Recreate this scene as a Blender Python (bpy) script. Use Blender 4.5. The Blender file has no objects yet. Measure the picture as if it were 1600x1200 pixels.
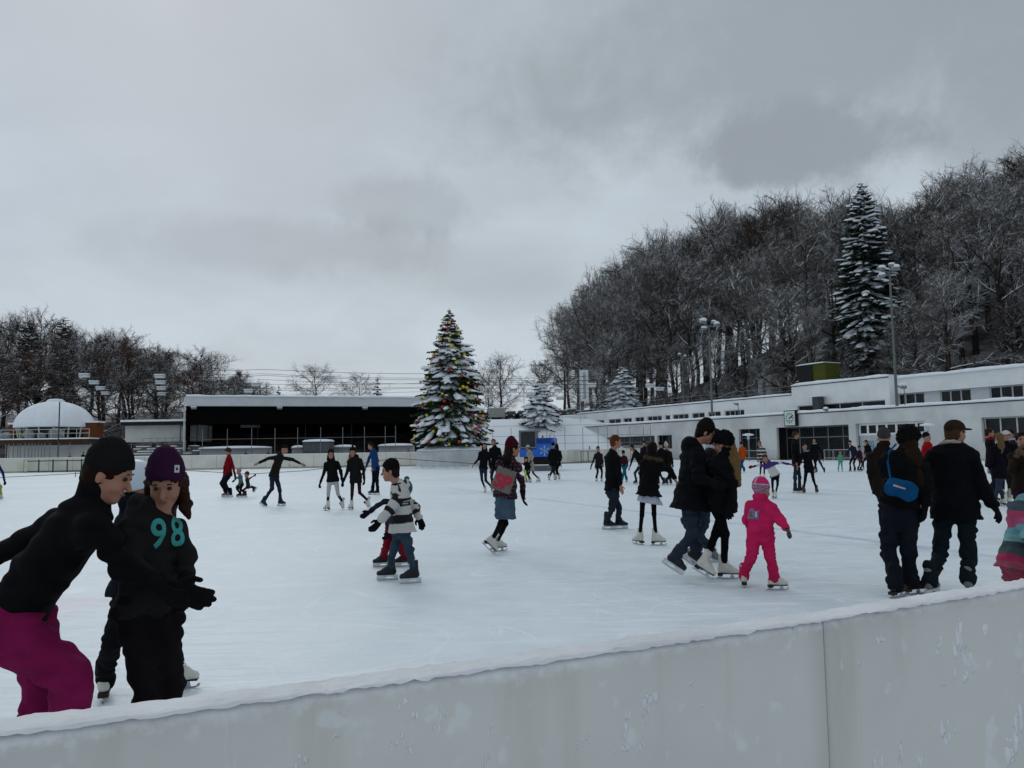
import bpy, math, random
import numpy as np
from mathutils import Vector, Matrix, noise
import openvdb as vdb

R = math.radians
sc = bpy.context.scene
col = sc.collection

# ------------------------------------------------------------------ camera
FPX = 1246.0                     # focal length in pixels of a 1600 wide picture
EYE = Vector((0.0, 0.0, 1.47))
TH, RO = R(4.82), R(0.9)         # pitch up, roll
cF = Vector((0, math.cos(TH), math.sin(TH)))
_u0 = Vector((0, -math.sin(TH), math.cos(TH)))
cR = math.cos(RO) * Vector((1, 0, 0)) - math.sin(RO) * _u0
cU = math.sin(RO) * Vector((1, 0, 0)) + math.cos(RO) * _u0
cam_d = bpy.data.cameras.new('camera')
cam = bpy.data.objects.new('camera', cam_d)
col.objects.link(cam)
cam_d.sensor_width = 36.0
cam_d.lens = 36.0 * FPX / 1600.0
cam_d.clip_start, cam_d.clip_end = 0.05, 6000.0
cam.matrix_world = Matrix(((cR.x, cU.x, -cF.x, EYE.x), (cR.y, cU.y, -cF.y, EYE.y), (cR.z, cU.z, -cF.z, EYE.z), (0, 0, 0, 1)))
sc.camera = cam
sc.view_settings.view_transform = 'Standard'
sc.view_settings.look = 'None'
sc.view_settings.exposure = 0.0
sc.view_settings.gamma = 1.0
try:
    sc.cycles.use_denoising = True
    sc.cycles.max_bounces = 6
    sc.cycles.diffuse_bounces = 3
except Exception:
    pass


def ray(px, py):
    return cF + ((px - 800) / FPX) * cR + ((600 - py) / FPX) * cU


def at(px, py, Y):
    """world point seen at photo pixel (px, py) and lying Y metres in front of the camera"""
    d = ray(px, py)
    return EYE + d * (Y / d.y)


def gnd(px, py, z=0.0):
    d = ray(px, py)
    return EYE + d * ((z - EYE.z) / d.z)


def hor(px):
    """photo row of the horizon at column px"""
    v = (-math.sin(TH) + (px - 800) / FPX * math.sin(RO) * math.cos(TH)) / (math.cos(TH) * math.cos(RO))
    return 600 - v * FPX


# ------------------------------------------------------------------ node helpers
class NT:
    def __init__(self, tree):
        self.t = tree

    def n(self, typ, **kw):
        nd = self.t.nodes.new(typ)
        for k, v in kw.items():
            if k.startswith('i_'):
                key = k[2:].replace('_', ' ')
                nd.inputs[key].default_value = v
            else:
                setattr(nd, k, v)
        return nd

    def l(self, a, b):
        self.t.links.new(a, b)

    def math(self, op, a, b=None, c=None, clamp=False):
        nd = self.t.nodes.new('ShaderNodeMath')
        nd.operation = op
        nd.use_clamp = clamp
        for i, x in enumerate((a, b, c)):
            if x is None:
                continue
            if isinstance(x, (int, float)):
                nd.inputs[i].default_value = x
            else:
                self.l(x, nd.inputs[i])
        return nd.outputs[0]

    def mix(self, fac, a, b):
        nd = self.t.nodes.new('ShaderNodeMix')
        nd.data_type = 'RGBA'
        for s, x in ((nd.inputs[0], fac), (nd.inputs[6], a), (nd.inputs[7], b)):
            if isinstance(x, (int, float)):
                s.default_value = x
            elif isinstance(x, tuple):
                s.default_value = (*x[:3], 1)
            else:
                self.l(x, s)
        return nd.outputs[2]

    def noise(self, vec, scale, detail=4, rough=0.5, dist=0.0):
        nd = self.n('ShaderNodeTexNoise')
        nd.inputs['Scale'].default_value = scale
        nd.inputs['Detail'].default_value = detail
        nd.inputs['Roughness'].default_value = rough
        nd.inputs['Distortion'].default_value = dist
        if vec is not None:
            self.l(vec, nd.inputs['Vector'])
        return nd.outputs['Fac']

    def ramp(self, x, a, b):
        nd = self.n('ShaderNodeMapRange')
        nd.interpolation_type = 'SMOOTHSTEP'
        self.l(x, nd.inputs[0])
        nd.inputs[1].default_value = a
        nd.inputs[2].default_value = b
        return nd.outputs[0]


# ------------------------------------------------------------------ world: overcast sky
w = bpy.data.worlds.new("World")
sc.world = w
w.use_nodes = True
t = NT(w.node_tree)
for nd in list(w.node_tree.nodes):
    w.node_tree.nodes.remove(nd)
out = t.n('ShaderNodeOutputWorld')
bg = t.n('ShaderNodeBackground')
bg.inputs['Strength'].default_value = 0.1
t.l(bg.outputs[0], out.inputs[0])
SUN_EL, SUN_AZ = R(34), R(-25)
sky = t.n('ShaderNodeTexSky')
sky.sky_type = 'NISHITA'
sky.sun_disc = False
sky.sun_elevation = SUN_EL
sky.sun_rotation = SUN_AZ
sky.air_density, sky.dust_density, sky.altitude = 1.2, 3.0, 400
tc = t.n('ShaderNodeTexCoord')
dirv = tc.outputs['Generated']
sep = t.n('ShaderNodeSeparateXYZ')
t.l(dirv, sep.inputs[0])
# clouds are noise on a flat layer overhead, so they flatten towards the horizon
zz = t.math('MAXIMUM', sep.outputs[2], 0.0)
zz = t.math('ADD', zz, 0.28)
cx = t.math('DIVIDE', sep.outputs[0], zz)
cy = t.math('DIVIDE', sep.outputs[1], zz)
cmb = t.n('ShaderNodeCombineXYZ')
t.l(cx, cmb.inputs[0]); t.l(cy, cmb.inputs[1])
cmb.inputs[2].default_value = 3.7
lay = cmb.outputs[0]
n1 = t.noise(lay, 0.85, 5, 0.5, 0.3)
n2 = t.noise(lay, 2.6, 7, 0.55, 0.4)
n3 = t.noise(dirv, 8.0, 9, 0.62, 0.35)
n4 = t.noise(dirv, 24.0, 7, 0.6, 0.3)
base = t.ramp(t.math('ADD', t.math('MULTIPLY', n1, 0.6), t.math('ADD', t.math('MULTIPLY', n2, 0.33), t.math('MULTIPLY', n3, 0.07))), 0.38, 0.63)
SKY_A, SKY_B = (5.45, 6.2, 6.85), (4.35, 4.95, 5.5)      # light veil, grey cloud (times 0.1)
colr = t.mix(base, SKY_A, SKY_B)


def cloud(px, py, rx, ry, amt, target, colr, edge=0.35, nz=0.9):
    """a cloud bank whose centre lies in the direction seen at (px, py)"""
    d = ray(px, py).normalized()
    e1 = d.cross(Vector((0, 0, 1))).normalized()
    e2 = e1.cross(d).normalized()
    def dot(v):
        nd = t.n('ShaderNodeVectorMath', operation='DOT_PRODUCT')
        t.l(dirv, nd.inputs[0]); nd.inputs[1].default_value = v
        return nd.outputs['Value']
    a = t.math('DIVIDE', dot(e1), rx / FPX)
    b = t.math('DIVIDE', dot(e2), ry / FPX)
    q = t.math('SQRT', t.math('ADD', t.math('MULTIPLY', a, a), t.math('MULTIPLY', b, b)))
    q = t.math('ADD', q, t.math('MULTIPLY', t.math('SUBTRACT', n3, 0.5), nz * 2.4))
    q = t.math('ADD', q, t.math('MULTIPLY', t.math('SUBTRACT', n4, 0.5), nz * 1.1))
    q = t.math('ADD', q, t.math('MULTIPLY', t.math('LESS_THAN', dot(d), 0.0), 50))
    m = t.math('SUBTRACT', 1.0, t.ramp(q, 1.0 - edge, 1.0 + edge))
    return t.mix(t.math('MULTIPLY', m, amt), colr, target)


DK = (2.75, 3.1, 3.4)
colr = cloud(1330, 40, 420, 140, 0.9, (2.85, 3.25, 3.55), colr, 0.6, 0.7)
colr = cloud(1245, 226, 160, 58, 0.8, (2.65, 3.0, 3.3), colr, 0.28, 0.55)
colr = cloud(1600, 165, 130, 70, 0.55, DK, colr, 0.5, 0.8)
colr = cloud(640, 320, 120, 40, 0.42, (2.9, 3.3, 3.6), colr, 0.4, 0.8)
colr = cloud(440, 382, 220, 42, 0.42, (2.9, 3.3, 3.6), colr, 0.5, 0.8)
colr = cloud(760, 430, 260, 40, 0.2, (3.8, 4.1, 4.3), colr, 0.8, 0.8)
colr = cloud(930, 185, 60, 20, 0.25, DK, colr, 0.6, 0.8)
colr = cloud(600, 20, 1000, 110, 0.5, (3.7, 4.2, 4.6), colr, 0.9, 0.5)
colr = cloud(60, 200, 260, 260, 0.35, (4.7, 5.5, 6.6), colr, 0.9, 0.4)
fin = t.mix(0.965, sky.outputs[0], colr)
t.l(fin, bg.inputs['Color'])

sun_d = bpy.data.lights.new('sun', 'SUN')
sun_d.energy = 0.5
sun_d.angle = R(25)
sun_d.color = (1.0, 0.97, 0.93)
sun = bpy.data.objects.new('sun', sun_d)
col.objects.link(sun)
sdir = Vector((math.sin(SUN_AZ) * math.cos(SUN_EL), math.cos(SUN_AZ) * math.cos(SUN_EL), math.sin(SUN_EL)))
sun.rotation_euler = sdir.to_track_quat('Z', 'Y').to_euler()


# ------------------------------------------------------------------ materials
MATS = {}


def pmat(name, c, rough=0.75, var=0.15, scale=4.0, bump=0.0, bscale=40.0, metal=0.0, spec=0.2, snow=None, c2=None, coat=0.0, sheen=0.0):
    if name in MATS:
        return MATS[name]
    m = bpy.data.materials.new(name)
    m.use_nodes = True
    k = NT(m.node_tree)
    b = m.node_tree.nodes['Principled BSDF']
    b.inputs['Roughness'].default_value = rough
    b.inputs['Metallic'].default_value = metal
    b.inputs['Specular IOR Level'].default_value = spec
    b.inputs['Coat Weight'].default_value = coat
    b.inputs['Sheen Weight'].default_value = sheen
    tcx = k.n('ShaderNodeTexCoord')
    ob = tcx.outputs['Object']
    c2 = c2 or tuple(x * (1 - var * 2) for x in c)
    c1 = tuple(min(1, x * (1 + var * 0.6)) for x in c)
    nz = k.ramp(k.noise(ob, scale, 6, 0.6), 0.3, 0.7)
    cc = k.mix(nz, c1, c2)
    if snow:
        thr, amt, sscale = snow
        g = k.n('ShaderNodeNewGeometry')
        s = k.n('ShaderNodeSeparateXYZ')
        k.l(g.outputs['Normal'], s.inputs[0])
        sn = k.noise(g.outputs['Position'], sscale, 3, 0.6)
        x = k.math('ADD', s.outputs[2], k.math('MULTIPLY', k.math('SUBTRACT', sn, 0.5), amt))
        cc = k.mix(k.ramp(x, thr - 0.08, thr + 0.08), cc, (0.8, 0.83, 0.87))
    k.l(cc, b.inputs['Base Color'])
    if bump:
        bn = k.n('ShaderNodeBump')
        bn.inputs['Strength'].default_value = bump
        bn.inputs['Distance'].default_value = min(0.02, 0.25 / bscale)
        k.l(k.noise(ob, bscale, 5, 0.6), bn.inputs['Height'])
        k.l(bn.outputs[0], b.inputs['Normal'])
    MATS[name] = m
    return m


SNOW = pmat('snow', (0.8, 0.84, 0.88), 0.8, 0.03, 1.5, 0.35, 12, spec=0.2)
WHITE = pmat('white_render', (0.80, 0.81, 0.81), 0.85, 0.07, 0.35, 0.1, 30, spec=0.1)
GREYW = pmat('grey_concrete', (0.34, 0.35, 0.35), 0.9, 0.12, 0.5, 0.1, 20, spec=0.1)
CREAM = pmat('cream_board', (0.70, 0.68, 0.60), 0.7, 0.08, 0.5, spec=0.2)
BLACK = pmat('black_paint', (0.012, 0.012, 0.014), 0.6, 0.1, 3)
STEEL = pmat('grey_steel', (0.22, 0.23, 0.24), 0.5, 0.1, 3, metal=0.3)
PALEM = pmat('pale_metal', (0.5, 0.52, 0.53), 0.5, 0.05, 3)
GLASS = pmat('dark_glass', (0.012, 0.014, 0.016), 0.22, 0.3, 1.2, spec=0.35)
DARKW = pmat('dark_timber', (0.022, 0.018, 0.015), 0.85, 0.3, 1.5)
BROWN = pmat('brown_timber', (0.06, 0.035, 0.022), 0.85, 0.2, 1.5)
RUST = pmat('rust_panel', (0.14, 0.04, 0.015), 0.8, 0.1, 1.0)
CABLE = pmat('black_cable', (0.02, 0.02, 0.022), 0.6, 0.1, 1)
BARK = pmat('bark', (0.050, 0.042, 0.036), 0.95, 0.3, 1.2, snow=(0.42, 0.9, 0.8), spec=0.05)
TWIG = pmat('twigs', (0.125, 0.106, 0.092), 0.95, 0.3, 0.6, snow=(0.36, 1.5, 0.35), spec=0.05)
TWIGB = pmat('bare_twigs', (0.070, 0.053, 0.044), 0.95, 0.3, 0.5, snow=(0.72, 1.3, 0.4), spec=0.05)
REDT = pmat('russet_twigs', (0.085, 0.048, 0.037), 0.95, 0.25, 0.5, snow=(0.85, 1.1, 0.5), spec=0.05)
NEEDLE = pmat('needles', (0.020, 0.036, 0.022), 0.8, 0.3, 2.0, spec=0.15)
NEEDLX = pmat('bright_needles', (0.036, 0.062, 0.022), 0.8, 0.35, 2.0, spec=0.15)


# ------------------------------------------------------------------ mesh helpers
def setp(o, label=None, cat=None, group=None, kind=None):
    if label: o['label'] = label
    if cat: o['category'] = cat
    if group: o['group'] = group
    if kind: o['kind'] = kind
    return o


def empty(name, loc=(0, 0, 0), rz=0.0, **kw):
    o = bpy.data.objects.new(name, None)
    col.objects.link(o)
    o.location = loc
    o.rotation_euler = (0, 0, rz)
    o.empty_display_size = 0.3
    return setp(o, **kw)


def link(name, me, mat=None, parent=None, smooth=False, **kw):
    o = bpy.data.objects.new(name, me)
    col.objects.link(o)
    if mat is not None:
        me.materials.clear(); me.materials.append(mat)
    if parent is not None:
        o.parent = parent
    if smooth:
        me.polygons.foreach_set('use_smooth', [True] * len(me.polygons))
    return setp(o, **kw)


def copy_tree(o, parent=None):
    c = o.copy(); col.objects.link(c); c.parent = parent
    for ch in o.children:
        copy_tree(ch, c)
    return c


class MB:
    def __init__(self):
        self.v, self.f = [], []

    def add(self, vs, fs):
        b = len(self.v)
        self.v.extend(tuple(p) for p in vs)
        self.f.extend(tuple(i + b for i in q) for q in fs)
        return self

    def box(self, x0, x1, y0, y1, z0, z1, M=None):
        p = [Vector((x, y, z)) for z in (z0, z1) for y in (y0, y1) for x in (x0, x1)]
        if M is not None:
            p = [M @ q for q in p]
        return self.add(p, [(0, 2, 3, 1), (4, 5, 7, 6), (0, 1, 5, 4), (2, 6, 7, 3), (0, 4, 6, 2), (1, 3, 7, 5)])

    def tube(self, pts, rad, n=6, cap=True):
        pts = [Vector(p) for p in pts]
        if not hasattr(rad, '__len__'):
            rad = [rad] * len(pts)
        vs, fs = [], []
        for i, p in enumerate(pts):
            d = (pts[min(i + 1, len(pts) - 1)] - pts[max(i - 1, 0)])
            d = d.normalized() if d.length > 1e-9 else Vector((0, 0, 1))
            a = d.cross(Vector((0, 0, 1)) if abs(d.z) < 0.9 else Vector((1, 0, 0))).normalized()
            b = d.cross(a)
            for k in range(n):
                an = 2 * math.pi * k / n
                vs.append(p + (a * math.cos(an) + b * math.sin(an)) * rad[i])
        for i in range(len(pts) - 1):
            for k in range(n):
                k2 = (k + 1) % n
                fs.append((i * n + k, i * n + k2, (i + 1) * n + k2, (i + 1) * n + k))
        if cap:
            fs.append(tuple(range(n - 1, -1, -1)))
            fs.append(tuple((len(pts) - 1) * n + k for k in range(n)))
        return self.add(vs, fs)

    def prism(self, poly, axis, a, b):
        """poly: 2d outline; axis 0/1/2 extruded between a and b"""
        n = len(poly)
        def mk(p, h):
            q = [p[0], p[1]]
            q.insert(axis, h)
            return tuple(q)
        vs = [mk(p, a) for p in poly] + [mk(p, b) for p in poly]
        fs = [tuple(range(n - 1, -1, -1)), tuple(range(n, 2 * n))] + [(i, (i + 1) % n, n + (i + 1) % n, n + i) for i in range(n)]
        return self.add(vs, fs)

    def lathe(self, prof, n=24, c=(0, 0, 0)):
        vs, fs = [], []
        for r, z in prof:
            for k in range(n):
                an = 2 * math.pi * k / n
                vs.append((c[0] + r * math.cos(an), c[1] + r * math.sin(an), c[2] + z))
        for i in range(len(prof) - 1):
            for k in range(n):
                k2 = (k + 1) % n
                fs.append((i * n + k, i * n + k2, (i + 1) * n + k2, (i + 1) * n + k))
        fs.append(tuple(range(n - 1, -1, -1)))
        fs.append(tuple((len(prof) - 1) * n + k for k in range(n)))
        return self.add(vs, fs)

    def blob(self, c, rx, ry, rz, seed=0, amp=0.2, n=8, m=5):
        vs = []
        for j in range(m + 1):
            th = math.pi * j / m
            for i in range(n):
                ph = 2 * math.pi * i / n
                d = Vector((math.sin(th) * math.cos(ph), math.sin(th) * math.sin(ph), math.cos(th)))
                k = 1 + amp * 2 * noise.noise(d * 1.7 + Vector((seed * 3.1, seed * 1.7, c[0] + c[2])))
                vs.append((c[0] + d.x * rx * k, c[1] + d.y * ry * k, c[2] + d.z * rz * k))
        fs = [(j * n + i, (j + 1) * n + i, (j + 1) * n + (i + 1) % n, j * n + (i + 1) % n) for j in range(m) for i in range(n)]
        return self.add(vs, fs)

    def build(self, name, mat, parent=None, smooth=False, **kw):
        me = bpy.data.meshes.new(name)
        me.from_pydata(self.v, [], self.f)
        me.validate()
        me.update()
        return link(name, me, mat, parent, smooth, **kw)


def snow_strip(mb, x0, x1, y0, y1, z, th, seed=0, step=0.6, over=0.08, amp=0.4, zf=None):
    """an irregular snow cap lying on an edge: y1 is the open side, it rolls over there"""
    n = max(2, int((x1 - x0) / step))
    rows = []
    for i in range(n + 1):
        x = x0 + (x1 - x0) * i / n
        zz = z if zf is None else zf(x)
        k = 1 + amp * (noise.noise(Vector((x * 0.35, seed * 7.3, 1.3))) + 0.6 * noise.noise(Vector((x * 1.6, seed * 7.3, 4.3))))
        if i in (0, n): k *= 0.5
        h = th * k
        o = over * (0.6 + 0.9 * k * 0.5)
        rows.append([(x, y1 - 0.004, zz - 0.004), (x, y1 + o * 0.8, zz - 0.15 * h), (x, y1 + o, zz + 0.3 * h), (x, y1 + o * 0.5, zz + 0.8 * h), (x, y1 - 0.12, zz + h),
                     (x, (y0 + y1) / 2, zz + h * 1.05), (x, y0, zz + h * 0.9), (x, y0, zz - 0.004)])
    m = len(rows[0])
    vs = [p for r in rows for p in r]
    fs = [(i * m + j, (i + 1) * m + j, (i + 1) * m + j + 1, i * m + j + 1) for i in range(n) for j in range(m - 1)]
    fs += [tuple(range(m - 1, -1, -1)), tuple(n * m + j for j in range(m))]
    mb.add(vs, fs)
# ------------------------------------------------------------------ the long white building, its own frame: x along the wall (away), y outward, z up
BO, BU = Vector((43.3, 67.5, 0)), Vector((-0.4683, 0.8836, 0))
BN = Vector((-0.8836, -0.4683, 0))
BRZ = math.atan2(BU.y, BU.x)


def WP(px, py, off=0.0, O=BO, U=BU, N=BN):
    """where the view through (px, py) meets the plane of a wall: (distance along, height)"""
    d = ray(px, py)
    k = ((O - EYE).dot(N) + off) / d.dot(N)
    p = EYE + d * k
    return (p - O).dot(U), p.z


def bt(x, y):
    """ground position -> (s along the building, t behind its front)"""
    v = Vector((x, y, 0)) - BO
    return v.dot(BU), -v.dot(BN)


def sst(a, b, x):
    k = min(1, max(0, (x - a) / (b - a)))
    return k * k * (3 - 2 * k)


def ground_z(x, y):
    s, tt = bt(x, y)
    zb = 7.1 * sst(9, 14, tt) * sst(92, 84, s)
    zc = 7.1 * sst(112, 134, y)
    z = max(zb, zc) if s < 92 else zc
    z += 0.52 * max(0, tt - 16) * sst(125, 55, s)
    if x < -14:
        z += 0.06 * max(0, y - 135) * sst(-14, -50, x)
    z = min(z, 33)
    z += 0.5 * noise.noise(Vector((x * 0.05, y * 0.05, 0))) * sst(2, 7, z)
    return z - 0.06


def axis(lo, hi, step, far, k=1.35):
    a = list(np.arange(lo, hi + 0.01, step))
    x, st = hi, step
    while x < far:
        st *= k; x += st; a.append(x)
    x, st = lo, step
    b = []
    while x > -far:
        st *= k; x -= st; b.append(x)
    return b[::-1] + a


gx, gy = axis(-130, 110, 3.0, 4000), axis(60, 230, 3.0, 4500)
vs = [(x, y, ground_z(x, y)) for y in gy for x in gx]
nx = len(gx)
fs = [(j * nx + i, j * nx + i + 1, (j + 1) * nx + i + 1, (j + 1) * nx + i) for j in range(len(gy) - 1) for i in range(nx - 1)]
m = bpy.data.materials.new('snowy_ground'); m.use_nodes = True
k = NT(m.node_tree); b = m.node_tree.nodes['Principled BSDF']
g = k.n('ShaderNodeNewGeometry'); sp = k.n('ShaderNodeSeparateXYZ'); k.l(g.outputs['Position'], sp.inputs[0])
def pdot(v):
    nd = k.n('ShaderNodeVectorMath', operation='DOT_PRODUCT'); k.l(g.outputs['Position'], nd.inputs[0]); nd.inputs[1].default_value = v
    return nd.outputs['Value']
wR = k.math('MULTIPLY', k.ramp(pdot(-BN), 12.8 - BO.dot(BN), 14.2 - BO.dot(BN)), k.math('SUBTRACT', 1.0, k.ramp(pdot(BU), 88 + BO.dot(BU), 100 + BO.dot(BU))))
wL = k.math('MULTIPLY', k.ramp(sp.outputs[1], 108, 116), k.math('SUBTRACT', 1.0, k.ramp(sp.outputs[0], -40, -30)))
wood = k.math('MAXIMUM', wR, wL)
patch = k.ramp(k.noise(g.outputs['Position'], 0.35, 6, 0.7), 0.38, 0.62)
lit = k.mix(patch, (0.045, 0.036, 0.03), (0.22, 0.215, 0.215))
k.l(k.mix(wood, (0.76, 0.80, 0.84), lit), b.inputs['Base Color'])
b.inputs['Roughness'].default_value = 0.9
bn = k.n('ShaderNodeBump'); bn.inputs['Strength'].default_value = 0.4; bn.inputs['Distance'].default_value = 0.3
k.l(k.noise(g.outputs['Position'], 0.8, 6, 0.6), bn.inputs['Height']); k.l(bn.outputs[0], b.inputs['Normal'])
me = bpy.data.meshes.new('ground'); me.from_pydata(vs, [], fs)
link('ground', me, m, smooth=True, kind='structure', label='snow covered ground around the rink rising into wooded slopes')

# far boards follow the rink edge (column, distance)
BRD = [(-220, 80), (-60, 84), (40, 86), (300, 87), (640, 88), (860, 89), (885, 91), (905, 95), (950, 101), (1010, 107), (1063, 112)]
BP = [Vector(((px - 800) / FPX * d, d, 0)) for px, d in BRD]
NB = [(0, 1145), (200, 1126), (400, 1101), (600, 1068), (800, 1037), (1000, 1010), (1290, 970), (1450, 942), (1600, 917)]
NZ = 1.12
NBP = [gnd(px, py, NZ) for px, py in NB]
_xs = np.array([p.x for p in NBP]); _ys = np.array([p.y for p in NBP])
_pc = np.polyfit(_xs, _ys, 2)


def near_y(x):
    return float(np.polyval(_pc, x)) if x <= 1.6 else float(np.polyval(_pc, 1.6)) + (x - 1.6) * float(2 * _pc[0] * 1.6 + _pc[1])


edge = [Vector((x, near_y(x) + 0.1, 0)) for x in np.linspace(-3.0, 8.0, 45)]
far_r = []
for s in (86, 60, 30, 0, -20, -40):
    p = BO + BU * s + BN * 0.35
    far_r.append(Vector((p.x, p.y, 0)))
poly = edge + [Vector((60, 20, 0))] + far_r[::-1] + BP[::-1] + [Vector((-62, 20, 0)), Vector((-30, 0.2, 0))]
me = bpy.data.meshes.new('ice')
me.from_pydata([(p.x, p.y, 0) for p in poly], [], [tuple(range(len(poly)))])
m = bpy.data.materials.new('ice'); m.use_nodes = True
k = NT(m.node_tree); b = m.node_tree.nodes['Principled BSDF']
g = k.n('ShaderNodeNewGeometry'); P = g.outputs['Position']
big = k.ramp(k.noise(P, 0.16, 5, 0.6), 0.3, 0.72)
fine = k.ramp(k.noise(P, 2.2, 6, 0.7), 0.35, 0.7)
# skate scratches: two stretched noises turned against each other
def stretched(rz, sx, sy, scale):
    mp = k.n('ShaderNodeMapping'); mp.inputs['Rotation'].default_value = (0, 0, rz); mp.inputs['Scale'].default_value = (sx, sy, 1)
    k.l(P, mp.inputs['Vector'])
    return k.noise(mp.outputs[0], scale, 5, 0.65, 0.6)
s1 = k.ramp(stretched(0.35, 1, 14, 1.1), 0.52, 0.66)
s2 = k.ramp(stretched(-0.6, 1, 16, 0.9), 0.53, 0.68)
s3 = k.ramp(stretched(1.2, 1, 12, 1.4), 0.58, 0.74)
scr = k.math('MAXIMUM', k.math('MAXIMUM', s1, s2), s3)
c = k.mix(big, (0.76, 0.82, 0.86), (0.62, 0.71, 0.77))
c = k.mix(k.math('MULTIPLY', fine, 0.5), c, (0.80, 0.88, 0.92))
c = k.mix(k.math('MULTIPLY', scr, 0.42), c, (0.88, 0.92, 0.94))
# curved blade cuts: thin contour lines of wide noises
def cuts(scale, off, eps):
    mp = k.n('ShaderNodeMapping'); mp.inputs['Location'].default_value = (off, off * 2, 0); k.l(P, mp.inputs['Vector'])
    nz = k.noise(mp.outputs[0], scale, 1, 0.4, 0.3)
    fr = k.math('FRACT', k.math('MULTIPLY', nz, 9.0))
    return k.math('SUBTRACT', 1.0, k.ramp(k.math('ABSOLUTE', k.math('SUBTRACT', fr, 0.5)), eps * 0.4, eps))
cut_ = k.math('MAXIMUM', cuts(0.22, 3, 0.035), k.math('MAXIMUM', cuts(0.35, 17, 0.04), cuts(0.5, 41, 0.035)))
cut_ = k.math('MULTIPLY', cut_, k.ramp(k.noise(P, 0.7, 4, 0.7), 0.42, 0.62))
c = k.mix(k.math('MULTIPLY', cut_, 0.6), c, (0.9, 0.93, 0.95))
shav = k.math('MULTIPLY', k.ramp(k.noise(P, 0.5, 8, 0.75), 0.54, 0.66), k.ramp(k.noise(P, 14, 5, 0.75), 0.42, 0.58))
c = k.mix(k.math('MULTIPLY', shav, 0.55), c, (0.86, 0.89, 0.91))
# painted hockey lines under the ice
def line(p, q, wd, cl, amt, c):
    d = (q - p); L = d.length; d = d / L; nrm = Vector((-d.y, d.x, 0))
    def dot(v, off):
        nd = k.n('ShaderNodeVectorMath', operation='DOT_PRODUCT'); k.l(P, nd.inputs[0]); nd.inputs[1].default_value = v
        return k.math('SUBTRACT', nd.outputs['Value'], off)
    a = k.math('ABSOLUTE', k.math('ADD', dot(nrm, nrm.dot(p)), k.math('MULTIPLY', k.math('SUBTRACT', k.noise(P, 3, 4), 0.5), wd * 0.8)))
    e = k.math('ABSOLUTE', dot(d, d.dot((p + q) / 2)))
    mk = k.math('MULTIPLY', k.math('SUBTRACT', 1.0, k.ramp(a, wd * 0.35, wd * 0.6)), k.math('LESS_THAN', e, L / 2))
    mk = k.math('MULTIPLY', mk, k.math('ADD', 0.35, k.math('MULTIPLY', big, 0.65)))
    return k.mix(k.math('MULTIPLY', mk, amt), c, cl)
c = line(gnd(700, 762), gnd(1720, 890), 0.22, (0.30, 0.36, 0.66), 0.55, c)
c = line(gnd(1130, 759), gnd(1420, 771), 0.12, (0.75, 0.25, 0.3), 0.5, c)
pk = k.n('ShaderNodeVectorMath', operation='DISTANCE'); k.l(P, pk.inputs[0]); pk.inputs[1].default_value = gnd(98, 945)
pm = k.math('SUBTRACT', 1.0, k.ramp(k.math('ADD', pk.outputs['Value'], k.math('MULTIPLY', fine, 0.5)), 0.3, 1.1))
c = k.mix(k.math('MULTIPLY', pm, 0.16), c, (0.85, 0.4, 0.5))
k.l(c, b.inputs['Base Color'])
k.l(k.math('ADD', 0.40, k.math('MULTIPLY', k.math('MAXIMUM', scr, shav), 0.4)), b.inputs['Roughness'])
b.inputs['Specular IOR Level'].default_value = 0.3
bn = k.n('ShaderNodeBump'); bn.inputs['Strength'].default_value = 0.35; bn.inputs['Distance'].default_value = 0.012
k.l(k.math('ADD', k.math('ADD', k.math('MULTIPLY', scr, 0.5), k.math('MULTIPLY', shav, 0.8)), k.noise(P, 26, 4, 0.7)), bn.inputs['Height']); k.l(bn.outputs[0], b.inputs['Normal'])
link('ice', me, m, kind='structure', label='pale blue scratched ice of the outdoor skating rink')

# ------------------------------------------------------------------ near board
m = bpy.data.materials.new('near_board'); m.use_nodes = True
k = NT(m.node_tree); b = m.node_tree.nodes['Principled BSDF']
tx = k.n('ShaderNodeTexCoord').outputs['Object']
c = k.mix(k.ramp(k.noise(tx, 1.3, 5, 0.6), 0.3, 0.7), (0.62, 0.61, 0.58), (0.53, 0.525, 0.50))
mp = k.n('ShaderNodeMapping'); mp.inputs['Scale'].default_value = (9, 9, 0.7); k.l(tx, mp.inputs['Vector'])
c = k.mix(k.math('MULTIPLY', k.ramp(k.noise(mp.outputs[0], 1.0, 5, 0.6), 0.5, 0.75), 0.35), c, (0.42, 0.40, 0.35))
c = k.mix(k.math('MULTIPLY', k.ramp(k.noise(tx, 16, 3, 0.5), 0.60, 0.70), 0.45), c, (0.72, 0.74, 0.76))
mp2 = k.n('ShaderNodeMapping'); mp2.inputs['Scale'].default_value = (7, 7, 2.6); mp2.inputs['Rotation'].default_value = (0, 0.35, 0); k.l(tx, mp2.inputs['Vector'])
c = k.mix(k.math('MULTIPLY', k.ramp(k.noise(mp2.outputs[0], 1.0, 6, 0.65, 0.8), 0.63, 0.72), 0.6), c, (0.74, 0.75, 0.77))
vn = k.n('ShaderNodeTexVoronoi'); vn.inputs['Scale'].default_value = 4.5; k.l(tx, vn.inputs['Vector'])
c = k.mix(k.math('MULTIPLY', k.math('LESS_THAN', vn.outputs['Distance'], 0.018), 0.85), c, (0.06, 0.05, 0.03))
mp3 = k.n('ShaderNodeMapping'); mp3.inputs['Scale'].default_value = (3, 3, 40); mp3.inputs['Rotation'].default_value = (0, 0.12, 0); k.l(tx, mp3.inputs['Vector'])
c = k.mix(k.math('MULTIPLY', k.ramp(k.noise(mp3.outputs[0], 1.0, 3, 0.5), 0.70, 0.74), 0.35), c, (0.22, 0.21, 0.20))
sz = k.n('ShaderNodeSeparateXYZ'); k.l(tx, sz.inputs[0])
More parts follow.
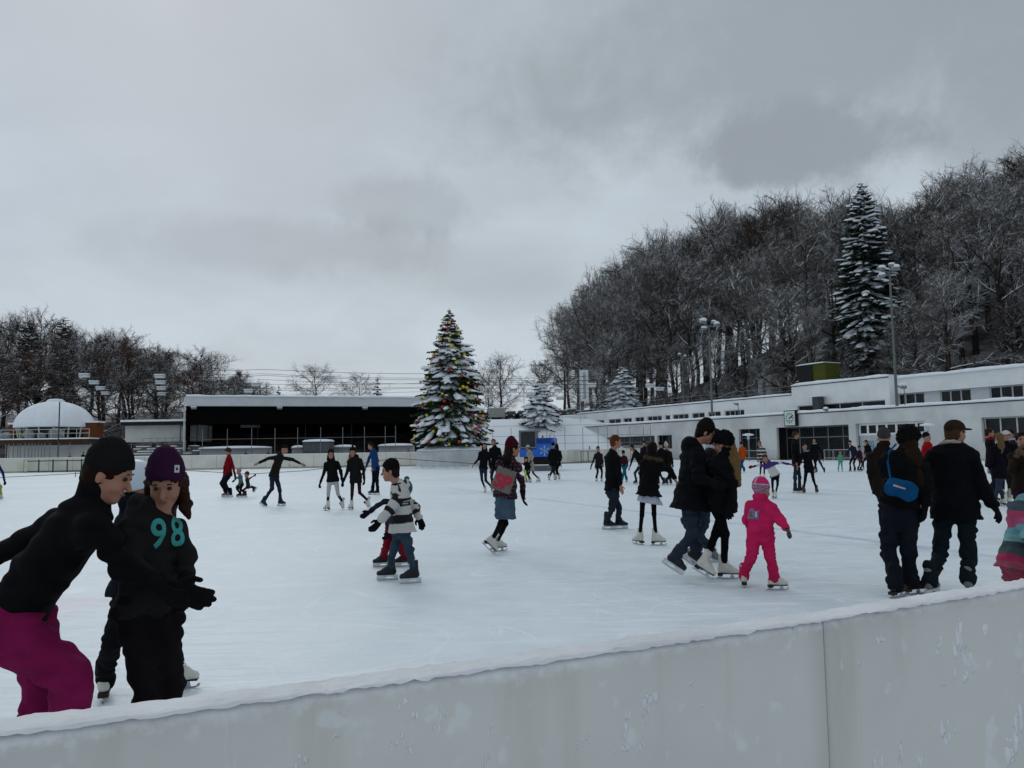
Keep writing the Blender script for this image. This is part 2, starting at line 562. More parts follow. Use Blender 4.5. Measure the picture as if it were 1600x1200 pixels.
nn2 = k.math('ADD', k.math('MULTIPLY', k.noise(tx, 7, 6, 0.7), 0.055), k.math('MULTIPLY', k.noise(tx, 45, 5, 0.7), 0.045))
dust = k.ramp(k.math('ADD', sz.outputs[2], nn2), NZ + 0.022, NZ + 0.052)
c = k.mix(dust, c, (0.76, 0.765, 0.78))
k.l(c, b.inputs['Base Color']); b.inputs['Roughness'].default_value = 0.55; b.inputs['Specular IOR Level'].default_value = 0.3
bn = k.n('ShaderNodeBump'); bn.inputs['Strength'].default_value = 0.25; bn.inputs['Distance'].default_value = 0.004
k.l(k.noise(tx, 30, 5, 0.6), bn.inputs['Height']); k.l(bn.outputs[0], b.inputs['Normal'])
NBM = m
nb = empty('rink_board', (0, 1.2, 0), label='near white rink board crusted with snow along its top edge', cat='rink board')
xs_seam = NBP[6].x
def near_panel(x0, x1, dy):
    mb = MB()
    n = 60
    T = 0.056
    vs = []
    for i in range(n + 1):
        x = x0 + (x1 - x0) * i / n
        y = near_y(x) + dy
        sl = (near_y(x + 0.01) - near_y(x - 0.01)) / 0.02
        nn = Vector((-sl, 1)).normalized() * T
        for (ox, oy) in ((0, 0), (nn.x, nn.y)):
            for z in (0.0, 0.5, NZ - 0.012, NZ):
                e = 0.006 if z == NZ else 0
                vs.append((x + ox, y + oy + (e if ox == 0 else -e) - 1.2, z))
    f = []
    for i in range(n):
        a, b2 = i * 8, (i + 1) * 8
        for j in range(3):
            f.append((a + j, b2 + j, b2 + j + 1, a + j + 1))
            f.append((a + 4 + j, a + 5 + j, b2 + 5 + j, b2 + 4 + j))
        f.append((a + 3, b2 + 3, b2 + 7, a + 7))
    f += [(0, 1, 2, 3, 7, 6, 5, 4), tuple(n * 8 + q for q in (4, 5, 6, 7, 3, 2, 1, 0))]
    mb.add(vs, f)
    return mb.build('panel', NBM, nb, True)
for (a, bb, dy) in ((-3.0, xs_seam - 0.003, 0.0), (xs_seam + 0.002, 8.0, 0.006)):
    near_panel(a, bb, dy)
# snow crust on top, a fine swept sheet
n, m_ = 1100, 14
vs = []
for i in range(n + 1):
    x = -3.0 + 11.0 * i / n
    y = near_y(x); sl = (near_y(x + 0.01) - near_y(x - 0.01)) / 0.02
    nn = Vector((-sl, 1)).normalized()
    lum = noise.noise(Vector((x * 2.2, 0, 0))) * 0.5 + noise.noise(Vector((x * 9, 3, 0))) * 0.35 + noise.noise(Vector((x * 30, 6, 0))) * 0.25
    hgt = 0.0055 * (1 + 1.5 * lum)
    for j in range(m_ + 1):
        a = j / m_
        an = math.pi * (1 - a)
        wv = -0.007 - 0.007 * (noise.noise(Vector((x * 7, 9, 0))) + noise.noise(Vector((x * 22, 12, 0))))
        yy = (0.028 - math.cos(math.pi * a) * (0.028 + max(0.0015, 0.003 - wv * 0.35)))
        zz = NZ + hgt * math.sin(math.pi * a) ** 0.6 - (0.001 + 0.002 * noise.noise(Vector((x * 6, 20 + (a > 0.5) * 9, 0))) + 0.003 * noise.noise(Vector((x * 31, 20, 0))) + 0.004 * noise.noise(Vector((x * 60, 20, 0)))) * max(0, abs(a * 2 - 1) - 0.75) * 4
        q = Vector((x, a * 4, 7))
        dz = 0.002 * noise.noise(q * 20) + 0.0022 * noise.noise(q * 55) + 0.0018 * noise.noise(q * 120)
        vs.append((x + nn.x * yy, y + nn.y * yy - 1.2, zz + dz))
fs = [(i * (m_ + 1) + j, (i + 1) * (m_ + 1) + j, (i + 1) * (m_ + 1) + j + 1, i * (m_ + 1) + j + 1) for i in range(n) for j in range(m_)]
me = bpy.data.meshes.new('snow_crust'); me.from_pydata(vs, [], fs)
link('snow_crust', me, pmat('old_snow', (0.74, 0.74, 0.76), 0.7, 0.06, 6, 0.6, 90, spec=0.3), nb, True)
# lumps of snow stuck to the face
rs = random.Random(5)
mb = MB()
splats = [(1015, 1088, 14, 16), (975, 1145, 8, 22), (1000, 1165, 7, 12), (1010, 1115, 6, 16), (910, 1155, 10, 8), (968, 1172, 12, 8), (1500, 1025, 12, 34), (1512, 1045, 12, 16), (1470, 1010, 8, 12), (1347, 1035, 8, 10),
          (1375, 998, 9, 10), (1318, 1045, 5, 16), (1484, 1145, 14, 18), (1410, 1180, 7, 20), (1368, 1190, 8, 18), (1442, 1185, 6, 18), (1580, 1175, 22, 20), (1540, 985, 10, 10), (1512, 1010, 5, 6), (650, 1128, 10, 14), (690, 1125, 6, 22),
          (610, 1170, 6, 10), (1080, 1070, 5, 5), (1100, 1102, 7, 5), (628, 1100, 10, 12), (540, 1110, 8, 6), (525, 1150, 8, 4), (620, 1156, 9, 12), (642, 1165, 6, 10), (815, 1045, 14, 8), (1070, 1010, 6, 6), (1240, 985, 6, 8),
          (1590, 1140, 12, 30), (470, 1190, 10, 10), (765, 1140, 5, 9), (760, 1190, 5, 20)]
for (px, py, sx, sy) in splats:
    z = None
    d = ray(px, py)
    lo, hi = 0.2, 8.0
    for _ in range(40):
        mid = (lo + hi) / 2
        p = EYE + d * mid
        if p.y > near_y(p.x): hi = mid
        else: lo = mid
    p = EYE + d * lo
    k_ = lo * d.length / FPX
    if 0.3 < p.z < NZ - 0.01:
        mb = MB()
        for _ in range(6):
            a = rs.gauss(0, 0.45); bq = rs.gauss(0, 0.45)
            rr = k_ * rs.uniform(0.12, 0.5)
            x = p.x + a * sx * k_ + bq * sy * k_ * 0.25
            mb.blob((x, near_y(x) - 1.2 + (0.0012 if px < 1290 else 0.0068), p.z + bq * sy * k_), rr * sx * 0.7, 0.0024, rr * sy * 1.0, rs.random() * 50, 0.4, 14, 9)
        mb.build('snow_splat', pmat('stuck_snow', (0.74, 0.75, 0.77), 0.7, 0.05, 8), nb, True)

# ------------------------------------------------------------------ far boards
fb = empty('rink_board', tuple(BP[3]), label='long cream rink board along the far edge of the ice', cat='rink board')
def wall_path(pts, th, z0, z1, off):
    mb = MB()
    for a, bb in zip(pts[:-1], pts[1:]):
        d = (bb - a).normalized(); nn = Vector((-d.y, d.x, 0)) * th
        q = [a, bb, bb + nn, a + nn]
        mb.add([(p.x - off.x, p.y - off.y, z) for z in (z0, z1) for p in q], [(3, 2, 1, 0), (4, 5, 6, 7), (0, 1, 5, 4), (1, 2, 6, 5), (2, 3, 7, 6), (3, 0, 4, 7)])
    return mb
O = BP[3]
wall_path(BP, 0.18, -0.05, 1.50, O).build('panel', CREAM, fb)
wall_path(BP, 0.17, 1.504, 1.58, O).build('snow_cap', SNOW, fb)
wall_path([p + Vector((0, -0.02, 0)) for p in BP], 0.02, 0.0, 0.16, O).build('kick_strip', pmat('kick', (0.42, 0.40, 0.3), 0.7), fb)
mb = MB()
for i in range(len(BP) - 1):
    L = (BP[i + 1] - BP[i]).length
    for j in range(max(1, int(L / 2.5))):
        p = BP[i].lerp(BP[i + 1], j / max(1, int(L / 2.5))) - O
        mb.box(p.x - 0.02, p.x + 0.02, p.y - 0.012, p.y + 0.01, 0.16, 1.5)
mb.build('panel_joint', pmat('joint', (0.4, 0.39, 0.35), 0.8), fb)
# the grey gate frame in the left board
gt = empty('board_gate', (at(38, 738, 85.4).x, 85.4, 0), label='dark framed gate panels set before the left end of the far rink board', cat='gate')
mb = MB()
W = at(150, 738, 85.4).x - gt.location.x
for z in (0.12, 1.22): mb.box(0, W + 3, -0.05, 0.03, z - 0.05, z + 0.05)
for q in np.linspace(0, W + 3, 8): mb.box(q - 0.05, q + 0.05, -0.06, 0.04, 0, 1.35)
mb.build('frame', pmat('gate_green', (0.06, 0.07, 0.06), 0.6), gt)
MB().box(0.02, 0.32, -0.1, -0.06, 0.1, 1.4).build('post', pmat('pale_yellow', (0.6, 0.62, 0.42), 0.6), gt)

# ------------------------------------------------------------------ rope round the beginners' corner
rp = [(-40, 747), (3, 746), (60, 743), (118, 740), (290, 735), (387, 742.5), (470, 736), (539, 728), (618, 716), (660, 719), (750, 725), (877, 724), (1000, 721)]
ro = empty('rope_barrier', tuple(gnd(618, 728)), label='thin dark rope strung low across the far end of the ice', cat='rope')
pts = []
for i, (px, py) in enumerate(rp):
    dd = 62.0 if i < 9 else 66.0
    p = at(px, py, dd); p.z = max(p.z, 0.03)
    pts.append(p - ro.location)
MB().tube(pts, 0.022, 5).build('rope', CABLE, ro)
for j in (3, 8, 11):
    p = pts[j]
    MB().tube([(p.x, p.y, 0), (p.x, p.y, p.z + 0.12)], 0.03, 6).build('post', STEEL, ro)


# ------------------------------------------------------------------ white building
def facade(mb, s0, s1, z0, z1, ops, y0, y1):
    xs = sorted({s0, s1, *[min(max(o[i], s0), s1) for o in ops for i in (0, 1)]})
    for a, bb in zip(xs[:-1], xs[1:]):
        if bb - a < 1e-4: continue
        mid = (a + bb) / 2
        cur = z0
        for (o0, o1, q0, q1) in sorted([o for o in ops if o[0] < mid < o[1]], key=lambda o: o[2]):
            if q0 > cur + 1e-3: mb.box(a, bb, y0, y1, cur, q0)
            cur = max(cur, q1)
        if z1 > cur + 1e-3: mb.box(a, bb, y0, y1, cur, z1)


def op(px0, px1, pt, pb, off=0.0):
    """opening seen between columns px0..px1 and, at its middle, rows pt..pb"""
    m_ = (px0 + px1) / 2
    a, b2 = WP(px1, (pt + pb) / 2, off)[0], WP(px0, (pt + pb) / 2, off)[0]
    return [a, b2, max(0.0, WP(m_, pb, off)[1]), WP(m_, pt, off)[1]]


bd = empty('rink_building', tuple(BO), BRZ, label='long white two storey flat roofed building along the right side of the rink', cat='building')
TOPZ = 5.2
S0, S1 = -30.0, WP(842, 690)[0]
SFL = WP(903, 668)[0]          # the fascia runs down to here
low = [op(872, 935, 684, 701), op(948, 1023, 679, 701), op(1027, 1050, 677, 701), op(1105, 1137, 675, 712), op(1155, 1188, 672, 717), op(1214, 1327, 668, 717), op(1338, 1445, 661, 716), op(1534, 1640, 650, 690)]
for q in low:
    q[2] = max(q[2], 0.0)
for i in (3, 4, 5): low[i][2] = 0.0; low[i][3] = 3.7
for i in (0, 1, 2): low[i][3] = 3.35
low[6][3] = 3.75; low[6][2] = 0.0
mb = MB(); facade(mb, S0, SFL, 0, TOPZ, low, -0.35, 0.0)
facade(mb, SFL, S1, 0, 4.3, low, -0.35, 0.0)
mb.box(S0, SFL, -12, -0.35, TOPZ - 0.35, TOPZ)
mb.box(SFL, S1, -6, -0.35, 4.0, 4.3)
mb.box(S1 - 0.3, S1, -6, -0.35, 0, 4.0)
mb.build('lower_wall', pmat('lower_render', (0.66, 0.66, 0.65), 0.9, 0.12, 0.25, 0.2, 9, spec=0.1), bd)
MB().box(S0, S1, -3.2, -3.0, 0, 4.0).build('inner_wall', pmat('dim_inner', (0.12, 0.12, 0.12), 0.9), bd)
# glazing
def window(q, y, cols, rail=None, frame=PALEM, fw=0.06, rows=None, glass=GLASS):
    g_ = MB().box(q[0], q[1], y - 0.03, y, q[2], q[3]).build('window', glass, bd)
    f = MB()
    for i in range(cols + 1):
        x = q[0] + (q[1] - q[0]) * i / cols
        f.box(x - fw / 2 + (fw / 2 if i == 0 else 0) - (fw / 2 if i == cols else 0), x + fw / 2 + (fw / 2 if i == 0 else 0) - (fw / 2 if i == cols else 0), y + 0.003, y + 0.06, q[2], q[3])
    for z in [q[2] + fw / 2, q[3] - fw / 2] + (rows or []):
        f.box(q[0] + 0.01, q[1] - 0.01, y + 0.006, y + 0.055, z - fw / 2, z + fw / 2)
    f.build('frame', frame, g_)
    return g_
for i in (0, 1):
    q = list(low[i]); qb = list(q); q[2] = q[3] - 1.3; qb[3] = q[2]
    window(q, -0.6, 6 if i else 5, fw=0.05, frame=STEEL)
    MB().box(qb[0], qb[1], -0.63, -0.6, qb[2], qb[3]).build('spandrel', GREYW, bd)
window(low[2], -0.9, 2, frame=STEEL)
window(low[3], -0.9, 2, frame=STEEL)
window(low[4], -0.6, 3, frame=STEEL, rows=[2.6])
q = low[5]; qq = list(q)
window(qq, -1.6, 5, frame=STEEL, fw=0.12, rows=[2.5])
q = low[6]
q1 = [q[0], q[1], q[3] - 1.25, q[3]]
window(q1, -0.5, 7, frame=WHITE, fw=0.22)
q2 = [q[0], q[1], 0, q[3] - 1.25]
MB().box(q2[0], q2[1], -0.55, -0.5, 0, q2[3]).build('infill_panel', PALEM, bd)
for i, (a, z) in enumerate(((0.62, 1.1), (0.72, 1.2), (0.82, 1.0), (0.9, 1.15))):
    x = q2[0] + (q2[1] - q2[0]) * a
    f = MB().box(x - 0.35, x + 0.35, -0.5, -0.48, z, z + 0.95).build('notice', pmat('notice_%d' % i, ((0.5, 0.58, 0.66), (0.55, 0.6, 0.6), (0.3, 0.42, 0.55), (0.62, 0.62, 0.58))[i], 0.7, 0.4, 6), bd)
window(low[7], -0.5, 4, frame=PALEM, fw=0.12)
# pillars in the glazed entrance
for px in (1190, 1201):
    s = WP(px, 690, -0.7)[0]
    MB().box(s - 0.35, s + 0.35, -1.4, -0.7, 0, 3.69).build('pillar', WHITE, bd)
sn = MB()
snow_strip(sn, S0, SFL, -3.1, 0.0, TOPZ + 0.004, 0.26, 1, 0.5, 0.16)
snow_strip(sn, SFL + 0.02, S1, -5.8, 0.0, 4.304, 0.26, 2, 0.6, 0.12)
sn.build('roof_snow', SNOW, bd, True)
# dark mottled trim strip along the fascia top, just below the snow
ed = MB()
ed.box(S0, SFL, 0.003, 0.03, TOPZ - 0.14, TOPZ - 0.02)
ed.build('eaves_trim', pmat('dark_trim', (0.10, 0.10, 0.10), 0.7, 0.4, 0.8), bd)
# upper storey
UO = -3.5
zA = WP(1180, 621, UO)[1]; zA2 = WP(903, 647, UO)[1]
zB = WP(1240, 603, UO)[1]; zB2 = WP(1388, 588, UO)[1]
sA0, sA1 = WP(1238, 640, UO)[0], WP(902, 655, UO)[0]
sB0 = WP(1390, 620, UO)[0]
zA = (zA + zA2) / 2; zB = (zB + zB2) / 2
print('building z', zA, zA2, zB, zB2, 's', sA0, sA1, sB0, S1, SFL, 'low', low[5])
wr = [(906, 917), (920, 944), (951, 970), (974, 987), (992, 1006), (1011, 1034), (1039, 1047), (1051, 1076), (1081, 1101), (1106, 1126), (1132, 1163)]
wtop = lambda px: 659 + (px - 906) * (639 - 659) / (1163 - 906)
wb = lambda px: 665 + (px - 906) * (648 - 665) / (1163 - 906)
opsA = [op(a, c_, wtop((a + c_) / 2), wb((a + c_) / 2), UO) for a, c_ in wr]
zt = sum(o[3] for o in opsA) / len(opsA); zbm = min(o[2] for o in opsA)
for o in opsA: o[3] = zt; o[2] = TOPZ + 0.35
mb = MB(); facade(mb, sA0, sA1, TOPZ, zA, opsA, UO - 0.3, UO)
mb.box(sA0, sA1, -12, UO - 0.3, zA - 0.3, zA)
mb.box(sA1 - 0.3, sA1, -12, UO - 0.3, TOPZ, zA - 0.3)
mb.build('upper_wall', WHITE, bd)
for o, (a, c_) in zip(opsA, wr):
    window(o, UO - 0.2, max(1, round((c_ - a) / 8)), frame=PALEM, fw=0.10)
opB = op(1246, 1383, 635, 654, UO)
q = [WP(1383, 630, UO)[0], WP(1246, 640, UO)[0], TOPZ + 0.3, WP(1347, 627, UO)[1]]
mb = MB(); facade(mb, sB0, sA0 + 0.0, TOPZ, zB, [q], UO - 0.3 + 0.004, UO + 0.004)
mb.box(sB0, sA0, -12, UO - 0.296, zB - 0.3, zB)
mb.box(sA0 - 0.3, sA0, -12, UO - 0.296, zA, zB - 0.3)
mb.box(sB0, sB0 + 0.3, -12, UO - 0.296, TOPZ, zB - 0.3)
mb.build('tall_block', WHITE, bd)
window(q, UO - 0.25, 4, frame=PALEM, fw=0.09)
MO = -5.0
zC = WP(1500, 583, MO)[1]; zCs = WP(1500, 607, MO)[1]
wc = [op(1400, 1445, 618, 637, MO), op(1469, 1518, 612, 633, MO), op(1546, 1600, 607, 626, MO), op(1622, 1680, 600, 622, MO)]
for o in wc: o[3] = zCs - 0.05; o[2] = TOPZ + 0.15
mb = MB(); facade(mb, S0, sB0, TOPZ, zC, wc, MO - 0.3, MO)
mb.box(S0, sB0, -13, MO - 0.3, zC - 0.3, zC)
mb.build('right_block', pmat('bluish_render', (0.68, 0.70, 0.74), 0.85, 0.06, 0.3, spec=0.1), bd)
MB().box(S0, sB0 - 0.01, MO + 0.002, MO + 0.45, zCs, zC - 0.01).build('parapet_band', WHITE, bd)
for o in wc: window(o, MO - 0.15, 3, frame=PALEM, fw=0.13)
sn = MB()
snow_strip(sn, sA0 + 0.01, sA1, -12, UO, zA + 0.004, 0.2, 3, 0.7, 0.14)
snow_strip(sn, sB0, sA0, -12, UO + 0.004, zB + 0.004, 0.28, 4, 0.6, 0.14)
snow_strip(sn, S0, sB0 - 0.02, -13, MO + 0.45, zC + 0.004, 0.3, 5, 0.6, 0.16)
snow_strip(sn, WP(1600, 610, MO)[0] - 6, sB0 - 0.3, MO + 0.45, MO + 0.5, zCs - 0.06, 0.12, 6, 0.5, 0.10)
sn.build('roof_snow', SNOW, bd, True)
MB().box(sA0, sA1, UO + 0.003, UO + 0.05, zA - 0.1, zA - 0.01).box(sB0, sA0, UO + 0.008, UO + 0.06, zB - 0.12, zB - 0.01).build('roof_trim', BLACK, bd)
# chimney hut on the lower roof
s = WP(1279, 630, UO + 0.6)[0]
ch = MB().box(s - 0.45, s + 0.45, UO + 0.25, UO + 1.1, TOPZ, 7.05).build('roof_vent', pmat('vent_grey', (0.07, 0.075, 0.08), 0.7), bd)
MB().box(s - 0.8, s + 0.8, UO + 0.1, UO + 1.3, 7.054, 7.15).build('vent_cap', SNOW, ch)
# terrace railing
rl = MB()
for z in (zA + 0.5, zA + 1.0): rl.tube([(sA0, UO - 0.2, z), (sA1, UO - 0.2, z)], 0.025, 5)
for s in np.arange(sA0, sA1, 2.0): rl.tube([(s, UO - 0.2, zA), (s, UO - 0.2, zA + 1.0)], 0.03, 5)
rl.build('terrace_railing', STEEL, bd)


def bw(s, y, z=0.0):
    p = BO + BU * s + BN * y
    return Vector((p.x, p.y, z))


# garage at the building's far end
gs0, gs1 = WP(903, 660, -2)[0] + 0.2, WP(874, 660, -2)[0]
ga = empty('garage', tuple(bw(gs0, -2.0, 4.0)), BRZ, label='small white garage with dark open door at the far end of the white building', cat='garage')
gw = gs1 - gs0
zg = WP(890, 650, -2)[1] - 4.0
mb = MB(); facade(mb, 0, gw, 0.31, zg, [(0.3, gw - 1.0, 0.31, zg - 1.1)], -5, -4.7 + 4.7)
mb.build('wall', WHITE, ga)
MB().box(0.31, gw - 1.01, -4.5, -0.5, 0.31, zg - 1.11).build('door', DARKW, ga)
sn = MB(); snow_strip(sn, 0, gw, -5, 0, zg + 0.004, 0.2, 8, 0.5, 0.1); sn.build('roof_snow', SNOW, ga, True)

# clock
sC0, sC1 = WP(1243, 654, 0.5)[0], WP(1225, 654, 0.5)[0]
zc0, zc1 = WP(1234, 666, 0.5)[1], WP(1234, 641, 0.5)[1]
ck = empty('wall_clock', tuple(bw((sC0 + sC1) / 2, 0.0, (zc0 + zc1) / 2)), BRZ, label='large square clock with black case hanging on the white building fascia', cat='clock')
hw, hh = (sC1 - sC0) / 2, (zc1 - zc0) / 2
hw = max(hw, hh * 0.85)
MB().box(-hw, hw, 0.03, 0.5, -hh, hh).build('case', BLACK, ck)
fc = MB().box(-hw + 0.1, hw - 0.1, 0.5, 0.515, -hh + 0.1, hh - 0.1).build('clock_face', pmat('clock_face', (0.62, 0.72, 0.66), 0.5, 0.04), ck)
tk = MB()
rad = min(hw, hh) - 0.22
for i in range(12):
    a = 2 * math.pi * i / 12
    M = Matrix.Rotation(a, 4, 'Y')
    L = 0.22
    tk.box(-0.045, 0.045, 0.516, 0.526, rad - L, rad, M)
tk.box(-0.25, 0.25, 0.516, 0.524, -rad * 0.45 - 0.03, -rad * 0.45 + 0.03)
tk.build('tick', BLACK, fc)
# outward y means the viewer sees x running right-to-left: hands turn the other way round
def hand(hrs, L, wd, y):
    a = 2 * math.pi * hrs / 12
    M = Matrix.Rotation(-a, 4, 'Y')
    return MB().box(-wd, wd, y, y + 0.01, -0.12, L, M).build('clock_hand', BLACK, ck)
hand(1.85, rad * 0.95, 0.05, 0.53)
hand(2.25, rad * 0.72, 0.06, 0.545)
sn = MB(); snow_strip(sn, -hw, hw, 0.05, 0.5, hh + 0.003, 0.08, 9, 0.3, 0.03); sn.build('snow_cap', SNOW, ck, True)

# barriers by the wall
def barrier(px0, px1, y, label):
    a, b2 = WP(px1, 710, y)[0], WP(px0, 710, y)[0]
    o = empty('crowd_barrier', tuple(bw((a + b2) / 2, y, 0)), BRZ, label=label, cat='barrier', group='tubular barriers before the white building')
    h = (b2 - a) / 2
    MB().tube([(-h, 0, 0.0), (-h, 0, 1.1), (h, 0, 1.1), (h, 0, 0.0)], 0.035, 6).tube([(-h, 0, 0.25), (h, 0, 0.25)], 0.03, 6).build('frame', PALEM, o)
    mb = MB()
    for x in np.arange(-h + 0.3, h, 0.3): mb.tube([(x, 0, 0.25), (x, 0, 1.1)], 0.012, 4)
    mb.build('bars', STEEL, o)
barrier(1165, 1213, 1.2, 'pale tubular barrier before the dark entrance to the left of the clock')
barrier(1288, 1301, 1.2, 'short pale tubular barrier before the glazed entrance')
barrier(1303, 1345, 1.2, 'wide pale tubular barrier before the glazed entrance')

# roof box, tanks
bx = empty('roof_container', tuple(bw(WP(1268, 590, -8)[0], -8.0, zB)), BRZ, label='black and olive green wedge shaped container on the flat roof', cat='container')
M1, M2 = WP(1290, 590, -8)[0] - WP(1268, 590, -8)[0], WP(1246, 590, -8)[0] - WP(1268, 590, -8)[0]
hb = WP(1268, 569, -8)[1] - zB
mb = MB(); mb.prism([(M1, hb), (M1, hb * 0.35), (M1 + 0.3, 0.02), (M2 - 1.0, 0.02), (M2, hb * 0.5), (M2, hb)], 1, -2.5, 0.0)
mb.build('body', pmat('olive', (0.075, 0.085, 0.012), 0.7), bx)
mb = MB(); mb.prism([(M2 - 2.4, hb - 0.02), (M2 - 2.4, 0.25), (M2 - 1.9, 0.03), (M2 - 0.9, 0.03), (M2 + 0.04, hb * 0.5), (M2 + 0.04, hb - 0.02)], 1, 0.004, 0.1)
mb.build('side_panel', BLACK, bx)
sn = MB(); snow_strip(sn, M1 - 0.1, M2 + 0.15, -2.6, 0.1, hb + 0.003, 0.12, 11, 0.5, 0.06); sn.build('snow_cap', SNOW, bx, True)
for i, (px, wpx, pt) in enumerate(((1189, 9, 592), (1202, 13, 588))):
    dd = 112
    zb = ground_z(at(px, 600, dd).x, dd)
    p = at(px, 612, dd)
    o = empty('storage_tank', (p.x, p.y, zb), label=('slim pale cylindrical tank on the terrace beside a wider tank', 'wide pale cylindrical tank on the terrace before the wood')[i], cat='tank')
    r = wpx / FPX * dd / 2
    zt_ = at(px, pt, dd).z - zb
    MB().lathe([(r, 0), (r, zt_ - 0.1), (r * 0.9, zt_)], 24).build('shell', pmat('tank', (0.42, 0.43, 0.43), 0.6, 0.05), o, False)
    MB().lathe([(r * 1.02, zt_ * 0.66), (r * 1.02, zt_ * 0.69)], 24).build('band', STEEL, o)
# ------------------------------------------------------------------ grandstand (own frame: x to the right, y towards the rink is negative)
GA, GB = Vector(((289 - 800) / FPX * 96, 96, 0)), Vector(((700 - 800) / FPX * 106, 106, 0))
gu = (GB - GA).normalized(); GL = (GB - GA).length
grz = math.atan2(gu.y, gu.x)
st = empty('grandstand', tuple(GA), grz, label='low dark open fronted grandstand with white snowy roof behind the rink', cat='grandstand')
zt = at(289, 618.5, 96).z; ze = at(289, 634, 96).z
D = 13.0
mb = MB()
mb.prism([(0, ze), (0, zt - 0.12), (D, zt + 0.1), (D, ze - 0.9)], 0, 0, GL)
mb.build('roof', pmat('stand_roof', (0.58, 0.6, 0.62), 0.7, 0.05, 0.4), st)
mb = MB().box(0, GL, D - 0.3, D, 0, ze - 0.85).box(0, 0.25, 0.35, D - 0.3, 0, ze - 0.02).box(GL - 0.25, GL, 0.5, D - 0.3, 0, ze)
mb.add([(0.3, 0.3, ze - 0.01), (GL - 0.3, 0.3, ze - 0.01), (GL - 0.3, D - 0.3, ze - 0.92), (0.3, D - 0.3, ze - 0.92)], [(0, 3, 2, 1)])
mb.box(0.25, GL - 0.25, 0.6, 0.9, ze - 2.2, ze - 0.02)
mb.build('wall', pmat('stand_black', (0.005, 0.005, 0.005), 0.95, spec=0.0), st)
rows = MB(); rsn = MB()
for i in range(9):
    y0 = 1.5 + i * 1.15; z1 = 1.0 + i * 0.42
    rows.box(0.3, GL - 0.3, y0, y0 + 1.14, 0, z1)
    if i < 3: rsn.box(0.4, GL - 0.4, y0 + 0.02, y0 + 0.16, z1 + 0.003, z1 + 0.035)
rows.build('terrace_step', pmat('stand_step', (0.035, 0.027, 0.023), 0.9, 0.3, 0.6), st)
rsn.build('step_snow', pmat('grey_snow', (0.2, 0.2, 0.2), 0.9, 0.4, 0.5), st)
sn = MB(); snow_strip(sn, 0, GL, D - 0.1, D, 0, 0.0001, 0); sn = MB()
n = 60
vs = []
for i in range(n + 1):
    x = GL * i / n
    h = 0.22 + 0.09 * noise.noise(Vector((x * 0.5, 0, 0))) + 0.05 * noise.noise(Vector((x * 2, 0, 0)))
    vs += [(x, 0.02, zt - 0.116), (x, -0.14, zt - 0.1), (x, -0.14, zt - 0.1 + h * 0.7), (x, 0.1, zt - 0.08 + h), (x, D, zt + 0.1 + h)]
sn.add(vs, [(i * 5 + j, (i + 1) * 5 + j, (i + 1) * 5 + j + 1, i * 5 + j + 1)[::-1] for i in range(n) for j in range(4)])
sn.build('roof_snow', SNOW, st, True)
for i, x in enumerate((0.9, GL * 0.335, GL * 0.66)):
    o = MB().tube([(x, 0.5, ze), (x, 0.1, ze - 0.25)], 0.06, 6).box(x - 0.3, x + 0.3, -0.3, 0.2, ze - 0.42, ze - 0.2).build('floodlight', STEEL, st)
    MB().box(x - 0.33, x + 0.33, -0.33, 0.23, ze - 0.195, ze - 0.08).build('snow_cap', SNOW, o)
mb = MB()
MB().box(6.2, 8.6, 5.3, 5.36, 5.05, 5.4).build('pale_sign', pmat('dim_sign', (0.22, 0.22, 0.22), 0.8), st)
MB().tube([(-0.15, 0.3, 0), (-0.15, 0.3, ze)], 0.12, 6).build('corner_post', PALEM, st)
for x in np.linspace(2.5, GL - 1, 6):
    MB().tube([(x, 1.2, 1), (x, 1.2, ze)], 0.07, 6).build('post', BLACK, st)

# players' bench shelters before the stand
def shelter(px0, px1, pt, pb, d, label, mat=GREYW):
    a, b2 = at(px0, 705, d).x, at(px1, 705, d).x
    o = empty('bench_shelter', ((a + b2) / 2, d, 0), label=label, cat='shelter', group='low snow topped shelters before the grandstand')
    h = (b2 - a) / 2
    zt_, zb_ = at((px0 + px1) / 2, pt, d).z, at((px0 + px1) / 2, pb, d).z
    MB().box(-h, h, 0.0, 1.2, 0, zt_ - 0.28).build('wall', mat, o)
    MB().box(-h, h, -0.5, 1.3, zt_ - 0.276, zt_ - 0.2).build('roof', STEEL, o)
    s = MB(); snow_strip(s, -h, h, -0.45, 1.3, zt_ - 0.19, 0.01, 1)
    s = MB()
    s.blob((0, 0.4, zt_ - 0.18), h * 1.02, 1.0, 0.28, px0, 0.03, 32, 8)
    M = s.v; s.v = [(x, y, max(z, zt_ - 0.195)) for x, y, z in M]
    s.v = [(max(-h - 0.1, min(h + 0.1, x * 1.25)), y, z) for x, y, z in s.v]
    s.build('snow_cap', SNOW, o, True)
shelter(312, 420, 698, 712, 93, 'long low shelter with snow cap left of the skater in the grey coat')
shelter(456, 473, 697, 712, 93, 'short snow capped shelter between the grandstand rail and the dark hut')
shelter(522, 552, 696, 712, 93, 'short snow capped shelter right of the dark hut')
shelter(592, 646, 694, 712, 95, 'snow capped shelter left of the decorated christmas tree')
a, b2 = at(472, 705, 91).x, at(517, 705, 91).x
hu = empty('timekeeper_hut', ((a + b2) / 2, 91, 0), label='dark grey hut with rounded snowy roof at the middle of the far board', cat='hut')
h = (b2 - a) / 2; zt_ = at(495, 686, 91).z
MB().box(-h + 0.05, h - 0.05, 0, 1.8, 0, zt_ - 0.3).build('body', pmat('hut_grey', (0.07, 0.08, 0.085), 0.5, 0.1), hu)
MB().box(-h + 0.2, h - 0.2, -0.02, 0.0, 1.75, zt_ - 0.45).build('window', pmat('hut_glass', (0.09, 0.10, 0.11), 0.3), hu)
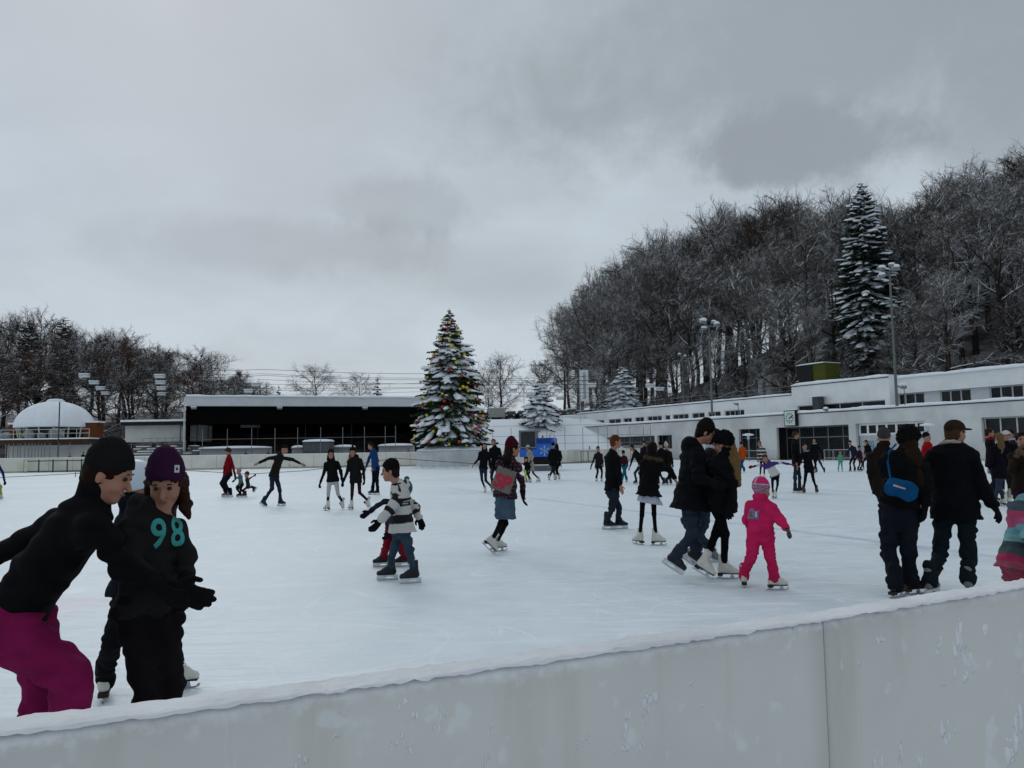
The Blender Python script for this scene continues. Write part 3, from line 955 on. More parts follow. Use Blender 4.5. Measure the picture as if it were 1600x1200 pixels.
s = MB(); s.blob((0, 0.9, zt_ - 0.3), h * 1.05, 1.15, 0.3, 3, 0.02, 32, 8); s.v = [(max(-h - .05, min(h + .05, x * 1.3)), y, max(z, zt_ - 0.3)) for x, y, z in s.v]
s.build('snow_cap', SNOW, hu, True)

# mesh fence posts along the far board
def fence(pxs, d, ptop, label, rails=(), zb=1.5, pd=0.035, mat=PALEM, name='fence'):
    P_ = [at(px, 700, d) for px in pxs]
    z1 = at(sum(pxs) / len(pxs), ptop, d).z
    o = empty(name, (P_[0].x, d, 0), label=label, cat='fence')
    for p in P_:
        MB().tube([(p.x - P_[0].x, 0, 0), (p.x - P_[0].x, 0, z1)], pd, 6).build('post', mat, o)
    mb = MB()
    for z in rails: mb.tube([(0, 0, z), (P_[-1].x - P_[0].x, 0, z)], 0.02, 4)
    if rails: mb.build('rail', mat, o)
    return o, z1
fence([316, 355, 393, 429.5, 465, 501, 535.5, 569.5, 602, 618], 88.6, 668, 'row of tall thin fence posts before the dark grandstand', rails=(3.3,), mat=pmat('post_grey', (0.2, 0.21, 0.22), 0.6))
fence([9, 14, 21, 28, 32, 39, 45, 50, 55, 60, 65, 70, 78], 88.0, 693, 'close set thin dark posts left of the round pavilion', mat=STEEL, pd=0.045)
fence([92, 109, 141, 176, 205, 236, 265, 290], 88.4, 690, 'thin wire fence posts under the pavilion platform', mat=STEEL, rails=(2.9,), pd=0.03)
fence([770, 799, 827, 855, 883, 911, 935, 950, 966, 985, 1006, 1017], 93.0, 667, 'tall thin posts of the mesh fence behind the blue ice machine', mat=STEEL, rails=(2.3, 3.2, 4.4), pd=0.035)

# low service building and open bleachers left of the stand
lx0, lx1 = at(190, 660, 99).x, at(307, 660, 99).x
lb = empty('service_building', (lx0, 99, 0), label='low pale building with thin snowy roof left of the grandstand', cat='building')
L = lx1 - lx0
z1 = at(250, 656, 99).z; z2 = at(250, 664, 99).z; z3 = at(250, 690, 99).z
MB().box(0, L - 0.3, 1.0, 6, z3, z2).build('wall', pmat('cream_wall', (0.60, 0.6, 0.58), 0.9, 0.06, 0.5), lb)
MB().box(-0.1, L, 0, 6.2, z2 + 0.004, z1 - 0.2).build('roof', BLACK, lb)
s = MB(); snow_strip(s, -0.1, L, 0.3, 6.2, 0, 0.01); s = MB()
s.box(-0.15, L + 0.05, -0.05, 6.2, z1 - 0.196, z1 + 0.05); s.build('roof_snow', SNOW, lb)
fr = MB(); x0 = at(276, 680, 98.9).x - lx0; x1 = at(303, 680, 98.9).x - lx0
for x in (x0, x1): fr.box(x - 0.06, x + 0.06, 0.9, 0.99, z3, z2)
fr.box(x0 + 0.06, x1 - 0.06, 0.9, 0.99, z2 - 0.15, z2)
fr.build('door_frame', STEEL, lb)
bl = empty('bleachers', (at(192, 700, 94).x, 93.5, 0), label='open concrete steps with strips of snow left of the grandstand', cat='bleachers')
L = at(303, 700, 94).x - at(192, 700, 94).x
stp, ssn = MB(), MB()
for i in range(6):
    zz = 1.2 + i * 0.30; y0 = i * 0.75
    stp.box(0, L, y0, y0 + 0.749, 0, zz)
    for a in range(10):
        if (a * 7 + i * 3) % 10 < (8 if a < 6 else 5):
            ssn.box(L * a / 10, L * (a + 0.93) / 10, y0 + 0.02, y0 + 0.7, zz + 0.003, zz + 0.11)
stp.build('step', pmat('step_concrete', (0.15, 0.145, 0.13), 0.9, 0.2, 0.8), bl)
ssn.build('snow_strip', SNOW, bl)
mb = MB()
for x in np.linspace(0.5, L - 0.5, 9): mb.tube([(x, 4.4, 2.7), (x, 4.4, 3.75)], 0.03, 5)
mb.tube([(0.5, 4.4, 3.75), (L - 0.5, 4.4, 3.75)], 0.03, 5)
mb.build('handrail', STEEL, bl)

# round pavilion
dc = 101.0
cxp = at(86, 660, dc).x
dm = empty('pavilion', (cxp, dc, 0), label='round pavilion with snow covered dome and wide brown edged platform', cat='pavilion')
zb = at(86, 667, dc).z; ztp = at(86, 627, dc).z; rr = 56.0 / FPX * dc
zp = at(86, 686, dc).z; zpb = at(86, 696, dc).z
prof = [(rr * math.cos(a), zb + (ztp - zb) * math.sin(a)) for a in np.linspace(0, math.pi / 2 * 0.97, 14)]
MB().lathe([(rr, zb - 0.12)] + prof, 40).build('dome', SNOW, dm, True)
MB().lathe([(1.0, ztp - 0.25), (1.05, ztp + 0.05), (0.75, ztp + 0.25), (0.1, ztp + 0.32)], 20).build('lantern', SNOW, dm, True)
MB().lathe([(rr * 0.72, zp), (rr * 0.72, zb - 0.13)], 30).build('glass_drum', GLASS, dm)
for i in range(16):
    a = 2 * math.pi * i / 16 + 0.1
    MB().tube([(rr * 0.86 * math.cos(a), rr * 0.86 * math.sin(a), zp), (rr * 0.92 * math.cos(a), rr * 0.92 * math.sin(a), zb - 0.1)], 0.09, 6).build('column', pmat('pale_yellow', (0.6, 0.62, 0.42), 0.6), dm)
pw = at(172, 690, dc).x - cxp
pwl = at(22, 690, dc).x - cxp
MB().box(pwl, pw, -rr - 0.6, rr + 1, zpb, zp - 0.15).build('platform', BROWN, dm)
s = MB(); s.box(pwl - 0.05, pw + 0.05, -rr - 0.65, rr + 1, zp - 0.147, zp); s.build('platform_snow', SNOW, dm)
mb = MB(); mb.box(pwl + 0.8, pw - 1, -rr + 2, rr, 0, zpb - 0.004); mb.build('base_wall', pmat('cream_wall', (0.6, 0.6, 0.58), 0.9), dm)
mb = MB()
for z in (zp + 0.55, zp + 1.05): mb.tube([(pwl, -rr - 0.5, z), (pw, -rr - 0.5, z)], 0.035, 5)
for x in np.linspace(pwl, pw, 9): mb.tube([(x, -rr - 0.5, zp), (x, -rr - 0.5, zp + 1.05)], 0.035, 5)
mb.build('railing', PALEM, dm)
for px0, px1, ptop in ((137, 158, 661), (22, 31, 662)):
    xa, xb = at(px0, 670, dc).x - cxp, at(px1, 670, dc).x - cxp
    k_ = MB().box(xa, xb, -1.0, 0.6, zp, at(140, ptop, dc).z).build('side_hut', RUST, dm)
    s = MB(); s.box(xa - 0.15, xb + 0.15, -1.1, 0.7, at(140, ptop, dc).z + 0.004, at(140, ptop - 2, dc).z + 0.05); s.build('snow_cap', SNOW, k_)
mb = MB()
for x, r_ in ((-0.6, 0.7), (2.6, 0.9), (-3.4, 0.6), (0.9, 0.5)): mb.blob((x, -rr + 0.2, zp + r_ * 0.6), r_, 0.6, r_ * 0.8, x, 0.2, 12, 7)
mb.build('covered_furniture', pmat('cover_grey', (0.3, 0.31, 0.3), 0.8), dm, True)
fp = empty('flagpole', (at(91, 700, 94).x, 94, 0), label='thin dark pole standing before the snowy dome', cat='pole')
MB().tube([(0, 0, 0), (0, 0, at(93, 628, 94).z)], [0.08, 0.07], 8).build('shaft', pmat('pole_dark', (0.05, 0.04, 0.06), 0.5), fp)

# ------------------------------------------------------------------ christmas tree plinth
pd_ = 74.0
xa, xb = at(644, 730, pd_).x, at(762, 730, pd_).x
pl = empty('tree_plinth', ((xa + xb) / 2, pd_ + 3, 0), label='broad pale round plinth carrying the decorated christmas tree', cat='plinth')
rp_ = (xb - xa) / 2
zpl = at(700, 704, pd_).z
MB().lathe([(rp_, -0.03), (rp_, zpl - 0.1), (rp_ - 0.05, zpl)], 14).build('wall', pmat('plinth', (0.54, 0.55, 0.55), 0.8, 0.1, 0.8), pl)
s = MB(); s.lathe([(rp_ * 0.99, zpl + 0.003), (rp_ * 0.96, zpl + 0.14), (rp_ * 0.5, zpl + 0.5), (0.3, zpl + 0.55)], 28)
s.v = [(x, y, z + 0.06 * noise.noise(Vector((x, y, z)))) for x, y, z in s.v]
s.build('snow_cap', SNOW, pl, True)
s = MB()
for i in range(70):
    a = 2 * math.pi * i / 70
    s.blob(((rp_ + 0.1) * math.cos(a), (rp_ + 0.1) * math.sin(a), 0.0), 0.35, 0.3, 0.12 + 0.08 * noise.noise(Vector((i * 0.7, 0, 0))), i, 0.4, 8, 5)
s.build('swept_snow', SNOW, pl, True)


# ------------------------------------------------------------------ trees
def bare_tree(seed, H=20.0, cr=0.24, c0=0.3, n1=15, n2=8, n3=7, n4=6, up=0.5, lean=0.0):
    """trunk and crown vertex data of a leafless tree"""
    rs = random.Random(seed)
    T, C = MB(), MB()
    top = Vector((rs.uniform(-1, 1) * 0.04 * H, rs.uniform(-1, 1) * 0.04 * H, H * 0.9))
    tp = [Vector((0, 0, -0.6))]
    for i in range(1, 9):
        a = i / 8
        tp.append(Vector((top.x * a + rs.uniform(-1, 1) * 0.012 * H, top.y * a + rs.uniform(-1, 1) * 0.012 * H, H * 0.9 * a)))
    tr = [H * 0.0185 * (1 - 0.88 * (i / 8)) for i in range(9)]
    T.tube(tp, tr, 7)
    def onT(a):
        x = a * 8; i = min(7, int(x)); return tp[i].lerp(tp[i + 1], x - i), tr[i] + (tr[i + 1] - tr[i]) * (x - i)
    def rnd():
        return Vector((rs.gauss(0, 1), rs.gauss(0, 1), rs.gauss(0, 1)))
    def branch(p, d, L, r, mb, n, sides, droop):
        pts = [p]; q = p.copy(); dd = d.copy()
        for i in range(n):
            dd = (dd + rnd() * 0.13 + Vector((0, 0, droop))).normalized()
            q = q + dd * (L / n)
            pts.append(q.copy())
        mb.tube(pts, [r * (1 - 0.8 * i / n) for i in range(n + 1)], sides, False)
        return pts, dd
    ga = 0
    for i in range(n1):
        a = c0 + (0.97 - c0) * (i / (n1 - 1)) ** 0.9
        p, r0 = onT(a)
        ga += 2.4 + rs.uniform(-.4, .4)
        u = (a - c0) / (1 - c0)
        Lb = H * cr * (0.55 + 1.0 * math.sin(math.pi * min(1, 0.22 + u * 0.75))) * rs.uniform(0.8, 1.15)
        el = 0.35 + 0.9 * u
        d = Vector((math.cos(ga) * math.cos(el), math.sin(ga) * math.cos(el), math.sin(el)))
        pts, _ = branch(p, d, Lb, r0 * 0.62, T, 5, 5, 0.04)
        for j in range(n2):
            b_ = 0.2 + 0.8 * (j + rs.random()) / n2
            x = min(4.99, b_ * 5); i2 = int(x); p2 = pts[i2].lerp(pts[i2 + 1], x - i2)
            bd_ = (pts[i2 + 1] - pts[i2]).normalized()
            d2 = (bd_ * 0.7 + rnd().normalized() * 0.85 + Vector((0, 0, 0.25 * up))).normalized()
            L2 = Lb * 0.5 * (1.15 - 0.55 * b_) * rs.uniform(0.7, 1.2)
            pp, _ = branch(p2, d2, L2, H * 0.0034 * (1.3 - b_ * 0.5), C, 3, 3, 0.02)
            for q in range(n3):
                c_ = (q + rs.random()) / n3
                x = min(2.99, c_ * 3); i3 = int(x); p3 = pp[i3].lerp(pp[i3 + 1], x - i3)
                d3 = ((pp[i3 + 1] - pp[i3]).normalized() * 0.7 + rnd().normalized() * 0.8 + Vector((0, 0, 0.2 * up))).normalized()
                L3 = L2 * 0.5 * rs.uniform(0.6, 1.2)
                p4, _ = branch(p3, d3, L3, H * 0.0010, C, 2, 3, 0.0)
                for z in range(n4):
                    e_ = (z + rs.random()) / n4
                    x = min(1.99, e_ * 2); i4 = int(x); p5 = p4[i4].lerp(p4[i4 + 1], x - i4)
                    d4 = ((p4[i4 + 1] - p4[i4]).normalized() * 0.7 + rnd().normalized() * 0.75 + Vector((0, 0, 0.15 * up))).normalized()
                    branch(p5, d4, L3 * rs.uniform(0.35, 0.8), H * 0.00062, C, 1, 3, 0)
    return T, C


def fir(seed, H, Rm, whorls=28, per=8, snow=0.6, power=0.85, droop=0.3, z0=0.05, nsize=1.0, blob=1.0, waist=0.0, zmin=-99.0):
    rs = random.Random(seed)
    T, N, S = MB(), MB(), MB()
    T.tube([(0, 0, -0.3), (0, 0, H * 0.5), (0, 0, H * 0.985)], [H * 0.016, H * 0.009, H * 0.001], 7)
    for k_ in range(-1, 3):
        N.tube([(0.08 * k_, 0.05 * k_, H * 0.94), (0.12 * k_ * H / 12, 0.03 * k_, H * (1.0 - 0.015 * abs(k_)))], [0.03, 0.012], 4)
    for wv in range(whorls):
        a = wv / (whorls - 1)
        z = H * (z0 + (0.97 - z0) * a)
        Lw = Rm * (1 - a) ** power * (0.93 + 0.14 * rs.random()) + 0.25 * H / 15
        if waist: Lw *= 0.5 + 0.5 * sst(0.0, waist, a)
        spc = H * (0.97 - z0) / whorls
        npr = max(4, int(per * (0.6 + 0.5 * (1 - a))))
        ph = rs.random() * 6.28
        for j in range(npr):
            an = ph + 2 * math.pi * (j + rs.uniform(-.3, .3)) / npr
            L = Lw * rs.uniform(0.72, 1.12)
            d = Vector((math.cos(an), math.sin(an), 0)); sd = Vector((-d.y, d.x, 0))
            dr = droop * rs.uniform(0.6, 1.3) * (1 - 0.7 * a) - 0.25 * a
            n = max(4, int(L / (0.20 * nsize)))
            zj = rs.uniform(-0.9, 0.9) * spc
            pts = []
            for i in range(n + 1):
                q = i / n
                pts.append(Vector((0, 0, z + zj + rs.uniform(-.02, .02) * L)) + d * (L * q) + Vector((0, 0, L * (-dr * 1.5 * q + dr * 0.55 * q * q))))
                pts[-1].z = max(pts[-1].z, zmin)
            N.tube(pts, [0.035 * (1 - 0.8 * i / n) for i in range(n + 1)], 3, False)
            for i in range(1, n + 1):
                q = i / n
                wd = (0.16 + 0.42 * min(1, 2.2 * (1 - q) + 0.18)) * min(L, 2.6) * 0.42 * (0.35 + 0.65 * min(1, q * 3))
                p = pts[i]
                for sgn in (-1, 1):
                    for r_ in range(3):
                        ww = wd * rs.uniform(0.6, 1.15)
                        tip = p + sd * (sgn * ww) + d * (ww * rs.uniform(0.2, 0.9)) + Vector((0, 0, -ww * rs.uniform(0.1, 0.75)))
                        hw_ = 0.05 * nsize * rs.uniform(0.8, 1.4)
                        mid = p.lerp(tip, 0.55)
                        up_ = Vector((0, 0, hw_ * 0.6))
                        N.add([p, mid + d * hw_ + up_ * rs.uniform(-1, 1), tip, mid - d * hw_ - up_ * rs.uniform(-1, 1), mid - Vector((0, 0, hw_ * 1.8))], [(0, 1, 2, 3), (0, 4, 2)])
                # hanging sprays
                if rs.random() < 0.8:
                    ww = wd * 0.6
                    o_ = sd * rs.uniform(-.5, .5) * wd
                    N.add([p + o_ - d * 0.05 * nsize, p + o_ + d * 0.06 * nsize, p + o_ + Vector((0, 0, -ww)) + d * 0.02], [(0, 1, 2)])
            # snow lying on the bough
            q = 0.16 + 0.15 * rs.random()
            while q < 1.02:
                if rs.random() < snow:
                    i = min(n, int(q * n)); p = pts[i]
                    wd = (0.10 + 0.26 * min(1, 1.9 * (1 - q) + 0.25)) * min(L, 2.2) * 0.5 * blob
                    dirb = (pts[min(n, i + 1)] - pts[max(0, i - 1)]).normalized()
                    lx = wd * rs.uniform(1.2, 3.2); wd *= rs.uniform(0.7, 1.25)
                    c = p + Vector((0, 0, 0.05 + wd * 0.12)) + sd * rs.uniform(-.3, .3) * wd
                    vs, fs = [], []
                    nn_, mm_ = 8, 4
                    e2 = sd; e3 = dirb.cross(sd); e3 = e3 if e3.z > 0 else -e3
                    sdx = rs.random() * 40
                    for jj in range(mm_ + 1):
                        th = math.pi * jj / mm_
                        for ii in range(nn_):
                            f_ = 2 * math.pi * ii / nn_
                            v = Vector((math.sin(th) * math.cos(f_), math.sin(th) * math.sin(f_), math.cos(th)))
                            k2 = 1 + 0.55 * noise.noise(v * 1.6 + Vector((sdx, 0, 0)))
                            hz = v.z * (0.42 if v.z > 0 else 0.16) * wd
                            vs.append(c + dirb * (v.x * lx * k2) + e2 * (v.y * wd * k2) + e3 * hz * k2 - Vector((0, 0, 0.35 * abs(v.y) * wd)))
                    S.add(vs, [(jj * nn_ + ii, (jj + 1) * nn_ + ii, (jj + 1) * nn_ + (ii + 1) % nn_, jj * nn_ + (ii + 1) % nn_) for jj in range(mm_) for ii in range(nn_)])
                q += rs.uniform(0.10, 0.2) * max(1.0, 1.6 / max(L, 0.3)) * 0.9
    return T, N, S


def me_of(mb, name):
    me = bpy.data.meshes.new(name); me.from_pydata([tuple(v) for v in mb.v], [], mb.f); me.update(); return me


# christmas tree
xt = empty('christmas_tree', (pl.location.x - 0.15, pl.location.y, zpl + 0.1), label='tall snow laden christmas tree hung with red and gold baubles', cat='christmas tree')
Ht = at(702, 481, 77).z - (zpl + 0.1)
T, N, S = fir(11, Ht, 3.9, whorls=44, per=12, snow=0.27, power=0.80, droop=0.85, z0=0.215, nsize=0.95, blob=1.35, zmin=0.62)
link('trunk', me_of(T, 'trunk'), BARK, xt)
link('crown', me_of(N, 'crown'), NEEDLX, xt)
link('snow', me_of(S, 'snow'), SNOW, xt, True)
rs = random.Random(21)
bme = me_of(MB().blob((0, 0, 0), 0.15, 0.15, 0.15, 0, 0.0, 12, 8), 'bauble')
bme.polygons.foreach_set('use_smooth', [True] * len(bme.polygons))
bme2 = bme.copy()
bme.materials.append(pmat('red_bauble', (0.40, 0.012, 0.02), 0.3, 0.1, spec=0.6))
bme2.materials.append(pmat('gold_bauble', (0.62, 0.44, 0.02), 0.3, 0.1, spec=0.6))
for i in range(98):
    a = (i + rs.random()) / 98
    a = 0.05 + 0.92 * (a ** 1.05)
    r_ = (3.95 * (1 - a) ** 0.80 + 0.3) * rs.uniform(0.86, 1.0)
    an = -math.pi / 2 + rs.uniform(-1.7, 1.7)
    o = bpy.data.objects.new('bauble', bme if rs.random() < 0.42 else bme2)
    col.objects.link(o); o.parent = xt
    o.location = (r_ * math.cos(an), r_ * math.sin(an), Ht * (0.215 + 0.765 * a) - 0.8 * r_ - 0.02)
    s_ = rs.uniform(0.75, 1.25); o.scale = (s_, s_, s_)

# big snowy fir on the hillside
def conifer(px, pbase, ptop, d, rpx, seed, label, snow=0.45, mat=NEEDLE, whorls=30, per=9, zfix=None, power=0.8, z0=0.06, blob=1.0, waist=0.0, group=None, droop=0.3, name='fir_tree'):
    p = at(px, pbase, d)
    zb = p.z if zfix is None else zfix
    Hh = at(px, ptop, d).z - zb
    o = empty(name, (p.x, p.y, zb), label=label, cat='fir tree', group=group)
    T, N, S = fir(seed, Hh, rpx / FPX * d, whorls, per, snow, power, droop, z0, nsize=d / 80.0, blob=blob, waist=waist)
    link('trunk', me_of(T, 'trunk'), BARK, o)
    link('crown', me_of(N, 'crown'), mat, o)
    if S.v: link('snow', me_of(S, 'snow'), SNOW, o, True)
    return o
gz = ground_z(at(1362, 600, 101).x, 101)
conifer(1362, 600, 282, 101, 66, 31, 'tall dark fir laden with snow rising above the bare wood', snow=0.22, whorls=44, per=13, zfix=gz, power=0.72, z0=0.2, blob=1.4, droop=0.7, waist=0.42)
conifer(845, 668, 592, 128, 34, 32, 'snowy young fir on the bank beside the parked cars', snow=0.8, whorls=18, per=9, power=0.7, blob=1.5, droop=0.65, z0=0.2)
conifer(974, 642, 570, 136, 30, 33, 'bushy snow covered fir between the flag and the lamp mast', snow=0.8, whorls=18, per=9, power=0.7, blob=1.5, droop=0.65, z0=0.2)
conifer(435, 640, 603, 150, 12, 34, 'small dark conifer above the stand roof nearest the left wood', snow=0.3, whorls=10, per=6)
conifer(590, 640, 591, 140, 15, 35, 'small dark conifer above the stand roof near the christmas tree', snow=0.4, whorls=10, per=6)

# bare tree kinds
KT = [bare_tree(100 + i, 20, cr=(0.2, 0.24, 0.22, 0.26)[i], c0=(0.42, 0.36, 0.14, 0.30)[i], n1=17, n2=9, n3=8, n4=6) for i in range(4)]
KT = [(me_of(a, 'trunk'), me_of(b_, 'crown')) for a, b_ in KT]
KR = bare_tree(120, 20, cr=0.36, c0=0.16, n1=18, up=0.2)
KR = (me_of(KR[0], 'trunk'), me_of(KR[1], 'crown'))
for a, b_ in KT + [KR]:
    a.materials.append(BARK); b_.materials.append(TWIG)
print('tree faces', [len(b_.polygons) for a, b_ in KT])


def tree_at(x, y, zb, H, kind, label, group=None, rz=0.0, wide=1.0, mat=None, rs=random):
    o = empty('bare_tree', (x, y, zb), rz, label=label, cat='tree', group=group)
    for me_, nm in zip(kind, ('trunk', 'crown')):
        c_ = bpy.data.objects.new(nm, me_); col.objects.link(c_); c_.parent = o
        if nm == 'crown' and mat is not None:
            c_.material_slots[0].link = 'OBJECT'; c_.material_slots[0].material = mat
    k_ = H / 20.0
    o.scale = (k_ * wide, k_ * wide, k_)
    return o


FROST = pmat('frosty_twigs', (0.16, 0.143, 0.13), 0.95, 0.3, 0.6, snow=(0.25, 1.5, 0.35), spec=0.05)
SIL_R = [(835, 640), (848, 560), (862, 520), (878, 490), (900, 462), (930, 445), (965, 420), (1000, 400), (1040, 380), (1085, 372), (1130, 345), (1160, 352), (1205, 335), (1260, 323), (1300, 330), (1330, 325), (1400, 335), (1430, 328), (1455, 303), (1500, 285), (1560, 268), (1600, 248), (1700, 225), (1900, 190)]
SIL_L = [(-250, 500), (-20, 505), (10, 510), (40, 500), (70, 500), (95, 496), (112, 515), (150, 522), (200, 513), (235, 532), (260, 545), (300, 550), (330, 566), (355, 577), (392, 573), (412, 600)]
def interp(T_, x):
    return float(np.interp(x, [p[0] for p in T_], [p[1] for p in T_]))
def to_px(p):
    v = Vector(p) - EYE
    return 800 + FPX * v.dot(cR) / v.dot(cF), 600 - FPX * v.dot(cU) / v.dot(cF)
rs = random.Random(77)
cnt = 0
for row, (toff, step) in enumerate(((15, 4.2), (20, 5.4), (28, 5.6), (34, 6.0), (41, 6.5), (49, 7.0), (58, 7.5))):
    s = -22.0 + rs.random() * 4
    while s < 128:
        tt = toff + rs.uniform(-2, 2)
        p = bw(s, -tt)
        zb = ground_z(p.x, p.y)
        px, _ = to_px((p.x, p.y, zb))
        top = interp(SIL_R, px)
        d = p.y
        zt_ = at(px, top, d).z
        H = (zt_ - zb) * rs.uniform(0.86, 1.02) * (1.0 if row >= 2 else rs.uniform(0.7, 0.95) if row == 1 else rs.uniform(0.3, 0.6))
        if 1290 < px < 1432 and p.y < 106: H = min(H, 8.5)
        if 850 < px < 1900 and H > 4 and not (row < 2 and px < 905):
            H = min(H, 36)
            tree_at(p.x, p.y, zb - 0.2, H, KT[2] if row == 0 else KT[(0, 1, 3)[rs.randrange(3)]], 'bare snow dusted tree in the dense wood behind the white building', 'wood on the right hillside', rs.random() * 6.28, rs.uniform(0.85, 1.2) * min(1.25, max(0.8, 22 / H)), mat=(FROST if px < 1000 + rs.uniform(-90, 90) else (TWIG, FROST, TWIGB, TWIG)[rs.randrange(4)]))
            cnt += 1
        s += step * rs.uniform(0.8, 1.25)
for row, (Y, step) in enumerate(((116, 5.0), (124, 5.0), (132, 5.4), (142, 6))):
    x = -125.0 + rs.random() * 4
    while x < -28:
        yy = Y + rs.uniform(-2.5, 2.5)
        px, _ = to_px((x, yy, 5))
        zb = ground_z(x, yy)
        H = (at(px, interp(SIL_L, px), yy).z - zb) * rs.uniform(0.85, 1.02) * (1 if row > 1 else 0.88)
        if px > -120 and px < 408 and H > 3:
            near_red = abs(px - 95) < 18
            tree_at(x, yy, zb - 0.2, H, KT[rs.randrange(4)], 'dark bare tree in the wood behind the dome and grandstand', 'wood on the left hillside', rs.random() * 6.28, rs.uniform(0.9, 1.25) * min(1.5, max(0.9, 17 / H)), mat=(TWIGB, REDT, TWIGB, TWIGB)[rs.randrange(4)])
            cnt += 1
        x += step * rs.uniform(0.8, 1.25)
print('trees', cnt)
# a few single trees
def single(px, pbase, ptop, d, wide, label, kind=KR, mat=None, zfix=None, grp=None):
    p = at(px, pbase, d); zb = ground_z(p.x, p.y) if zfix is None else zfix
    tree_at(p.x, p.y, zb, at(px, ptop, d).z - zb, kind, label, grp, px, wide, mat)
single(782, 640, 566, 165, 1.25, 'round bare tree with pale frosted twigs right of the christmas tree', mat=TWIGB)
single(762, 640, 590, 175, 1.2, 'thin pale shrub like tree half hidden by the christmas tree')
single(495, 640, 580, 150, 1.5, 'wide bare tree rising above the middle of the grandstand roof')
single(560, 640, 592, 155, 1.4, 'small bare tree above the stand roof between two dark conifers')
single(932, 640, 585, 134, 1.2, 'small snow whitened tree just right of the white banner', mat=pmat('frosted_twigs', (0.09, 0.085, 0.08), 0.95, 0.2, 1, snow=(0.15, 1.2, 1.2)))
conifer(40, 665, 497, 122, 24, 41, 'tall thin brown conifer at the left end of the wood', snow=0.03, mat=pmat('larch_brown', (0.045, 0.036, 0.028), 0.9, 0.3, 1), whorls=26, per=6, power=0.45, z0=0.25, droop=0.1)
conifer(94, 665, 494, 120, 24, 42, 'tall russet brown conifer behind the snowy dome', snow=0.05, mat=pmat('russet_needles', (0.06, 0.032, 0.022), 0.9, 0.3, 1), whorls=28, per=8, power=0.5, z0=0.2)
# ------------------------------------------------------------------ volumes: smooth unions of tapered limbs, meshed
_r = np.random.RandomState(3)
_NV = _r.rand(32, 32, 32).astype(np.float32) - 0.5


def vnoise(X, Y, Z, s):
    """smooth value noise sampled at world positions (broadcastable axes)"""
    def ax(a):
        q = a / s + 1000.37
        i = np.floor(q).astype(np.int32); f = (q - i).astype(np.float32); f = f * f * (3 - 2 * f)
        return i % 32, (i + 1) % 32, f
    (xi, xj, xf), (yi, yj, yf), (zi, zj, zf) = ax(X), ax(Y), ax(Z)
    g = lambda a, b, c: _NV[a, b, c]
    v0 = g(xi, yi, zi) * (1 - xf) + g(xj, yi, zi) * xf
    v1 = g(xi, yj, zi) * (1 - xf) + g(xj, yj, zi) * xf
    v2 = g(xi, yi, zj) * (1 - xf) + g(xj, yi, zj) * xf
    v3 = g(xi, yj, zj) * (1 - xf) + g(xj, yj, zj) * xf
    return (v0 * (1 - yf) + v1 * yf) * (1 - zf) + (v2 * (1 - yf) + v3 * yf) * zf


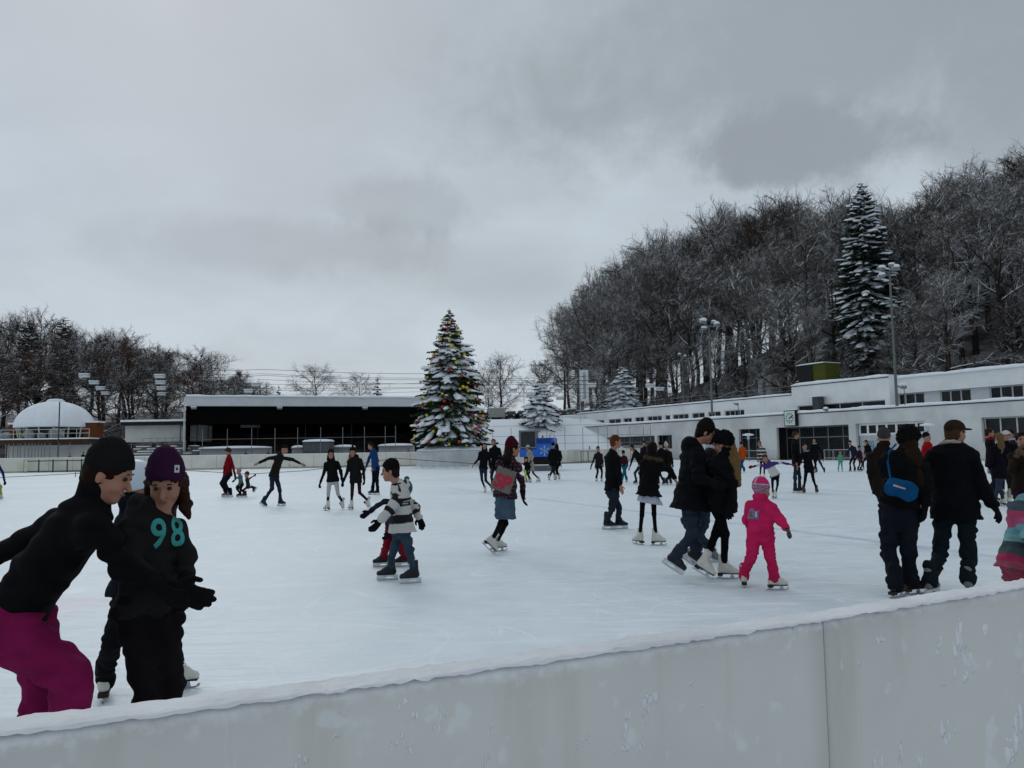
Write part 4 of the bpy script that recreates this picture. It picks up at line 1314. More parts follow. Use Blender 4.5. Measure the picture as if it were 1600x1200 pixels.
class Vox:
    def __init__(s, h):
        s.h = h; s.ops = []

    def _add(s, kind, lo, hi, k, sub, args, layer):
        s.ops.append((kind, np.array(lo), np.array(hi), k, sub, args, layer)); return s

    def cone(s, a, b, ra, rb, k=0.02, flat=None, fs=1.0, sub=False, layer=0):
        a, b = Vector(a), Vector(b)
        r = max(ra, rb) / min(1, fs) + k
        return s._add('cone', [min(a[i], b[i]) - r for i in range(3)], [max(a[i], b[i]) + r for i in range(3)], k, sub, (a, b, ra, rb, flat, fs), layer)

    def ell(s, c, rad, M, k=0.02, sub=False, layer=0):
        """M: 3 unit axes"""
        r = max(rad) + k
        return s._add('ell', [c[i] - r for i in range(3)], [c[i] + r for i in range(3)], k, sub, (Vector(c), rad, M), layer)

    def cut(s, p, n, layer=0):
        """remove everything of the layer on the side n points to"""
        return s._add('cut', [0] * 3, [0] * 3, 0, False, (Vector(p), Vector(n).normalized()), layer)

    def mesh(s, name, fold=0.0, fscale=0.1, origin=(0, 0, 0), fine=0.0):
        h = s.h
        B = [o for o in s.ops if o[0] != 'cut' and not o[4]]
        lo = np.min([o[1] for o in B], 0) - 4 * h - fold; hi = np.max([o[2] for o in B], 0) + 4 * h + fold
        n = np.ceil((hi - lo) / h).astype(int) + 1
        ax = [(lo[i] + h * np.arange(n[i])).astype(np.float32) for i in range(3)]
        layers = {}
        for kind, a, b, k, sub, args, layer in s.ops:
            if layer not in layers: layers[layer] = np.full(n, 0.4, np.float32)
            D = layers[layer]
            if kind == 'cut':
                p, nn = args
                d = ((ax[0] - p.x) * nn.x)[:, None, None] + ((ax[1] - p.y) * nn.y)[None, :, None] + ((ax[2] - p.z) * nn.z)[None, None, :]
                np.maximum(D, d, out=D); continue
            i0 = np.clip(np.floor((a - lo - 3 * h) / h).astype(int), 0, n - 1); i1 = np.clip(np.ceil((b - lo + 3 * h) / h).astype(int) + 1, 1, n)
            sl = tuple(slice(i0[i], i1[i]) for i in range(3))
            X, Y, Z = ax[0][sl[0]][:, None, None], ax[1][sl[1]][None, :, None], ax[2][sl[2]][None, None, :]
            if kind == 'cone':
                pa, pb, ra, rb, fl, fs = args
                px, py, pz = X - pa.x, Y - pa.y, Z - pa.z
                ab = pb - pa
                if fl is not None:
                    q = (px * fl.x + py * fl.y + pz * fl.z) * (1 / fs - 1)
                    px, py, pz = px + fl.x * q, py + fl.y * q, pz + fl.z * q
                    ab = ab + fl * (ab.dot(fl) * (1 / fs - 1))
                L = max(ab.length_squared, 1e-9)
                t_ = np.clip((px * ab.x + py * ab.y + pz * ab.z) / L, 0, 1)
                d = np.sqrt((px - t_ * ab.x) ** 2 + (py - t_ * ab.y) ** 2 + (pz - t_ * ab.z) ** 2) - (ra + (rb - ra) * t_)
                if fl is not None: d = d * (0.5 + 0.5 * fs)
            else:
                c, rad, M = args
                q = [((X - c.x) * m_.x + (Y - c.y) * m_.y + (Z - c.z) * m_.z) / r_ for m_, r_ in zip(M, rad)]
                k0 = np.sqrt(q[0] ** 2 + q[1] ** 2 + q[2] ** 2)
                k1 = np.sqrt((q[0] / rad[0]) ** 2 + (q[1] / rad[1]) ** 2 + (q[2] / rad[2]) ** 2) + 1e-6
                d = k0 * (k0 - 1) / k1
            S = D[sl]
            if sub:
                D[sl] = np.maximum(S, -d)
            else:
                hh = np.clip(0.5 + 0.5 * (S - d) / k, 0, 1)
                D[sl] = S + (d - S) * hh - k * hh * (1 - hh)
        keys = sorted(layers)
        D = layers[keys[0]]
        for q in keys[1:]:
            E_ = layers[q]; k = 0.02
            hh = np.clip(0.5 + 0.5 * (D - E_) / k, 0, 1)
            D = D + (E_ - D) * hh - k * hh * (1 - hh)
        G = vdb.FloatGrid(background=3 * h)
        if fold:
            m_ = np.abs(D) < fold + 3 * h
            I = np.nonzero(m_)
            x, y, z = ax[0][I[0]], ax[1][I[1]], ax[2][I[2]]
            w1 = vnoise(x + 0.3 * z, y, z * 1.8, fscale) * 2; w2 = vnoise(x, y + 5, z * 1.5, fscale * 0.45)
            D[I] += fold * (1 - np.abs(w1) * 2.2) * 0.7 + fold * 0.7 * w2
            if fine:
                D[I] += fine * vnoise(x + 9, y, z, 0.018) * 2
        G.copyFromArray(np.clip(D, -3 * h, 3 * h))
        P_, Q = G.convertToQuads(isovalue=0.0)
        if len(Q) == 0: return None
        P_ = P_ * h + lo - np.array(origin)
        me = bpy.data.meshes.new(name)
        me.vertices.add(len(P_)); me.vertices.foreach_set('co', P_.astype(np.float32).ravel())
        me.loops.add(len(Q) * 4); me.loops.foreach_set('vertex_index', Q.astype(np.int32).ravel())
        me.polygons.add(len(Q)); me.polygons.foreach_set('loop_start', np.arange(0, len(Q) * 4, 4, dtype=np.int32))
        me.polygons.foreach_set('loop_total', np.full(len(Q), 4, np.int32))
        me.update(calc_edges=True)
        me.polygons.foreach_set('use_smooth', [True] * len(Q))
        return me


def paint(me, fn):
    """colour pattern of the cloth: fn(xyz array in the mesh's own space) -> rgb array"""
    n = len(me.vertices); co = np.empty(n * 3, np.float32); me.vertices.foreach_get('co', co)
    c = np.ones((n, 4), np.float32); c[:, :3] = fn(co.reshape(-1, 3))
    at_ = me.color_attributes.new('Col', 'FLOAT_COLOR', 'POINT'); at_.data.foreach_set('color', c.ravel())


def cloth(name, c, rough=0.85, bump=0.5, bs=160):
    c = tuple(x * (0.55 if max(c) < 0.035 else 0.8) for x in c)
    return pmat('cloth_' + name, c, rough, 0.12, 7, bump, bs, spec=0.05)


def cloth_attr():
    if 'cloth_pattern' in MATS: return MATS['cloth_pattern']
    m = bpy.data.materials.new('cloth_pattern'); m.use_nodes = True
    k = NT(m.node_tree); b = m.node_tree.nodes['Principled BSDF']
    a = k.n('ShaderNodeVertexColor'); a.layer_name = 'Col'
    k.l(a.outputs[0], b.inputs['Base Color']); b.inputs['Roughness'].default_value = 0.85; b.inputs['Specular IOR Level'].default_value = 0.15
    tcx = k.n('ShaderNodeTexCoord'); bn = k.n('ShaderNodeBump'); bn.inputs['Strength'].default_value = 0.4; bn.inputs['Distance'].default_value = 0.01
    k.l(k.noise(tcx.outputs['Object'], 140, 4, 0.6), bn.inputs['Height']); k.l(bn.outputs[0], b.inputs['Normal'])
    MATS['cloth_pattern'] = m
    return m


SKIN = pmat('skin', (0.34, 0.165, 0.11), 0.55, 0.06, 12, 0.1, 200, spec=0.3)
SKIN.node_tree.nodes['Principled BSDF'].inputs['Subsurface Weight'].default_value = 0.08
EYEM = pmat('eye_dark', (0.02, 0.014, 0.01), 0.3, 0)
LIPM = pmat('lips', (0.28, 0.08, 0.07), 0.5, 0.05)
BLADE = pmat('skate_blade', (0.45, 0.47, 0.5), 0.25, 0.05, 3, metal=0.9)
PLAST = pmat('white_plastic', (0.62, 0.64, 0.66), 0.4, 0.05, 3)
Z = Vector((0, 0, 1))
XYZ = (Vector((1, 0, 0)), Vector((0, 1, 0)), Vector((0, 0, 1)))

# skates: ankle at the origin, toe towards +y, blade bottom at z = -0.15
def boot_mesh(kind):
    v = Vox(0.0055)
    v.cone((0, -0.012, 0.10), (0, -0.016, 0.0), 0.046, 0.044, 0.02)
    v.cone((0, -0.035, -0.05), (0, 0.07, -0.055), 0.040, 0.039, 0.03)
    v.cone((0, 0.07, -0.052), (0, 0.135, -0.066), 0.037, 0.030 if kind == 'fig' else 0.034, 0.03)
    v.cone((0, 0.0, 0.0), (0, 0.06, -0.035), 0.042, 0.036, 0.03)
    v.cut((0, 0, -0.088), (0, 0, -1)); v.cut((0, 0, 0.115), (0, 0.15, 1))
    return v.mesh('skate')


def skate_protos():
    P_ = {}
    for kind in ('fig', 'hoc'):
        b = boot_mesh(kind)
        sole = MB()
        bl = MB()
        if kind == 'fig':
            sole.prism([(-0.075, -0.088), (-0.072, -0.118), (-0.02, -0.118), (-0.012, -0.098), (0.06, -0.096), (0.155, -0.096), (0.158, -0.088)], 0, -0.032, 0.032)
            bl.prism([(-0.10, -0.142), (-0.085, -0.15), (0.02, -0.152), (0.13, -0.150), (0.165, -0.138), (0.172, -0.118), (0.155, -0.118), (0.145, -0.134), (0.11, -0.138), (0.10, -0.1), (0.07, -0.1), (0.06, -0.138), (-0.02, -0.138), (-0.03, -0.118), (-0.06, -0.118), (-0.07, -0.138)], 0, -0.0035, 0.0035)
        else:
            sole.prism([(-0.09, -0.088), (-0.095, -0.128), (-0.05, -0.132), (-0.03, -0.112), (0.02, -0.108), (0.05, -0.112), (0.075, -0.132), (0.165, -0.128), (0.165, -0.10), (0.16, -0.088)], 0, -0.02, 0.02)
            sole.prism([(-0.1, -0.128), (-0.095, -0.140), (0.16, -0.140), (0.175, -0.120), (0.165, -0.116), (0.07, -0.130), (-0.05, -0.130)], 0, -0.010, 0.010)
            bl.prism([(-0.10, -0.1405), (-0.085, -0.15), (0.02, -0.152), (0.15, -0.149), (0.172, -0.1405)], 0, -0.003, 0.003)
        lc = MB()
        for i in range(6):
            y = 0.02 + i * 0.012; z = 0.075 - i * 0.022
            lc.tube([(-0.026, y + 0.008, z + 0.004), (0, y + 0.020, z), (0.026, y + 0.008, z - 0.004)], 0.0035, 4)
        mk = lambda m_, nm: (lambda q: (q.polygons.foreach_set('use_smooth', [False] * len(q.polygons)), q)[1])(me_of(m_, nm))
        P_[kind] = (b, mk(sole, 'sole'), mk(bl, 'blade'), mk(lc, 'lace'))
    return P_


SK = skate_protos()
SKM = {'fig': (pmat('white_boot', (0.60, 0.58, 0.53), 0.5, 0.08, 9), pmat('heel_dark', (0.03, 0.02, 0.018), 0.5), pmat('lace_white', (0.6, 0.6, 0.58), 0.7)),
       'hoc': (pmat('black_boot', (0.018, 0.018, 0.022), 0.45, 0.1, 9), PLAST, pmat('lace_grey', (0.3, 0.3, 0.3), 0.7)),
       'grey': (pmat('grey_boot', (0.16, 0.17, 0.18), 0.45, 0.1, 9), PLAST, pmat('lace_white', (0.6, 0.6, 0.58), 0.7)),
       'brown': (pmat('brown_boot', (0.045, 0.025, 0.018), 0.5, 0.1, 9), pmat('heel_dark', (0.03, 0.02, 0.018), 0.5), pmat('lace_white', (0.6, 0.6, 0.58), 0.7))}


def add_skate(root, kind, ankle, yaw, pitch, sc_, near):
    base = 'hoc' if kind in ('hoc', 'grey') else 'fig'
    M = Matrix.Translation(ankle - root.location) @ Matrix.Rotation(-R(yaw - 180) + 0 * 1.0, 4, 'Z') if False else None
    # yaw 0 = toe towards the camera (-y), 90 = towards +x
    M = Matrix.Translation(ankle - root.location) @ Matrix.Rotation(R(yaw) + math.pi, 4, 'Z') @ Matrix.Rotation(R(pitch), 4, 'X') @ Matrix.Diagonal((sc_, sc_, sc_, 1))
    par = None
    for i, nm in enumerate(('skate', 'sole', 'blade', 'lace')):
        if nm == 'lace' and not near: continue
        o = bpy.data.objects.new(nm, SK[base][i]); col.objects.link(o)
        mt = (SKM[kind][0], SKM[kind][1], BLADE, SKM[kind][2])[i]
        if not o.data.materials: o.data.materials.append(mt)
        o.material_slots[0].link = 'OBJECT'; o.material_slots[0].material = mt
        if par is None:
            o.parent = root; o.matrix_local = M; par = o
        else:
            o.parent = par


def yawv(y):
    return Vector((math.sin(R(y)), -math.cos(R(y)), 0))


def hand(v, w_, d, palm_n, s, k, side, curl=0.7, rf=0.0085, glove=1.0, layer=0):
    """wrist w_, pointing d, palm facing palm_n"""
    d = d.normalized(); pn = (palm_n - d * palm_n.dot(d)).normalized(); sd = d.cross(pn) * side
    g = glove
    pc = w_ + d * 0.05 * s
    v.ell(pc, (0.048 * s * g, 0.036 * s * g, 0.017 * s * g), (d, sd, pn), k, layer=layer)
    v.cone(w_ - d * 0.02 * s, pc, 0.022 * s * g, 0.022 * s * g, k, layer=layer)
    for i, (o_, L) in enumerate(((-0.026, 0.030), (-0.009, 0.036), (0.009, 0.034), (0.025, 0.026))):
        p = w_ + d * (0.092 - 0.006 * abs(i - 1.3)) * s + sd * o_ * s * g
        c_ = curl * (0.85 + 0.12 * i)
        dirs = d
        for j in range(3):
            a = c_ * (0.6, 0.9, 0.8)[j]
            dirs = (dirs * math.cos(a) + pn * math.sin(a) * 1.0)
            dirs.normalize()
            q = p + dirs * L * s * (1.0, 0.75, 0.6)[j] + sd * (o_ * 0.06) * s
            v.cone(p, q, rf * g, rf * 0.92 * g, 0.006, layer=layer); p = q
    t0 = w_ + d * 0.03 * s - sd * 0.03 * s * g
    t1 = t0 + (d * 0.7 - sd * 0.7 + pn * 0.25).normalized() * 0.036 * s
    t2 = t1 + (d * 0.9 - sd * 0.1 + pn * 0.4).normalized() * 0.032 * s
    v.cone(t0, t1, 0.012 * g, 0.0105 * g, 0.01, layer=layer); v.cone(t1, t2, 0.0105 * g, 0.009 * g, 0.005, layer=layer)


def build_person(sp):
    H = sp.get('H', 1.72); s = H / 1.75
    f0 = sp['f'][0]
    if 'd' in sp: Y0 = sp['d']
    else: Y0 = gnd(f0[0], max(f[1] for f in sp['f'] if len(f) == 2)).y
    near = Y0 < 12
    pix = Y0 / 797.0
    h = min(0.026, max(0.0075, pix * 0.85)) if not sp.get('vx') else sp['vx']
    sk = sp.get('sk', 'fig'); hA = 0.15 * (0.62 + 0.38 * s) if sk else 0.09 * s
    lift0 = sp.get('z', 0.0)
    sks = (0.62 + 0.38 * s)
    yaw = sp.get('yaw', 0); F = yawv(yaw); Lf = Vector((math.cos(R(yaw)), math.sin(R(yaw)), 0))
    J = lambda q, dy=0.0: at(q[0], q[1], Y0 + dy + (q[2] if len(q) > 2 else 0.0))
    hd = J(sp['h'])
    nk = J(sp['n']) if 'n' in sp else hd - Z * 0.20 * s
    pv = J(sp['p']) if 'p' in sp else Vector((nk.x, nk.y, nk.z - 0.53 * s))
    up = (nk - pv).normalized()
    Lt = (Lf - up * Lf.dot(up)).normalized(); Ft = Lt.cross(up) * -1
    if Ft.dot(F) < 0: Ft = -Ft
    W = sp.get('w', 1.0)
    sh = {1: nk + Lt * 0.152 * s * W - up * 0.075 * s, -1: nk - Lt * 0.152 * s * W - up * 0.075 * s}
    if 'shr' in sp: sh[-1] = J(sp['shr'])
    if 'shl' in sp: sh[1] = J(sp['shl'])
    hp = {1: pv + Lf * 0.085 * s * min(1, W + 0.05), -1: pv - Lf * 0.085 * s * min(1, W + 0.05)}
    def bone(par, q, L, fwd):
        """joint seen at q: depth follows from the bone length when it is foreshortened"""
        p = at(q[0], q[1], par.y)
        if len(q) > 2: return at(q[0], q[1], par.y + q[2])
        l2 = (p - par).length
        if abs(F.y) > 0.45 and l2 < L * 0.97:
            dy = math.sqrt(max(0, L * L - l2 * l2)) * 0.8 * (1 if F.y > 0 else -1) * fwd
            return at(q[0], q[1], par.y + dy)
        return p
    el, ha, kn, an = {}, {}, {}, {}
    for side, e_, h_ in ((1, 'el', 'hl'), (-1, 'er', 'hr')):
        if e_ in sp: el[side] = bone(sh[side], sp[e_], 0.29 * s, 0.0 if not sp.get('armf') else 1)
        else: el[side] = sh[side] + Lt * 0.06 * s * side - up * 0.27 * s - Ft * 0.03 * s
        if h_ in sp: ha[side] = bone(el[side], sp[h_], 0.25 * s, 0.6)
        else: ha[side] = el[side] - Z * 0.2 * s + Ft * 0.13 * s - Lt * 0.02 * side * s
    fts = []
    for i, side in ((0, 1), (1, -1)):
        f = sp['f'][i] if i < len(sp['f']) else None
        if f is None:
            an[side] = Vector((hp[side].x, hp[side].y, hA + lift0)); fts.append((yaw, 0)); continue
        if len(f) == 2:
            g = gnd(f[0], f[1]) if Y0 < 20 else at(f[0], 700, Y0 + (0.1 * side * F.x))
            yy = min(max(g.y, Y0 - 0.45), Y0 + 0.45)
            q = at(f[0], f[1], yy)
            an[side] = Vector((q.x, yy, hA + lift0)); fts.append((sp.get('fy', (yaw, yaw))[i], 0))
        else:
            q = at(f[0], f[1], Y0 + f[2]); an[side] = Vector((q.x, q.y, max(hA, q.z))); fts.append((sp.get('fy', (yaw, yaw))[i], f[3] if len(f) > 3 else 0))
    for i, (side, k_) in enumerate(((1, 'kl'), (-1, 'kr'))):
        if k_ in sp: kn[side] = bone(hp[side], sp[k_], 0.42 * s, 0.3)
        else:
            m_ = hp[side].lerp(an[side], 0.50)
            L = 0.84 * s; l = (hp[side] - an[side]).length
            b_ = math.sqrt(max(0.0, (L / 2) ** 2 - (min(l, L) / 2) ** 2)) if l < L else 0
            kn[side] = m_ + F * min(b_, 0.2 * s)
    base = Vector(((an[1].x + an[-1].x) / 2, (an[1].y + an[-1].y) / 2, lift0))
    root = empty('person', tuple(base), label=sp['label'], cat='person')
    if sp.get('group'): root['group'] = sp['group']
    O = tuple(base)
    jk = sp.get('jk', (0.01, 0.01, 0.012)); tr = sp.get('tr', (0.012, 0.014, 0.02))
    # ---- body: one continuous figure inside the clothes
    hy = sp.get('hy', yaw); Fh = yawv(hy); pt = R(sp.get('hp', 5)); ti = R(sp.get('ht', 0))
    Fh2 = (Fh * math.cos(pt) - Z * math.sin(pt)); Lh = Vector((math.cos(R(hy)), math.sin(R(hy)), 0)); Uh = (Z * math.cos(pt) + Fh * math.sin(pt))
    Rt = Matrix.Rotation(ti, 3, Fh2); Lh, Uh = Rt @ Lh, Rt @ Uh
    hs = (0.62 + 0.38 * s) * sp.get('hs', 1.0)
    hv = h if Y0 > 14 else max(0.0055, h * 0.7)
    b = Vox(hv)
    def hpnt(f_, l_, u_): return hd + Fh2 * f_ * hs + Lh * l_ * hs + Uh * u_ * hs
    ax3 = (Lh, Fh2, Uh)
    b.ell(hpnt(-0.008, 0, 0.022), (0.077 * hs, 0.094 * hs, 0.094 * hs), ax3, 0.02)
    b.ell(hpnt(0.022, 0, -0.045), (0.058 * hs, 0.066 * hs, 0.070 * hs), ax3, 0.03)
    b.ell(hpnt(0.066, 0, -0.093), (0.024 * hs, 0.022 * hs, 0.020 * hs), ax3, 0.03)
    b.cone(hpnt(0.088, 0, 0.005), hpnt(0.108, 0, -0.028), 0.008 * hs, 0.0135 * hs, 0.012)
    b.ell(hpnt(0.076, 0, 0.030), (0.045 * hs, 0.018 * hs, 0.010 * hs), ax3, 0.015)
    b.ell(hpnt(0.086, 0, -0.056), (0.022 * hs, 0.012 * hs, 0.008 * hs), ax3, 0.006)
    b.ell(hpnt(0.083, 0, -0.068), (0.018 * hs, 0.011 * hs, 0.007 * hs), ax3, 0.006)
    for q in (1, -1):
        b.ell(hpnt(0.058, 0.036 * q, -0.035), (0.022 * hs, 0.025 * hs, 0.022 * hs), ax3, 0.02)
        b.ell(hpnt(-0.005, 0.077 * q, -0.012), (0.010 * hs, 0.018 * hs, 0.030 * hs), ax3, 0.006)
        b.ell(hpnt(0.088, 0.031 * q, 0.010), (0.014 * hs, 0.010 * hs, 0.009 * hs), ax3, 0.0, sub=True)
    b.cone(hpnt(-0.02, 0, -0.06), nk + up * 0.0, 0.052 * hs, 0.062 * s, 0.03)
    b.cone(nk - up * 0.07 * s, pv, 0.12 * s, 0.12 * s, 0.03, Ft, 0.6)
    for q in (1, -1):
        b.cone(sh[q], el[q], 0.042 * s, 0.034 * s, 0.03); b.cone(nk - up * 0.04, sh[q], 0.05 * s, 0.045 * s, 0.03)
        b.cone(el[q], ha[q], 0.034 * s, 0.024 * s, 0.02)
        lw = 0.8 * min(1.0, sp.get('tw', 1.0)); b.cone(hp[q], kn[q], 0.065 * s * lw, 0.046 * s * lw, 0.01); b.cone(kn[q], an[q], 0.044 * s * lw, 0.032 * s * lw, 0.01)
        b.cone(pv, hp[q], 0.09 * s, 0.07 * s, 0.03)
    glove = sp.get('gl')
    for q in (1, -1):
        d = (ha[q] - el[q]).normalized(); pn = (Lt * -q + Ft * 0.5)
        if sp.get('pn'): pn = Vector(sp['pn'])
        if glove is None: hand(b, ha[q], d, pn, s, 0.01, q, 0.45, max(0.0088 * (0.6 + 0.4 * s), hv * 0.62))
        else:
            b.cone(ha[q], ha[q] + d * 0.02, 0.02 * s, 0.018 * s, 0.01)
    link('body', b.mesh('body', origin=O), SKIN if 'skin' not in sp else sp['skin'], root)
    if Y0 < 25:
        for q in (1, -1):
            e = MB(); c = hpnt(0.083, 0.031 * q, 0.010) - base
            e.blob(tuple(c), 0.0115 * hs, 0.0115 * hs, 0.009 * hs, 0, 0, 10, 6)
            link('eye', me_of(e, 'eye'), EYEM, root, True)
            if Y0 < 14:
                e = MB(); a = [hpnt(0.091 - 0.010 * abs(t_ - 0.4), (0.016 + 0.032 * t_) * q, 0.030 + 0.007 * math.sin(t_ * 3)) - base for t_ in (0, 0.35, 0.7, 1)]
                e.tube(a, [0.0022, 0.0035, 0.003, 0.0015], 5); link('eyebrow', me_of(e, 'eyebrow'), EYEM, root)
        if Y0 < 14:
            e = MB(); a = [hpnt(0.0985 - 0.35 * abs(t_) ** 1.5 * 0.35, t_ * 0.9, -0.061 + 3 * t_ * t_) - base for t_ in (-0.024, -0.012, 0, 0.012, 0.024)]
            e.tube(a, [0.001, 0.003, 0.0038, 0.003, 0.001], 6); link('mouth', me_of(e, 'mouth'), LIPM, root)
    # ---- gloves
    if glove is not None:
        gm = cloth('%.3f_%.3f_%.3f' % glove, glove)
        for q in (1, -1):
            v = Vox(max(0.006, hv)); d = (ha[q] - el[q]).normalized(); pn = (Lt * -q + Ft * 0.5)
            if sp.get('pn'): pn = Vector(sp['pn'])
            hand(v, ha[q], d, pn, s * 1.08, 0.012, q, 0.5, max(0.0115 * (0.6 + 0.4 * s), hv * 0.7), 1.18)
            v.cone(ha[q] - d * 0.045 * s, ha[q] + d * 0.02 * s, 0.046 * s, 0.034 * s, 0.01)
            link('glove', v.mesh('glove', origin=O), gm, root)
    # ---- jacket
    pf = sp.get('pf', 1.0); sl = sp.get('sl', 1.0)
    hem = sp.get('hem', 0.10); fl_ = sp.get('flare', 0.02)
    v = Vox(h)
    ch = nk - up * 0.15 * s; wa = nk.lerp(pv, 0.62)
    v.cone(nk - up * 0.10 * s, wa, 0.155 * s * pf, 0.140 * s * pf, 0.04, Ft, 0.72)
    v.cone(wa, pv, 0.140 * s * pf, 0.165 * s * pf, 0.04, Ft, 0.78)
    if hem > 0:
        dn = -Z * 0.85 - up * 0.15
        he = pv + dn * (hem + 0.02) * s
        v.cone(pv, he, 0.165 * s * pf, (0.168 + fl_) * s * pf, 0.04, Ft, 0.78)
        v.cut(pv + dn * hem * s, -up * 0.6 - Z * 0.4)
    else:
        v.cut(pv + up * (-hem) * s, -up)
    if sp.get('hood'):
        v.ell(nk - Ft * 0.06 * s + up * 0.03 * s, (0.12 * s, 0.085 * s, 0.085 * s), (Lt, Ft, up), 0.03, layer=1)
    if sp.get('hoodup'):
        v.ell(hpnt(-0.03, 0, 0.0), (0.105 * hs, 0.11 * hs, 0.13 * hs), ax3, 0.02, layer=1)
        v.ell(hpnt(0.11, 0, -0.02), (0.075 * hs, 0.09 * hs, 0.10 * hs), ax3, 0.0, sub=True, layer=1)
    v.cone(nk - up * 0.06 * s, nk + up * 0.055 * s, 0.085 * s, 0.066 * s, 0.03, layer=1)
    if sp.get('collar'): v.cone(nk, hd - Uh * 0.075 * hs - Fh2 * 0.02, 0.085 * s, 0.078 * hs, 0.03, layer=1)
    for q in (1, -1):
        v.cone(nk - up * 0.045 * s, sh[q], 0.072 * s, 0.062 * s * pf, 0.06, layer=1); v.cone(nk - up * 0.12 * s, sh[q] - up * 0.03 * s, 0.08 * s, 0.055 * s * pf, 0.06, layer=1)
        v.cone(sh[q], el[q], 0.064 * s * pf * sl, 0.054 * s * pf * sl, 0.025, layer=1)
        v.cone(el[q], ha[q] - (ha[q] - el[q]).normalized() * 0.015, 0.053 * s * pf * sl, 0.040 * s * pf * sl, 0.02, layer=1)
    fo = sp.get('fold', 0.018) * s * (1 if Y0 < 20 else 0.7)
    me = v.mesh('jacket', fo, 0.13 * s, O, sp.get('fur', 0.0))
    if callable(jk):
        ctx = dict(nk=nk - base, pv=pv - base, el={q: el[q] - base for q in el}, ha={q: ha[q] - base for q in ha}, sh={q: sh[q] - base for q in sh}, up=up, Lt=Lt, Ft=Ft, s=s)
        paint(me, lambda P_: jk(P_, ctx)); link('jacket', me, cloth_attr(), root)
    else:
        link('jacket', me, cloth('%.3f_%.3f_%.3f' % jk, jk), root)
    # ---- trousers / tights
    tw = sp.get('tw', 1.0); te = sp.get('te', 1.0)
    v = Vox(h)
    ww_ = min(1.0, W + 0.06)
    v.cone(pv + up * 0.06 * s, pv - Z * 0.03 * s, 0.135 * s * ww_, 0.145 * s * ww_, 0.04, Ft, 0.8)
    for q in (1, -1):
        v.cone(hp[q], kn[q], 0.088 * s * tw, 0.060 * s * tw, 0.035)
        v.cone(kn[q], an[q] + (kn[q] - an[q]).normalized() * (0.05 if tw < 1.02 else -0.005), 0.058 * s * tw, 0.046 * s * tw * te, 0.02)
    for q in (1, -1):
        if tw >= 1.0:
            ld = Z if abs(fts[0 if q == 1 else 1][1]) < 5 else (kn[q] - an[q]).normalized()
            v.cone(an[q] + ld * 0.12 * s, an[q] - ld * 0.02 * s, 0.052 * s * tw, 0.056 * s * tw * te, 0.03)
    me = v.mesh('trousers', (0.018 if tw > 0.9 else 0.003) * s, 0.11 * s, O)
    if callable(tr):
        ctx = dict(an={q: an[q] - base for q in an}, kn={q: kn[q] - base for q in kn}, pv=pv - base, s=s)
        paint(me, lambda P_: tr(P_, ctx)); link('trousers', me, cloth_attr(), root)
    else:
        link('trousers', me, cloth('%.3f_%.3f_%.3f' % tr, tr), root)
    # ---- skirt
    if sp.get('skirt'):
        c, top, L, r0, r1 = sp['skirt']
        v = Vox(max(h, 0.009)); dn = -Z
        v.cone(pv + dn * top * s, pv + dn * (L + 0.05) * s, r0 * s, r1 * s, 0.03, F, 0.82)
        v.cut(pv + dn * L * s, -Z + Lf * sp.get('skt', 0.0)); v.cut(pv + dn * top * s, Z)
        link('skirt', v.mesh('skirt', 0.012 * s, 0.08, O), cloth('%.3f_%.3f_%.3f' % c, c), root)
    # ---- hair and headgear
    hr = sp.get('hair')
    if hr:
        c, L = hr[0], hr[1]
        v = Vox(hv)
        v.ell(hpnt(-0.014, 0, 0.028), (0.086 * hs, 0.100 * hs, 0.100 * hs), ax3, 0.02)
        v.ell(hpnt(-0.045, 0, -0.04), (0.072 * hs, 0.055 * hs, 0.075 * hs), ax3, 0.03)
        v.ell(hpnt(0.085, 0, -0.032), (0.070 * hs, 0.075 * hs, 0.088 * hs), ax3, 0.0, sub=True)
        v.ell(hpnt(-0.01, 0, -0.16), (0.07 * hs, 0.2 * hs, 0.06 * hs), ax3, 0.0, sub=True)
        if L > 0.05:
            off = hr[2] if len(hr) > 2 else 0.0
            a = hpnt(-0.06, off * 0.6, -0.04)
            bq = nk - Ft * 0.085 * s + Lt * off + up * 0.0
            c2 = bq - Z * L + Lt * off * 0.6
            v.cone(a, bq, 0.062 * hs, 0.070 * hs, 0.04, Ft, 0.75); v.cone(bq, c2, 0.075 * hs, 0.040 * hs, 0.04, Ft, 0.5)
            if len(hr) > 3:
                for q in (1, -1):
                    a = hpnt(-0.01, 0.078 * q, -0.02); bq = hpnt(0.01, 0.085 * q, -0.14)
                    v.cone(a, bq, 0.026 * hs, 0.028 * hs, 0.02); v.cone(bq, bq - Z * L * 0.6 + Ft * 0.03, 0.03 * hs, 0.014 * hs, 0.02)
        me = v.mesh('hair', 0.005, 0.045, O, 0.004)
        if me: link('hair', me, cloth('hair_%.3f_%.3f_%.3f' % c, c, 0.6, 0.9, 300), root)
    ht = sp.get('hat')
